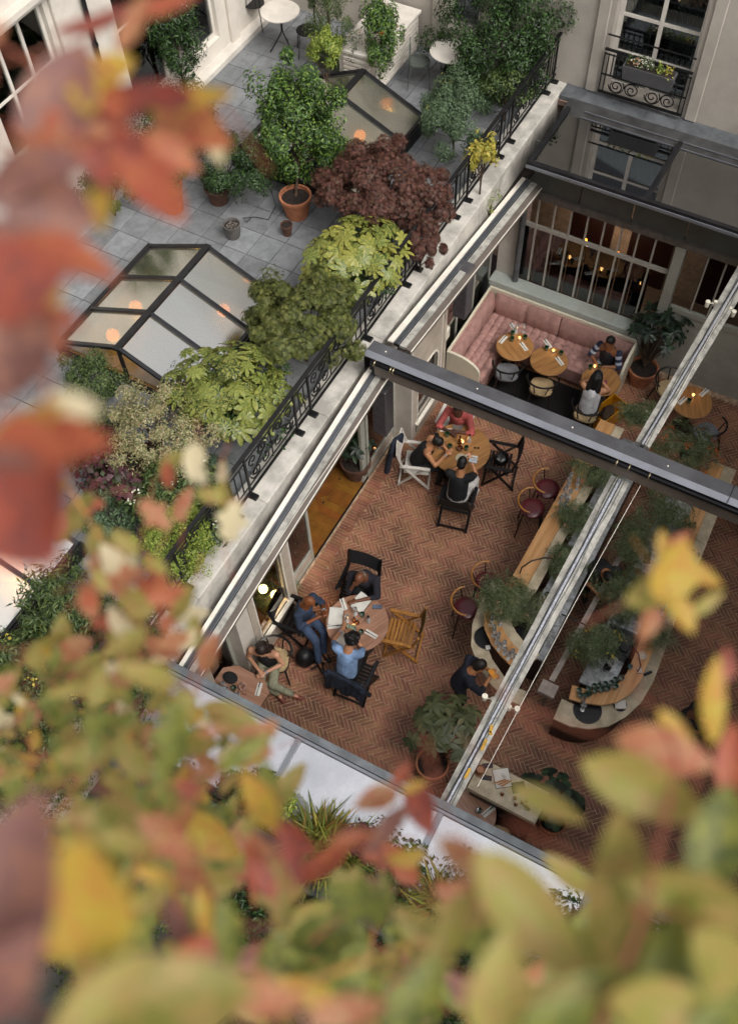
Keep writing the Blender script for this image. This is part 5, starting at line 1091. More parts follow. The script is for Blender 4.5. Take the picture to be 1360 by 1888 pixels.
for i, (x, y, c, r, h, l) in enumerate(((1125, 1225, '#b8b6b0', .05, .10, 'white ceramic pot on the right work surface'), (1118, 1232, '#17171a', .06, .09, 'black bowl with pale sponge on the right work surface'), (1123, 1212, '#1d2f6b', .03, .12, 'bottle with a blue cap on the right work surface'), (1160, 1231, '#3f5f62', .04, .05, 'teal cup on the right wood counter'), (1107, 1218, '#cdd0d2', .035, .08, 'steel shaker behind the fern on the right counter'), (1133, 1217, '#c8ccd0', .035, .09, 'clear jar beside the blue capped bottle'), (1182, 1210, '#bcb5a6', .07, .03, 'cream bowl on the right wood counter'), (1196, 1190, '#a06a20', .06, .04, 'amber dish on the right wood counter'), (1108, 1252, '#c9c9c6', .03, .05, 'small white cup by the green glasses'))):
    q = MB(); q.lathe([(r * .8, 0), (r, h), (r * .88, h), (r * .7, .012), (.001, .012)], 18, cap=False); q.lathe([(r*.8,0),(.001,0)],18,cap=False); o = q.build('pot' if h > .06 else 'bowl', mat('ceramic%d' % i, c, .3, var=.05), None, smooth=True); o.location = tuple(at(x, y, 1.0 if y > 1205 and x < 1150 else 1.1))[:2] + ((.951 if x < 1150 else 1.101),); tag(o, l, 'pot' if h > .06 else 'bowl')
book('white folded card standing near the arched tap on the right bar', at(1178, 1236, 1.1), .6, w_=.09, d=.06, z=1.101, open_=False, name='card', cat='card')
q = MB(); q.bbox(-.02, .02, -.07, .07, 0, .02, .005); o = q.build('card_terminal', M_cutl, None); o.location = at(1193, 1242, .97); o.rotation_euler = (0, 0, .9); tag(o, 'dark card reader on the right stone ledge', 'card reader')
crc = random.Random(5)
KIT = [('steel container', '#aeb2b5'), ('white dish', '#d5d2ca'), ('dark jar', '#2a2522'), ('copper cup', '#9a6a48'), ('glass jar', '#bfc6c4'), ('black box', '#19191b')]
for side, ys, xs, zz in (('left', (1.12, 1.42), (6.95, 10.3), .851), ('right', (.02, .36), (7.95, 10.3), .951)):
    for i in range(15):
        k, c_ = KIT[i % 6]; x_ = xs[0] + (xs[1] - xs[0]) * (i + .3) / 15; y_ = crc.uniform(*ys); r_ = crc.uniform(.03, .06); h_ = crc.uniform(.05, .14); o = MB()
        if 'box' in k or 'steel' in k: o.bbox(-r_ * 1.6, r_ * 1.6, -r_, r_, 0, h_ * .7, .006); o.box(-r_ * 1.4, r_ * 1.4, -r_ * .8, r_ * .8, h_ * .7, h_ * .72)
        else: o.lathe([(r_ * .8, 0), (r_, h_ * .8), (r_ * .7, h_), (r_ * .6, h_), (r_ * .6, h_ * .5), (.001, h_ * .5)], 16)
        o = o.build(k.split()[-1], mat('kit_' + k.replace(' ', '_'), c_, .35, metal=.5 if 'steel' in k or 'copper' in k else 0), None); o.location = (x_, y_, zz); o.rotation_euler = (0, 0, crc.uniform(-.3, .3)); tag(o, '%s on the %s work counter among the ferns, %s from the near end' % (k, side, ORD[i]), k.split()[-1])
# host stand
hstd = thing('host_stand', 'marble topped host stand with papers near the lower end of the middle rail', 'host stand', (4.3, .66, 0))
hp = [at(868, 1442, 1.05), at(880, 1458, 1.05)]
q = MB(); q.bbox(4.10, 4.60, .13, 1.16, 1.02, 1.06, .008); q.build('top', M_marb, hstd, world=True); q = MB(); q.box(4.14, 4.56, .17, 1.12, .02, 1.018); q.build('cabinet', M_bk, hstd, world=True); q = MB(); q.box(4.11, 4.22, .15, 1.15, 1.061, 1.10); q.build('raised_shelf', M_marb, hstd, world=True)
book('large white guest book with a doodled logo on the host stand', at(925, 1435, 1.06), .95 - .3, w_=.26, d=.22, z=1.061, open_=False)
q = MB(); P0 = at(928, 1433, 1.08); 
for k in range(3): q.tube([P0 + Vector((.02 * math.cos(a) + .01 * k, .022 * math.sin(a) - .02 + .02 * k, .0)) for a in [2 * PI * i / 10 for i in range(9)]], .0012, 4)
tag(q.build('doodle_sheet', M_cutl, None, world=True), 'small scribbled doodle drawn on the white page of the guest book', 'drawing')
book('black folder on the host stand', at(955, 1452, 1.06), .95 - .3, w_=.14, d=.18, z=1.061, m=M_cutl, open_=False, name='folder', cat='folder')
phone('black tablet screen at the back of the host stand', at(898, 1412, 1.06), .6, z=1.061); phone('small black card machine beside the copper lamp', at(896, 1434, 1.06), .3, z=1.061)
q = MB(); q.lathe([(.07, 0), (.075, .02), (.075, .10), (.05, .13), (.001, .13)], 20); o = q.build('copper_pot', mat('copper', '#a8795c', .3, metal=.7), None, smooth=True); o.location = tuple(at(884, 1424, 1.06)); tag(o, 'round copper pot on the host stand next to the rail', 'pot')
for i in range(3): q = MB(); q.bar((0, 0, .005 + i * .0), (.16, 0, .005), .016, .012); o = q.build('pencil', mat('orange_wood', '#b5762a', .5), None); o.location = tuple(at(912 + i * 6, 1444 + i * 3, 1.11)); o.rotation_euler = (0, 0, -.75 + i * .1); tag(o, ('left', 'middle', 'right')[i] + ' one of three orange pencils lying in front of the guest book', 'pencil', 'pencils on the host stand')
for i, (x, y) in enumerate(((925, 1465), (949, 1472), (950, 1484), (962, 1480), (969, 1486), (974, 1491), (970, 1477))):
    bottle('small amber bottle on the host stand shelf, %s from the rail' % ORD[i], at(x, y, 1.1), M_amb, r=.026, h=.06, z=1.101, cap=mat('copper', '#a8795c')).__setitem__('group', 'amber bottles on the host stand')
for i, (x, y) in enumerate(((888, 1473), (897, 1477))): bottle(('left', 'right')[i] + ' small amber bottle at the rim of the table below the host stand', at(x, y, .75), M_amb, r=.028, h=.06, cap=mat('copper', '#a8795c')).__setitem__('group', 'amber bottles on the table below the host stand')
# twin spot lamps clamped to the middle rail
M_lampw = mat('white_lamp', '#d8d3c2', .4, var=.02)
for (x, y), (x2, y2), z_, l in (((893, 1286), (908, 1290), 3.85, 'white spot lamp on the left side of the lower middle rail'), ((952, 1309), (938, 1304), 3.85, 'white spot lamp on the right side of the lower middle rail'), ((1303, 560), (1318, 558), 3.85, 'white spot lamp left of the upper middle rail'), ((1351, 578), (1345, 570), 3.85, 'white spot lamp right of the upper middle rail')):
    a, c = at(x, y, z_), at(x2, y2, z_); t = thing('spot_lamp', l, 'lamp', a)
    q = MB(); q.lathe([(.03, -.05), (.034, .02), (.034, .05), (.006, .052), (.006, .046)], 16); q.build('lamp_head', M_lampw, t, smooth=True); q = MB(); q.tube([(0, 0, 0), tuple(c - a)], .008, 6); q.build('arm', M_lampw, t)
    q = MB(); q.lathe([(.028, -.06), (.028, .03)], 14, Matrix.Translation(c - a)); q.build('bracket', M_lampw, t, smooth=True)
# warm lamps seen through the arched window, candle behind the door panes
M_bulb = emis('bright_warm_bulb', '#ffd58a', 7)
globe(tuple(CAM + ray(508, 1097) * (5.32 / ray(508, 1097).y)), .085, 'glowing round globe lamp behind the near arched window, right one', 8, (1, .7, .35), M_bulb, .5); globe(tuple(CAM + ray(485, 1086) * (5.34 / ray(485, 1086).y)), .075, 'glowing oval lamp behind the near arched window, left one', 8, (1, .7, .35), M_bulb, .5)
candle('tea light glowing on the floor inside the lower left window', (4.1, 5.45, .3), .3, .8); candle('tea light glowing behind the glass door beside the open doorway', at(690, 828, .45), .45, .8); candle('tea light glowing on the bricks beside the man in denim', (6.02, 4.68, 0), .02, .6)
t = thing('lantern', 'white box lantern above orange dried flowers at the dark doorway by the banquette', 'lantern', (10.9, 5.0, 0)); q = MB(); q.bbox(-.09, .09, -.11, .11, 1.6, 1.85, .03); q.build('lantern_box', M_lampw, t)
# terrace bistro furniture
def bistro_table(label, p, r=.33, z0=4.05):
    t = thing('bistro_table', label, 'table', (p[0], p[1], z0)); q = MB(); q.lathe([(r, .70), (r + .005, .705), (r + .005, .72), (r - .01, .725)], 36); q.build('table_top', M_white, t, smooth=True)
    q = MB(); q.tube([(0, 0, .70), (0, 0, .35)], .02, 8); q.build('stem', M_black, t)
    for k in range(3): a = k * 2.09 + .3; q = MB(); q.tube([(0, 0, .36), (.10 * math.cos(a), .10 * math.sin(a), .2), (.25 * math.cos(a), .25 * math.sin(a), 0)], .012, 7); q.build('leg', M_black, t, smooth=True)
def bistro_chair(label, p, rz, m, z0=4.05):
    t = thing('bistro_chair', label, 'chair', (p[0], p[1], z0), rz); q = MB(); pts = [(.19 * math.cos(a), .19 * math.sin(a)) for a in [2 * PI * i / 20 for i in range(20)]]; q.loft([[(x, y, .44) for x, y in pts], [(x, y, .455) for x, y in pts]]); q.build('seat', m, t, smooth=True)
    for sx in (-1, 1):
        for sy in (-1, 1): q = MB(); q.tube([(sx * .14, sy * .13, .44), (sx * .19, sy * .17, 0)], .009, 6); q.build('leg', m, t)
    q = MB(); q.tube([(-.15, .16 * math.cos(a) * 1.0, .45 + .42 * math.sin(a)) for a in [PI * i / 16 for i in range(17)]], .009, 6); q.build('back_hoop', m, t, smooth=True); q = MB(); q.tube([(-.16, .09 * math.cos(a), .45 + .30 * math.sin(a)) for a in [PI * i / 12 for i in range(13)]], .007, 6); q.build('inner_hoop', m, t, smooth=True)
bistro_table('round white bistro table at the far left corner of the terrace', at(516, 20, 4.77), .34); bistro_table('round white bistro table half hidden by the dark bush at the balustrade', at(832, 92, 4.77), .36)
Mgm = mat('grey_green_metal', '#5a625c', .5, metal=.3); bistro_chair('grey green metal bistro chair beside the white louvred box', at(772, 112, 4.5), -1.1, Mgm); bistro_chair('dark metal bistro chair left of the far white table', at(468, 5, 4.5), .3, M_black); bistro_chair('dark metal bistro chair right of the far white table', at(566, 60, 4.45), 2.2, M_black); bistro_chair('dark metal bistro chair in the shade of the dark bush', at(838, 140, 4.4), 1.4, M_black); bistro_chair('dark metal bistro chair at the left edge of the terrace tiles', at(35, 565, 4.4), 1.0, M_black)
bistro_table('white bistro table at the left edge behind the red leaves', at(8, 575, 4.77), .3)
# louvred cabinet
lc = thing('louvred_cabinet', 'white cabinet with louvred sides standing on the far terrace', 'cabinet', (14.0, 7.95, 4.05)); q = MB(); q.bbox(13.2, 14.80, 7.50, 8.30, 4.72, 4.77, .008); q.build('lid', M_white, lc, world=True)
q = MB(); q.box(13.24, 14.78, 7.55, 8.26, 4.055, 4.715); q.build('carcass', M_white, lc, world=True)
for i in range(7):
    z = 4.14 + i * .08; q = MB(); q.bar((13.34, 7.53, z), (14.70, 7.53, z), .03, .05); q.build('louvre', M_cream, lc, world=True); q = MB(); q.bar((13.22, 7.65, z), (13.22, 8.16, z), .03, .05); q.build('louvre', M_cream, lc, world=True)
# window box
wx = thing('window_box', 'grey window box with white, orange and yellow flowers hung on the balcony', 'planter', (14.62, 3.33, 4.78)); Mgb = mat('grey_trough', '#4c4c4e', .6, var=.05)
q = MB(); q.loft([[(14.54, 2.95, 4.78), (14.72, 2.95, 4.78), (14.72, 3.74, 4.78), (14.54, 3.74, 4.78)], [(14.52, 2.92, 5.02), (14.74, 2.92, 5.02), (14.74, 3.77, 5.02), (14.52, 3.77, 5.02)]]); q.build('trough', Mgb, wx, world=True); q = MB(); q.box(14.54, 14.72, 2.95, 3.74, 5.021, 5.026); q.build('earth', M_soil, wx, world=True)

globe(tuple(CAM + ray(1078, 443) * (14.6 / ray(1078, 443).x)), .04, 'small orange lamp glowing in the back room behind the glazing, left one', 4, (1, .8, .6)); globe(tuple(CAM + ray(1137, 467) * (14.6 / ray(1137, 467).x)), .04, 'small orange lamp glowing in the back room behind the glazing, right one', 4, (1, .8, .6))
# ================================================================ plants
def ppm(p): return FPX / (Vector(p) - CAM).dot(fwd)
def tmpl_leaf(w_=.42, fold=.12, droop=.12):
    return np.array([(0, 0, 0), (.45, w_ / 2, fold), (1, 0, -droop), (.45, -w_ / 2, fold), (.5, 0, 0)]), [(0, 4, 1), (4, 2, 1), (0, 3, 4), (4, 3, 2)]
def tmpl_palm(k=7, w_=.22, spread=250, droop=.2):
    v = [(0, 0, 0)]; f = []
    for i in range(k):
        a = math.radians(-spread / 2 + spread * i / (k - 1)); L = 1 - .35 * abs(i - (k - 1) / 2) / ((k - 1) / 2); c, s = math.cos(a), math.sin(a); n = len(v)
        for l, ww in ((.5 * L, w_ / 2), (L, 0), (.5 * L, -w_ / 2)): v.append((c * l - s * ww, s * l + c * ww, -droop * (l ** 2) + (.03 if ww == 0 else 0)))
        f += [(0, n, n + 1), (0, n + 1, n + 2)]
    return np.array(v), f
def tmpl_fern(n=9, droop=.35):
    v, f = [], []
    for i in range(n):
        t = (i + .5) / n; L = .34 * math.sin(PI * (t * .85 + .12)); x, z = t, -droop * t * t
        for s in (-1, 1):
            k = len(v); v += [(x, 0, z), (x + .04, s * L * .5, z + .02), (x + .10, s * L, z - .03), (x + .07, s * L * .45, z)]; f += [(k, k + 1, k + 2), (k, k + 2, k + 3)]
    return np.array(v), f
LEAF, LEAFN, LEAFR = tmpl_leaf(), tmpl_leaf(.22, .05, .15), tmpl_leaf(.75, .08, .1)
PALM, FERN = tmpl_palm(), tmpl_fern()
def cloud(name, m, parent, pos, nrm, size, tm, jit=.5, szj=.35, base_dir=None):
    """many small leaves in one mesh: pos/nrm (n,3), each a copy of the template"""
    n = len(pos); tv, tf = tm; k = len(tv)
    N = nrm + NR.normal(0, jit, (n, 3)); N /= np.linalg.norm(N, axis=1)[:, None] + 1e-9
    D = NR.normal(0, 1, (n, 3)) if base_dir is None else base_dir + NR.normal(0, .35, (n, 3))
    D -= N * (D * N).sum(1)[:, None]; D /= np.linalg.norm(D, axis=1)[:, None] + 1e-9; S = np.cross(N, D); sz = size * (1 + NR.uniform(-szj, szj, n))
    V = pos[:, None, :] + sz[:, None, None] * (tv[None, :, 0:1] * D[:, None, :] + tv[None, :, 1:2] * S[:, None, :] + tv[None, :, 2:3] * N[:, None, :])
    F = (np.array(tf)[None] + (np.arange(n) * k)[:, None, None]).reshape(-1, 3)
    me = bpy.data.meshes.new(name); me.vertices.add(n * k); me.vertices.foreach_set('co', V.reshape(-1)); me.loops.add(F.size); me.loops.foreach_set('vertex_index', F.reshape(-1)); me.polygons.add(len(F)); me.polygons.foreach_set('loop_start', np.arange(0, F.size, 3)); me.polygons.foreach_set('loop_total', np.full(len(F), 3)); me.update(calc_edges=True); me.validate()
    me.materials.append(m); o = link(name, me, parent); return stuff(o) if parent else o
def crown_pts(r, n, nclump, cf=.30, shell=.55, flip=-.45, seed=None):
    R_ = np.random.RandomState(seed or NR.randint(1e6)); r = np.array(r)
    c = R_.normal(0, 1, (nclump, 3)); c /= np.linalg.norm(c, axis=1)[:, None]; az = np.arctan2(c[:, 1], c[:, 0]); lump = 1 + .16 * np.sin(3 * az + R_.uniform(0, 6)) * np.cos(2.3 * c[:, 2] + R_.uniform(0, 6)) + .10 * np.sin(5 * az + R_.uniform(0, 6)); c *= lump[:, None]; c *= (shell + (1 - shell) * R_.uniform(0, 1, nclump) ** .6)[:, None] * (1 + R_.normal(0, .14, nclump))[:, None]
    c[:, 2] = np.where(c[:, 2] < flip, -c[:, 2] * .6, c[:, 2]); wts = R_.uniform(.4, 1.6, nclump); wts /= wts.sum(); idx = R_.choice(nclump, n, p=wts)
    d = R_.normal(0, 1, (n, 3)); d /= np.linalg.norm(d, axis=1)[:, None]; rr = cf * (R_.uniform(.6, 1.35, nclump))[idx]
    p = (c[idx] + d * (rr * R_.uniform(.15, 1, n) ** .5)[:, None]) * r; nn = d + c[idx] * .6 + np.array([0, 0, .6]); return p, nn, c * r
def pot(parent, r, h, m, z0=0, rim=True, soil=True):
    q = MB(); q.lathe([(r * .72, z0), (r * .98, z0 + h * .86), (r * 1.06, z0 + h * .87), (r * 1.06, z0 + h), (r * .93, z0 + h), (r * .9, z0 + h * .8)], 24, cap=False); q.lathe([(r*.72,z0),(.001,z0)],24,cap=False); q.build('pot', m, parent, smooth=True)
    q = MB(); q.lathe([(r * .91, z0 + h * .84), (.001, z0 + h * .88)], 18, cap=False); q.build('earth', M_soil, parent)
M_terra = mat('terracotta_pot', '#a5694a', .8, var=.14, scale=7, bump=.1); M_brpot = mat('brown_clay_pot', '#54382c', .75, var=.2, scale=6, bump=.1); M_gpot = mat('grey_pot', '#5d5a57', .7, var=.15, scale=7); M_bark = mat('bark', '#4a3a2c', .9, var=.3, scale=14, bump=.5)
LM = {
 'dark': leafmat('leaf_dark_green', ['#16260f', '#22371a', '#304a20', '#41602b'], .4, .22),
 'mid': leafmat('leaf_mid_green', ['#29391c', '#3a4c27', '#506338', '#6a7a42'], .45, .28),
 'box': leafmat('leaf_bush_green', ['#1c2e12', '#33502a', '#4c6a2c', '#6f8a3a', '#2a4220'], .4, .25),
 'grey': leafmat('leaf_grey_green', ['#33452f', '#4a5e42', '#5c7152', '#3c4f36'], .55, .2),
 'red': leafmat('leaf_dark_red', ['#3c251e', '#523229', '#684136', '#452c25', '#604a38'], .6, .2),
 'mapleg': leafmat('leaf_maple_green', ['#363f1c', '#4d5728', '#646a34', '#7a7d42', '#3c441f'], .55, .3),
 'fatsia': leafmat('leaf_fatsia', ['#2a3a1a', '#3f5228', '#576a34', '#74803e', '#364a26'], .38, .25, grad=('#8f9046', 7)),
 'fatsy': leafmat('leaf_fatsia_yellow', ['#56662c', '#6f7c38', '#8c9048', '#62702f'], .4, .3, grad=('#a49e4c', 7)),
 'vari': leafmat('leaf_variegated', ['#9b9a72', '#7a8450', '#b3a986', '#a08a66', '#6b7645', '#bdb493'], .55, .3),
 'plum': leafmat('leaf_plum', ['#3a1f26', '#55303a', '#4a2a2e', '#2f2a1e', '#3a4426'], .5, .2),
 'lime': leafmat('leaf_lime', ['#57702c', '#7a8c38', '#98a848', '#6a8034', '#b0b458'], .5, .35),
 'blue': leafmat('leaf_blue_green', ['#3c5240', '#4f6650', '#647a60', '#41583c'], .55, .2),
 'yellow': leafmat('leaf_yellow', ['#a89a3c', '#c4b34e', '#8e9440', '#b8a860'], .5, .35),
 'rubber': leafmat('leaf_rubber', ['#3c4229', '#4d5436', '#5a6040', '#454c30', '#6a6848'], .45, .12),
 'rubd': leafmat('leaf_rubber_dark', ['#17211a', '#212e23', '#2c3b2c', '#364a33'], .4, .12),
 'fern': leafmat('leaf_fern', ['#4a5e38', '#6a7c50', '#8a9670', '#586e46', '#a8ae8c'], .6, .35),
 'fernp': leafmat('leaf_pale_fern', ['#6a7a55', '#8a9470', '#a3a382', '#556a44'], .6, .3),
 'peach': leafmat('petal_peach', ['#c98f6a', '#d4a98a', '#b5533a', '#d8c0a8'], .6, .3),
 'white': leafmat('petal_white', ['#cfcfc0', '#dcdccf', '#c4c8b0'], .6, .3),
 'ywf': leafmat('petal_yellow', ['#c9b244', '#d4c25c', '#b09a38'], .6, .3),
 'orange': leafmat('petal_orange', ['#c9641e', '#b8481c', '#d8862c'], .6, .3),
 'grass': leafmat('grass_blade', ['#5f6f2e', '#84893e', '#9c9440', '#4c5f28', '#a3743a'], .5, .3),
}
DENS = 2.0
def shrub(name, label, cat, px_, py_, zc, rx, ry, lm, n, size, tm=LEAF, z0=4.05, rz=None, potr=None, potm=None, poth=.3, nclump=46, cf=.28, shell=.55, fl=None, stems=10, group=None, jit=.5, drop=None, flip=-.45):
    """crown centre seen at (px,py) at height zc; rx, ry = half extents in photo pixels (across, along)"""
    c = at(px_, py_, zc); k = ppm(c); R1 = rx / k; R2 = (rz if rz else ry / k); base = Vector((c.x, c.y, z0)) if drop is None else Vector((at(*drop, z0).x, at(*drop, z0).y, z0))
    t = thing(name, label, cat, base, 0, group); ph = 0
    if potr: pot(t, potr, poth, potm or M_terra); ph = poth * .85
    cl = c - base; n = int(n * (DENS if lm not in ('fern', 'fernp') and n > 300 else 1)); size = size * (1.12 if tm is LEAF else 1); p, nn, cc = crown_pts((R1, R1, R2), n, nclump, cf * 1.12, shell, flip)
    p = p + np.array(cl); p[:, 2] = np.maximum(p[:, 2], ph * .9 + .03)
    cloud('foliage', LM[lm], t, p, nn, size, tm, jit)
    if fl:
        fm, fn, fs = fl; idx = NR.choice(len(cc), min(fn, len(cc)), replace=fn > len(cc)); fp = []
        for i in idx:
            u = cc[i] / (np.linalg.norm(cc[i] / np.array((R1, R1, R2))) + 1e-6); u[2] = abs(u[2]); q0 = u * 1.12 + np.array(cl); fp.append(q0 + NR.normal(0, fs * .9, (9, 3)))
        fp = np.concatenate(fp); cloud('blossoms', LM[fm], t, fp, np.tile((0, 0, 1.), (len(fp), 1)), fs, LEAFR, .5)
    if stems:
        q = MB(); r0 = min(.03, .014 + R2 * .012); q.tube([(0, 0, max(0, ph - .04)), tuple(cl * .35 + Vector((0, 0, ph * .5)) + Vector((.02, .01, 0))), tuple(cl * .8)], [r0, r0 * .8, r0 * .5], 7); trunk = q.build('trunk', M_bark, t, smooth=True)
        q = MB()
        for i in range(stems):
            e = Vector(cc[rng.randrange(len(cc))]) + cl; s = cl * rng.uniform(.3, .7) + Vector((0, 0, ph * .4)); mid = s.lerp(e, .5) + Vector((0, 0, .05)); q.tube([tuple(s), tuple(mid), tuple(e)], [r0 * .5, r0 * .35, r0 * .15], 5)
        stuff(q.build('branches', M_bark, trunk))
    return t
shrub('tree', 'tall dense dark green shrub tree in a terracotta pot in the middle of the terrace', 'tree', 552, 240, 5.05, 84, 95, 'box', 12500, .055, rz=1.0, potr=.24, poth=.38, nclump=90, cf=.2, stems=16, drop=(548, 395), flip=-2)
shrub('shrub', 'rounded green bush hiding its brown pot left of the tall shrub tree', 'shrub', 430, 312, 4.75, 62, 60, 'dark', 6500, .035, rz=.52, potr=.2, potm=M_brpot, drop=(405, 370), nclump=60, cf=.22)
shrub('maple', 'dark red weeping maple leaning over the balustrade', 'tree', 700, 345, 4.95, 108, 80, 'red', 12000, .04, PALM, rz=.62, nclump=90, cf=.2, potr=.25, potm=M_gpot, stems=18, shell=.5)
shrub('maple', 'lower spill of the dark red maple over the balustrade beside the yellow fatsia', 'tree', 775, 455, 4.7, 36, 62, 'red', 2600, .04, PALM, nclump=22, rz=.42, stems=6)
shrub('shrub', 'grey green bush between the red maple and the far balustrade', 'shrub', 838, 222, 4.75, 68, 66, 'grey', 8500, .04, rz=.6, nclump=60, cf=.22, fl=('yellow', 6, .035))
shrub('shrub', 'large dark bush in the far corner above the balustrade', 'shrub', 925, 70, 5.0, 105, 78, 'dark', 11000, .055, rz=1.05, nclump=90, cf=.22, stems=14, flip=-2)
shrub('shrub', 'green leafy skirt below the large dark corner bush', 'shrub', 935, 155, 4.75, 48, 30, 'mid', 1800, .05, nclump=26, stems=5)
shrub('bamboo', 'feathery bamboo in a grey pot beside the white louvred cabinet', 'bamboo', 612, 45, 5.0, 50, 62, 'mid', 5200, .05, LEAFN, rz=.9, potr=.22, potm=M_gpot, drop=(605, 118), nclump=60, cf=.2, stems=20, flip=-2)
shrub('shrub', 'narrow upright shrub in a dark pot in front of the louvred cabinet', 'shrub', 703, 70, 5.0, 36, 62, 'box', 4200, .045, rz=.85, potr=.19, potm=M_brpot, drop=(691, 150), nclump=50, cf=.22, fl=('orange', 6, .02))
shrub('shrub', 'light green bush behind the top of the tall shrub tree', 'shrub', 598, 95, 5.0, 30, 34, 'lime', 1500, .05, nclump=24, stems=5)
shrub('shrub', 'oleander like bush against the white garden door', 'shrub', 322, 75, 5.2, 44, 82, 'dark', 3600, .085, LEAFN, nclump=46, rz=.95, stems=12)
shrub('shrub', 'dark bush half hidden by red leaves left of the step', 'shrub', 320, 235, 4.8, 85, 45, 'dark', 4200, .05, nclump=50, rz=.5)
shrub('shrub', 'slender leafy bush in a tall terracotta cylinder pot', 'shrub', 318, 310, 4.95, 34, 30, 'mid', 1500, .05, potr=.2, poth=.55, drop=(322, 385), nclump=24, stems=5)
shrub('shrub', 'loose green climber on the tiles in front of the cream building', 'shrub', 200, 355, 4.5, 50, 44, 'mid', 2200, .05, nclump=30)
shrub('maple', 'feathery light green maple between the two fatsias', 'tree', 556, 590, 4.9, 98, 82, 'mapleg', 11000, .042, PALM, rz=.5, nclump=90, cf=.2, stems=16)
shrub('shrub', 'green bush at the lower left corner of the large skylight', 'shrub', 172, 700, 4.45, 52, 58, 'mid', 3400, .035, nclump=40, rz=.36)
shrub('shrub', 'pale variegated shrub in a dark pot below the large skylight', 'shrub', 302, 792, 4.75, 98, 66, 'vari', 7500, .034, rz=.42, nclump=80, cf=.18, stems=16, potr=.2, potm=M_brpot, drop=(285, 862))
shrub('shrub', 'plum coloured round leaved shrub near the left edge of the terrace', 'shrub', 212, 868, 4.5, 66, 48, 'plum', 900, .085, LEAFR, nclump=44, rz=.34)
shrub('shrub', 'blue green ground hugging plant between pot and balustrade', 'shrub', 368, 872, 4.2, 52, 38, 'blue', 5200, .018, LEAFR, nclump=50, cf=.25, rz=.15, stems=3)
shrub('hydrangea', 'green hydrangea with white flower heads near the balustrade', 'shrub', 322, 925, 4.55, 92, 44, 'mid', 2600, .075, nclump=44, rz=.36, fl=('white', 9, .032))
shrub('shrub', 'yellow green small leaved bush pressing through the balustrade', 'shrub', 318, 1005, 4.6, 74, 70, 'lime', 9000, .022, LEAFR, nclump=90, cf=.18, rz=.5)
shrub('shrub', 'dark green bush along the lower parapet', 'shrub', 250, 1190, 4.6, 50, 80, 'dark', 3800, .06, nclump=50, rz=.5)
shrub('shrub', 'glossy dark leaved bush over the near corner of the parapet', 'shrub', 215, 1290, 4.6, 70, 62, 'dark', 3600, .055, nclump=50, rz=.45, fl=('ywf', 9, .03))
shrub('shrub', 'green bush at the left edge beside the corner skylight', 'shrub', 110, 1120, 4.7, 80, 62, 'mid', 2600, .09, LEAFN, nclump=46, rz=.5)
shrub('shrub', 'yellow flowering bush at the lower left', 'shrub', 60, 1260, 4.6, 95, 80, 'mid', 5200, .05, nclump=60, rz=.5, fl=('ywf', 14, .035))
shrub('vine', 'yellow green vine trailing over the far balustrade', 'vine', 890, 285, 4.95, 24, 52, 'yellow', 900, .045, LEAFR, nclump=26, rz=.32, stems=6)
shrub('shrub', 'low green filler bush beside the plum coloured shrub', 'shrub', 150, 800, 4.4, 60, 50, 'mid', 2600, .045, nclump=40, rz=.3)
shrub('shrub', 'dusky bush on the paving left of the hydrangea', 'shrub', 205, 960, 4.4, 50, 44, 'grey', 2400, .04, nclump=40, rz=.3)
shrub('vine', 'small ivy sprigs creeping over the near parapet', 'vine', 306, 1188, 4.24, 34, 16, 'mid', 90, .035, nclump=10, rz=.05, z0=4.2, stems=3)
shrub('vine', 'thin vine hanging into the roof gutter near the back wall', 'vine', 905, 370, 4.0, 22, 40, 'lime', 150, .035, nclump=14, rz=.12, z0=3.5, stems=4)
# fatsias: every large leaf is a part
def leaf_obj(tv, name='leaf', m=None):
    me = bpy.data.meshes.new(name); me.from_pydata([tuple(v) for v in tv[0]], [], tv[1]); me.materials.append(m)
    for p in me.polygons: p.use_smooth = True
    return me
def fats_tmpl(k=8, droop=.25):
    v = [(0, 0, 0)]; f = []; sp = 290; prev = None
    for i in range(k):
        a = math.radians(-sp / 2 + sp * i / (k - 1)); L = 1 - .42 * abs(i - (k - 1) / 2) / ((k - 1) / 2); c, s = math.cos(a), math.sin(a); n = len(v)
        for l, ww in ((.40, .13), (.64, .155), (.86, .10), (1, 0), (.86, -.10), (.64, -.155), (.40, -.13), (.5, 0), (.8, 0)):
            l *= L; v.append((c * l - s * ww, s * l + c * ww, -droop * l * l + abs(ww) * .22))
        f += [(0, n, n + 7), (n, n + 1, n + 7), (n + 1, n + 8, n + 7), (n + 1, n + 2, n + 8), (n + 2, n + 3, n + 8), (n + 3, n + 4, n + 8), (n + 4, n + 5, n + 8), (n + 5, n + 7, n + 8), (n + 5, n + 6, n + 7), (n + 6, 0, n + 7)]
        if prev is not None: f.append((0, prev + 6 - 6, n + 6)); 
        prev = n
    return v, f
FT = [fats_tmpl(8, .25), fats_tmpl(9, .4), fats_tmpl(7, .15)]
def place_leaf(me, parent, pos, nrm, dr, s, name='leaf'):
    N = Vector(nrm).normalized(); D = Vector(dr); D = (D - N * D.dot(N)).normalized(); S = N.cross(D); o = link(name, me, parent); M3 = Matrix((D, S, N)).transposed(); o.location = pos; o.rotation_euler = M3.to_euler(); o.scale = (s, s, s); return o
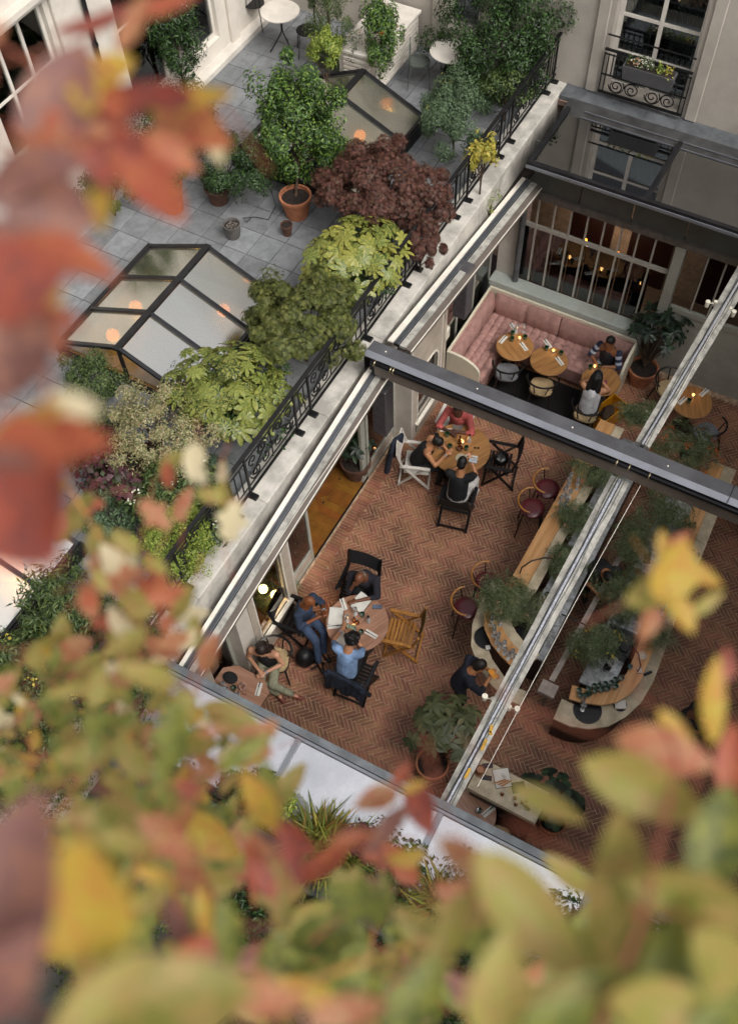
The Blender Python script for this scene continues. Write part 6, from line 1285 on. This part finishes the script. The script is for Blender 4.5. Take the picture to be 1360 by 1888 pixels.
def fatsia(label, px_, py_, zc, rx, ry, mats_, n, s0, rzv, pot_=None, z0=4.05):
    c = at(px_, py_, zc); k = ppm(c); R1 = rx / k; R2 = ry / k; base = Vector((c.x, c.y, z0)); t = thing('fatsia', label, 'plant', base); cl = c - base
    if pot_: pot(t, .22, .32, pot_)
    mes = [leaf_obj(f_, 'leaf', m_) for f_ in FT for m_ in mats_]; q = MB()
    for i in range(n):
        a = i * 2.39996; u = math.sqrt((i + .5) / n); hgt = math.sqrt(max(0, 1 - u * u)); p = cl + Vector((R1 * u * math.cos(a), R2 * u * math.sin(a), rzv * (hgt * rng.uniform(.55, 1.1) - .3))) + Vector([rng.gauss(0, .04) for _ in range(3)])
        out = Vector((math.cos(a) * u, math.sin(a) * u, .25)); N = Vector((math.cos(a) * u * .7, math.sin(a) * u * .7, 1)) + Vector([rng.gauss(0, .25) for _ in range(3)])
        place_leaf(rng.choice(mes), t, p, N, out + Vector([rng.gauss(0, .5) for _ in range(3)]), s0 * rng.uniform(.65, 1.15)); s = cl * .45 + Vector((0, 0, .05)); q.tube([tuple(s.lerp(p, .0)), tuple(s.lerp(p, .6) + Vector((0, 0, .06))), tuple(p)], [.008, .006, .004], 5)
    ip, inn, _ = crown_pts((R1 * .85, R2 * .85, rzv * .7), 2600, 40, .3); ip[:, 2] -= rzv * .35; cloud('dark_gap_foliage', LM['dark'], t, ip + np.array(cl), inn, .06, LEAF)  # dark leaf cloud added inside, its colour shades the gaps between leaves
    stuff(q.build('leaf_stalks', LM['lime'], t)); q = MB(); q.tube([(0, 0, .1), tuple(cl * .5)], [.025, .015], 7); q.build('trunk', M_bark, t)
    return t
fatsia('large green fatsia with hand shaped leaves next to the nearest skylight', 425, 712, 4.85, 104, 118, [LM['fatsia']], 105, .215, .5, M_gpot)
fatsia('yellow green fatsia leaning over the balustrade below the red maple', 655, 468, 5.0, 108, 84, [LM['fatsy'], LM['fatsia']], 72, .235, .42, M_gpot)
fatsia('dark fatsia in the lower left corner of the terrace', 70, 1200, 4.6, 80, 60, [LM['mid']], 26, .24, .3)
# empty pots
for (x, y), r, h, m_, l in (((431, 428), .13, .26, M_gpot, 'ribbed grey pot with pebbles standing alone on the tiles'), ((530, 424), .09, .2, M_brpot, 'small dark pot right of the ribbed grey pot')):
    p = at(x, y + 8, 4.05); t = thing('flower_pot', l, 'pot', p); pot(t, r, h, m_)
    if r > .1:
        for i in range(20): q = MB(); a = 2 * PI * i / 20; q.tube([(r * .74 * math.cos(a), r * .74 * math.sin(a), .02), (r * .97 * math.cos(a), r * .97 * math.sin(a), h * .84)], .008, 5); q.build('rib', m_, t)
        q = MB(); [q.ball((rng.uniform(-.07, .07), rng.uniform(-.07, .07), h * .88), rng.uniform(.008, .014), 6) for _ in range(40)]; stuff(q.build('pebbles', M_plate, t))
q = MB(); q.tube([at(500, 350, 4.06), at(508, 380, 4.06), at(495, 405, 4.06), at(470, 400, 4.06), at(448, 402, 4.06), at(455, 410, 4.06), at(462, 402, 4.06)], .006, 5); tag(q.build('cable', M_black, None, world=True, smooth=True), 'thin black cable looping over the tiles between the pots', 'cable')
# potted plants in the hall
def ell_tmpl(w_=.42, droop=.18, n=5):
    v = []; f = []
    for i in range(n + 1):
        t = i / n; ww = w_ / 2 * math.sin(PI * min(1, t * .96 + .04)) ** .8; z = -droop * t * t; v += [(t, ww, z + ww * .22), (t, 0, z), (t, -ww, z + ww * .22)]
    for i in range(n): a = 3 * i; f += [(a, a + 1, a + 4, a + 3), (a + 1, a + 2, a + 5, a + 4)]
    return v, f
ELL = ell_tmpl(); RND = ell_tmpl(.95, .1, 6)
def rosette_plant(name, label, base, potr, poth, potm, c, R, lm, nr, per, s0, tm, cat='potted plant'):
    t = thing(name, label, cat, base); pot(t, potr, poth, potm); me = leaf_obj(tm, 'leaf', LM[lm]); cl = Vector(c) - Vector(base); q = MB()
    for i in range(nr):
        a = i * 2.39996; u = math.sqrt((i + .5) / nr); p = cl + Vector((R[0] * u * math.cos(a), R[1] * u * math.sin(a), R[2] * (math.sqrt(1 - u * u * .95) * rng.uniform(.5, 1.1) - .3))) + Vector((rng.gauss(0, .06), rng.gauss(0, .06), rng.gauss(0, .04)))
        ax = Vector((math.cos(a) * u * .6, math.sin(a) * u * .6, 1)).normalized(); q.tube([(0, 0, poth), tuple(cl * .5 + (p - cl) * .3), tuple(p)], [.012, .009, .006], 5); e1 = ax.orthogonal().normalized(); e2 = ax.cross(e1)
        for j in range(per):
            b_ = 2 * PI * j / per + rng.uniform(-.25, .25); d = e1 * math.cos(b_) + e2 * math.sin(b_); el = rng.uniform(.05, .5); place_leaf(me, t, p, ax * .8 - d * (el * .6 - .2), d + ax * el, s0 * rng.uniform(.75, 1.15))
    stuff(q.build('stems', M_bark, t)); return t
b0 = at(797, 1408, .35); rosette_plant('potted_tree', 'potted plant with grey green rosettes beside the lower middle rail', (b0.x, b0.y, 0), .24, .38, M_terra, tuple(at(818, 1338, .95)), (.46, .50, .34), 'rubber', 23, 8, .185, ELL)
b0 = at(1185, 680, .35); rosette_plant('potted_tree', 'tall dark leaved tree in a terracotta tub right of the pink banquette', (b0.x, b0.y, 0), .27, .40, M_terra, tuple(at(1215, 600, 1.25)), (.42, .48, .62), 'rubd', 36, 7, .17, ELL)
b0 = at(1018, 1512, .3); rosette_plant('potted_tree', 'potted plant with round dark leaves at the right end of the host stand', (b0.x, b0.y, 0), .2, .32, M_terra, tuple(at(1022, 1470, .8)), (.36, .36, .3), 'rubd', 20, 4, .125, RND)
b0 = at(1360, 680, .35); rosette_plant('potted_tree', 'dark potted plant cut by the right edge near the back windows', (b0.x, b0.y, 0), .24, .4, M_brpot, (b0.x, b0.y, 1.0), (.35, .4, .5), 'rubd', 14, 7, .16, ELL)
b0 = at(655, 850, .4); rosette_plant('potted_tree', 'large pot with a dark plant on the parquet behind the open doorway', (b0.x, b0.y, 0), .26, .4, M_brpot, (b0.x, b0.y, .9), (.32, .3, .4), 'rubd', 12, 6, .18, ELL)
b0 = CAM + ray(503, 1135) * (5.55 / ray(503, 1135).y); shrub('potted_tree', 'feathery green plant behind the near arched window', 'potted plant', 503, 1135, b0.z, 40, 44, 'fern', 420, .16, FERN, z0=0, nclump=26, rz=.34, potr=.2, potm=M_brpot)
q = MB()
# bouquets of fern on the bars
for (x, y, z_, rx, ry, n, lm2, fl_), l in (((928, 1106, 1.38, 56, 42, 330, 'fern', ('peach', 8, .022)), 'large fern and flower bouquet hanging over the left bar counter'), ((992, 1130, 1.2, 30, 46, 190, 'fernp', ('peach', 4, .02)), 'pale fern bouquet behind the counter next to the middle rail'),
    ((1096, 866, 1.3, 42, 28, 240, 'fern', ('peach', 8, .02)), 'fern bouquet under the ridge beam left of the middle rail'), ((1062, 960, 1.2, 32, 42, 200, 'fern', ('peach', 4, .02)), 'fern bouquet on the left bar work counter, upper one'), ((1040, 1040, 1.2, 34, 46, 230, 'fern', ('peach', 5, .02)), 'fern bouquet on the left bar work counter, lower one'),
    ((1100, 1190, 1.35, 44, 46, 300, 'fern', ('ywf', 5, .03)), 'fern bouquet with yellow flowers beside the pale aisle rail'), ((1160, 1090, 1.3, 56, 36, 320, 'fern', None), 'dark fern bouquet behind the espresso machine'), ((1232, 945, 1.3, 52, 34, 280, 'fern', ('peach', 6, .02)), 'fern bouquet below the ridge beam right of the middle rail'),
    ((1172, 1000, 1.25, 40, 34, 220, 'fern', None), 'fern bouquet on the right work counter near the bartender'), ((1178, 770, 1.2, 36, 40, 240, 'fern', ('white', 4, .02)), 'fern bouquet above the ridge beam left of the upper middle rail'), ((1262, 835, 1.2, 62, 34, 320, 'fern', ('orange', 12, .035)), 'fern bouquet with orange lilies just above the ridge beam'),
    ((1216, 1170, 1.2, 24, 22, 110, 'fernp', ('peach', 3, .02)), 'small pale fern bunch on the right bar ledge')):
    shrub('fern_bouquet', l, 'bouquet', x, y, z_, rx * .92, ry * .92, lm2, int(n * 1.1), .20, FERN, z0=1.1, nclump=24, cf=.35, stems=5, fl=fl_, jit=.6, rz=.22, potr=.09, potm=M_bk, poth=.16)
# window box flowers
for y_, m_, sz in ((3.05, 'yellow', .035), (3.2, 'lime', .04), (3.42, 'white', .03), (3.5, 'mid', .04), (3.6, 'orange', .02), (3.35, 'mid', .04), (3.55, 'white', .028), (3.68, 'mid', .04)):
    n = 60; p = np.array((14.63, y_, 5.08)) - np.array(wx.location) + NR.normal(0, .045, (n, 3)); cloud('flowers', LM[m_], wx, p, np.tile((0, 0, 1.), (n, 1)), sz, LEAFR, .6)
# orange dried flowers in the dark doorway
p = np.array(at(797, 662, .9)) + NR.normal(0, .07, (160, 3)); t = thing('dried_flowers', 'orange dried flowers glowing in the dark doorway above the ridge beam', 'flowers', tuple(at(797, 662, .0))); cloud('blossoms', LM['orange'], t, p - np.array(t.location), np.tile((0, 0, 1.), (160, 1)), .06, LEAF, .6); pot(t, .1, .3, M_brpot)
# grasses and pots in the near trough
def grass_clump(label, px_, py_, z_, n, L):
    b_ = at(px_, py_, z_); t = thing('ornamental_grass', label, 'grass', b_); n = int(n * 2.2); p = NR.normal(0, .065, (n, 3)); p[:, 2] = 0; d = NR.normal(0, 1, (n, 3)); d[:, 2] = abs(d[:, 2]) + .4; tvv = tmpl_leaf(.07, .0, .5); cloud('blades', LM['grass'], t, p, np.tile((0, 0, 1.), (n, 1)) + NR.normal(0, .6, (n, 3)), L, tvv, .2, .4, base_dir=d)
grass_clump('tuft of yellow green grass around the terracotta pots behind the near glass roof', 590, 1560, 4.1, 420, .36); grass_clump('second tuft of grass in the dark trough further right', 636, 1582, 4.1, 220, .32); grass_clump('green grass tuft beside the right terracotta pot in the near trough', 812, 1668, 4.1, 260, .32)
for (x, y), l in (((546, 1538), 'round terracotta pot in the near trough, left one'), ((846, 1684), 'round terracotta pot in the near trough, right one')):
    p = at(x, y, 4.1); o = MB(); o.lathe([(.03, .13), (.05, .10), (.075, .06), (.07, .02), (.05, 0), (.001, 0)], 20); o = o.build('clay_pot', M_terra, None, smooth=True); o.location = (p.x, p.y, 4.10); tag(o, l, 'pot')
for (x, y, z_, rx, ry, lm2, n), l in (((512, 1486, 4.35, 34, 24, 'lime', 900), 'feathery green sprig over the near glass roof'), ((672, 1556, 4.35, 32, 26, 'plum', 500), 'reddish twiggy plant in the near trough'), ((455, 1462, 4.3, 44, 30, 'dark', 1100), 'dark shrub in the left end of the near trough'),
    ((350, 1500, 3.9, 90, 60, 'dark', 3200), 'dark green shrub on the flat roof below the near glass roof'), ((700, 1640, 3.9, 110, 60, 'dark', 3600), 'dark green shrub mass in the middle of the flat roof'), ((180, 1650, 3.9, 150, 110, 'mid', 3600), 'green shrub on the flat roof at the lower left'), ((480, 1760, 3.9, 150, 90, 'dark', 3600), 'dark shrub on the flat roof at the bottom centre'), ((900, 1760, 3.9, 160, 90, 'dark', 3800), 'dark shrub on the flat roof at the bottom right'), ((60, 1420, 4.2, 100, 90, 'mid', 3000), 'green bush on the terrace edge at the far left bottom'), ((1090, 1790, 4.3, 120, 90, 'mid', 3000), 'green shrub at the bottom right behind the large blurred leaves'), ((1260, 1850, 4.3, 130, 80, 'dark', 3000), 'dark shrub at the lowest right corner behind the large blurred leaves')):
    shrub('shrub', l, 'shrub', x, y, z_, rx, ry, lm2, n, .05, z0=3.5, nclump=46, rz=.35 if rx < 50 else .5)
# ================================================================ autumn leaves close to the viewpoint
FG = {
 'red': leafmat('autumn_red', ['#a04c3c', '#ac583f', '#8c4238', '#b46a48'], .5, .4, grad=('#7c4640', 9)),
 'mauve': leafmat('autumn_mauve', ['#684440', '#785450', '#583a38'], .55, .35, grad=('#8a6050', 8)),
 'orange': leafmat('autumn_orange', ['#b06e48', '#a85c3c', '#b88052'], .5, .45, grad=('#a0503e', 10)),
 'yellow': leafmat('autumn_yellow', ['#b09c36', '#b8a648', '#a49432'], .5, .45, grad=('#b88840', 9)),
 'yg': leafmat('autumn_yellow_green', ['#8e8e3c', '#9c984c', '#787c36'], .5, .48, grad=('#a38c52', 8)),
 'green': leafmat('autumn_green', ['#46521f', '#5e682c', '#39451c'], .5, .35, grad=('#7c7e34', 9)),
 'cream': leafmat('autumn_cream', ['#d8cba8', '#cfc29a'], .45, .5),
 'peach': leafmat('autumn_peach', ['#b48c62', '#aa7c58', '#b89870'], .5, .45, grad=('#a8644a', 10)),
}
def fgleaf(wr, curl, n=8, lobes=0):
    v = []; f = []
    for i in range(n + 1):
        t = i / n; ww = wr / 2 * (math.sin(PI * t ** .85) ** .8 if 0 < t < 1 else .0) * (1 + lobes * .35 * math.sin(t * PI * 5))
        z = curl * (t - .5) ** 2 * 1.2
        for s in (-1, -.5, 0, .5, 1): v.append((t - .5, ww * s, z + abs(s) * ww * .35))
    for i in range(n):
        for j in range(4): a = i * 5 + j; f.append((a, a + 1, a + 6, a + 5))
    return v, f
FSH = [fgleaf(.40, .3), fgleaf(.52, -.25), fgleaf(.30, .4), fgleaf(.58, .2, 10, 1), fgleaf(.82, .15)]
FME = {k: [leaf_obj(s, 'leaf', m) for s in FSH] for k, m in FG.items()}
STK = {}
def plant_root(name, label, p): return thing(name, label, 'plant', p)
def fleaf(parent, x, y, d, Lpx, ang, col, shape=0, tilt=.35):
    """leaf centre along a sight line at distance d (m); Lpx = its length in the photo; ang in photo degrees (0 = right, 90 = up)"""
    p = atd(x, y, d); s = Lpx * d / FPX; a = math.radians(ang); D = right * math.cos(a) - down * math.sin(a); N = -fwd + right * rng.gauss(0, tilt) + down * rng.gauss(0, tilt) + Vector((0, 0, .4)); N.normalize(); D = (D - N * D.dot(N)).normalized(); S = N.cross(D)
    STK.setdefault(parent.name, (parent, MB()))[1].tube([p - parent.location - D * s * .45, p - parent.location - D * s * .75 + Vector((0, 0, -.03 * s)), p - parent.location - D * s * 1.25 + Vector((0, 0, -.25 * s)) + S * s * rng.uniform(-.4, .4)], [.0007, .0009, .0012], 4); o = link('leaf', FME[col][shape], parent); o.location = p - parent.location; o.rotation_euler = Matrix((D, S, N)).transposed().to_euler(); o.scale = (s, s, s); return o
def twig(parent, pts, r0, r1, m, name='twig'):
    P_ = [atd(*p) - parent.location for p in pts]; q = MB(); n = len(P_); q.tube(P_, [r0 + (r1 - r0) * i / (n - 1) for i in range(n)], 7); return q.build(name, m, parent, smooth=True)
M_twig = mat('reddish_twig', '#8a4a34', .6, var=.15, scale=20); M_twig2 = mat('tan_twig', '#a5733c', .6, var=.15, scale=20)
red = plant_root('autumn_vine', 'red and orange autumn leaves hanging close along the left edge', atd(-60, 700, .75))
L = [ # x, y, dist, length px, angle, colour, shape
 (110, 190, .8, 260, 70, 'mauve', 1), (60, 330, .75, 240, 10, 'mauve', 1), (290, 180, .9, 190, 170, 'red', 2), (190, 160, .85, 150, 120, 'orange', 0), (180, 50, .95, 170, 35, 'red', 2), (300, 20, 1.0, 190, 20, 'orange', 2), (250, 45, .95, 120, 60, 'peach', 0),
 (350, 195, .9, 190, -8, 'yellow', 0), (350, 232, .95, 190, -30, 'orange', 1), (395, 265, 1.0, 90, -70, 'cream', 0), (165, 170, .8, 110, 100, 'yellow', 3), (205, 130, .85, 120, 45, 'yellow', 1), (215, 215, .9, 210, 18, 'red', 2),
 (275, 335, .85, 230, -52, 'orange', 0), (310, 285, .9, 130, -20, 'orange', 1), (235, 290, .85, 170, -35, 'red', 1), (100, 250, .8, 170, -10, 'orange', 1), (50, 290, .8, 70, 60, 'green', 3), (190, 375, .8, 120, -80, 'yellow', 1), (170, 300, .8, 150, -60, 'red', 0), (90, 380, .75, 180, -20, 'mauve', 4),
 (110, 480, .7, 230, 0, 'orange', 1), (40, 520, .65, 200, 5, 'red', 4), (70, 560, .7, 110, 25, 'yellow', 1), (95, 600, .7, 120, -70, 'orange', 0), (30, 640, .65, 230, 80, 'mauve', 4), (130, 590, .75, 70, -40, 'red', 0), 
 (50, 785, .7, 190, 25, 'yellow', 2), (125, 755, .72, 130, 10, 'cream', 1), (120, 820, .7, 200, -5, 'orange', 1), (60, 850, .65, 200, 0, 'orange', 4), (30, 900, .65, 180, -20, 'mauve', 4), (90, 940, .62, 260, -62, 'red', 1), (40, 960, .62, 220, -50, 'red', 4), (60, 890, .68, 150, -80, 'cream', 0), (20, 450, .7, 130, 60, 'mauve', 4), (0, 60, .9, 60, 60, 'peach', 0), (125, 420, .78, 130, 80, 'red', 1), (150, 250, .8, 120, 20, 'peach', 1), (65, 1000, .64, 110, -70, 'red', 1)]
for a in L: fleaf(red, *a)
twig(red, [(-40, 60, .9), (120, 150, .86), (230, 235, .88), (330, 260, .92)], .0022, .0012, M_twig); twig(red, [(-40, 420, .72), (60, 480, .7), (90, 700, .68), (60, 900, .65), (110, 1040, .65)], .0028, .0012, M_twig); twig(red, [(-40, 250, .8), (100, 300, .8), (230, 300, .85), (300, 370, .86)], .002, .001, M_twig)
sprig = plant_root('autumn_vine', 'small peach and orange leaved sprig hanging below the red leaves at the left', atd(200, 1130, 1.5))
rr = random.Random(21)
for x, y, n, sp in ((150, 960, 6, 34), (200, 1020, 7, 40), (250, 1080, 9, 40), (215, 1150, 9, 44), (300, 1100, 5, 26), (245, 1200, 9, 46), (330, 1180, 6, 30), (290, 920, 4, 40), (330, 860, 3, 24), (395, 920, 4, 26), (170, 1220, 8, 50)):
    for i in range(n): fleaf(sprig, x + rr.gauss(0, sp), y + rr.gauss(0, sp * .8), rr.uniform(1.2, 1.8), rr.uniform(46, 92), rr.uniform(0, 360), rr.choice(['peach', 'peach', 'orange', 'yg', 'cream', 'yg', 'yg']), rr.choice([0, 1, 3]), .5)
twig(sprig, [(130, 900, 1.4), (200, 1020, 1.45), (240, 1120, 1.5), (300, 1200, 1.5)], .002, .001, M_twig2)
low = plant_root('autumn_shrub', 'blurred yellow green autumn shrub filling the bottom of the view', atd(500, 1950, .8))
# large individual leaves
L2 = [(150, 1655, .62, 270, 84, 'yellow', 4), (15, 1660, .6, 420, 84, 'mauve', 1), (0, 1800, .55, 260, 50, 'mauve', 1), (330, 1845, .62, 300, 12, 'yg', 1), (470, 1835, .65, 200, -10, 'peach', 0), (190, 1830, .6, 230, 40, 'yg', 0),
 (1215, 1385, .9, 250, -14, 'peach', 0), (1185, 1450, .85, 300, -26, 'yg', 0), (1155, 1640, .75, 400, 98, 'yg', 0), (975, 1660, .72, 340, -50, 'yg', 0), (880, 1575, .8, 220, -40, 'peach', 2), (1320, 1520, .8, 240, 70, 'green', 1), (1290, 1625, .72, 330, -12, 'yg', 0), (1230, 1720, .72, 260, 60, 'green', 2),
 (1245, 1352, .95, 120, -55, 'yellow', 0), (1305, 1290, .95, 190, 68, 'yellow', 0), (1345, 1400, .95, 160, 85, 'orange', 0), (1338, 1225, 1.0, 80, 70, 'red', 1), (920, 1800, .65, 260, 82, 'yg', 1), (1060, 1830, .65, 280, 30, 'green', 0), (1220, 1830, .65, 300, -15, 'yg', 0), (1330, 1760, .7, 260, -50, 'yg', 1), (760, 1850, .7, 200, 60, 'green', 0), (1330, 1850, .65, 200, 30, 'green', 0),
 (640, 1860, .75, 160, 10, 'peach', 0), (1010, 1480, 1.0, 170, -24, 'yg', 2), (740, 1430, 1.3, 60, 60, 'orange', 0), (762, 1450, 1.3, 52, 20, 'yellow', 0), (1130, 1800, .7, 200, 100, 'yg', 2), (1090, 1760, .8, 260, 50, 'green', 1), (1290, 1800, .75, 280, 100, 'green', 1), (1180, 1880, .7, 260, 20, 'green', 1), (1000, 1860, .7, 240, 70, 'yg', 0), (1300, 1880, .7, 240, 10, 'yg', 1), (840, 1700, .85, 170, 60, 'yg', 0)]
for a in L2: fleaf(low, a[0], a[1] + (25 if a[0] > 850 and a[1] > 1500 else 0), a[2] * (1.1 if a[0] > 850 else 1.0), a[3] * (.9 if a[0] > 850 else 1), *a[4:])
# medium leaves: dense towards the lower left, colour by place
def dens(x, y):
    top = 1240 if x < 260 else (1240 + (x - 260) * .48); top += 30 * math.sin(x * .021) + 22 * math.sin(x * .05 + 1)
    return y - top
cnt = 0; tries = 0
while cnt < 165 and tries < 9000:
    tries += 1; x = rr.uniform(120, 1120); y = rr.uniform(1240, 1880); dd = dens(x, y)
    if dd < -8 or (dd < 60 and rr.random() < .45): continue
    if 540 < x < 680 and 1430 < y < 1530 and rr.random() < .85: continue
    if x > 800 and y < 1650 and rr.random() < .6: continue
    cnt += 1; warm = math.exp(-((x - 620) / 240) ** 2 - ((y - 1560) / 130) ** 2)
    if rr.random() < warm * .95: col = rr.choice(['orange', 'peach', 'red', 'peach', 'mauve', 'orange', 'yg'])
    else: col = rr.choice(['yg', 'green', 'green', 'yg', 'yellow', 'peach' if x > 300 else 'green'])
    if y > 1700 and rr.random() < .7: col = rr.choice(['green', 'green', 'mauve'])
    fleaf(low, x, y, rr.uniform(.9, 1.7), rr.uniform(70, 150), rr.uniform(0, 360), col, rr.choice([0, 1, 2, 3, 0]), .45)
for k in range(16):
    x0, y0 = rr.uniform(60, 1100), rr.uniform(1500, 1880); a = rr.uniform(.6, 2.4); d0 = rr.uniform(.9, 1.5); L_ = rr.uniform(140, 300); b_ = rr.uniform(-.5, .5)
    if y0 - L_ * math.sin(a) < 1290 + max(0, x0 - 260) * .5: continue
    twig(low, [(x0 + L_ * t * math.cos(a + b_ * t), y0 - L_ * t * math.sin(a + b_ * t), d0 + .1 * t) for t in (0, .33, .66, 1)], .0018, .0008, M_twig2 if k % 2 else M_twig)
twig(low, [(480, 1850, .8), (620, 1790, .85), (760, 1740, .9), (920, 1690, .95)], .003, .0014, M_twig2); twig(low, [(1100, 1900, .7), (1180, 1700, .75), (1250, 1400, .9), (1220, 1340, .95)], .003, .0015, M_twig); twig(low, [(100, 1900, .7), (250, 1600, .9), (420, 1400, 1.2)], .003, .0012, M_twig2)
lo2 = plant_root('autumn_shrub', 'fine leaved yellow green autumn shrub blurred across the lower left', atd(40, 1500, 1.2)); cnt = 0
while cnt < 215:
    x = rr.uniform(-20, 430); y = rr.uniform(1195, 1640)
    if y < 1195 + abs(x - 120) * .32 or rr.random() < (y - 1195) / 700: continue
    cnt += 1; fleaf(lo2, x, y, rr.uniform(1.3, 2.3), rr.uniform(30, 66), rr.uniform(0, 360), rr.choice(['yg', 'yg', 'green', 'green', 'yellow', 'cream' if rr.random() < .3 else 'peach']), rr.choice([0, 1, 3, 0]), .5)
for pts in ([(0, 1650, 1.6), (120, 1480, 1.7), (200, 1330, 1.8), (230, 1220, 1.9)], [(200, 1650, 1.6), (300, 1500, 1.7), (360, 1400, 1.8), (420, 1330, 1.9)], [(40, 1600, 1.6), (60, 1400, 1.8), (30, 1260, 1.9)]): twig(lo2, pts, .0026, .001, M_twig2)
yl = plant_root('autumn_vine', 'few yellow autumn leaves floating in front of the right bar counter', atd(1220, 1080, 1.6))
for a in ((1235, 1050, 1.1, 130, 80, 'yellow', 4), (1200, 1090, 1.15, 120, 20, 'yg', 1), (1290, 1060, 1.2, 90, -30, 'yellow', 0), (1195, 1140, 1.2, 90, 70, 'peach', 1), (1255, 1130, 1.1, 90, -60, 'yellow', 1), (1225, 1015, 1.2, 80, 100, 'yellow', 0), (1300, 1110, 1.15, 80, 30, 'yg', 0), (1250, 1000, 1.2, 60, 40, 'orange', 0)): fleaf(yl, *a)
twig(yl, [(1165, 990, 1.3), (1210, 1060, 1.25), (1260, 1120, 1.2)], .001, .0008, M_twig2)

for par, q in STK.values(): stuff(q.build('leaf_stalks', M_twig, par))
bpy.data.scenes.remove(TS)
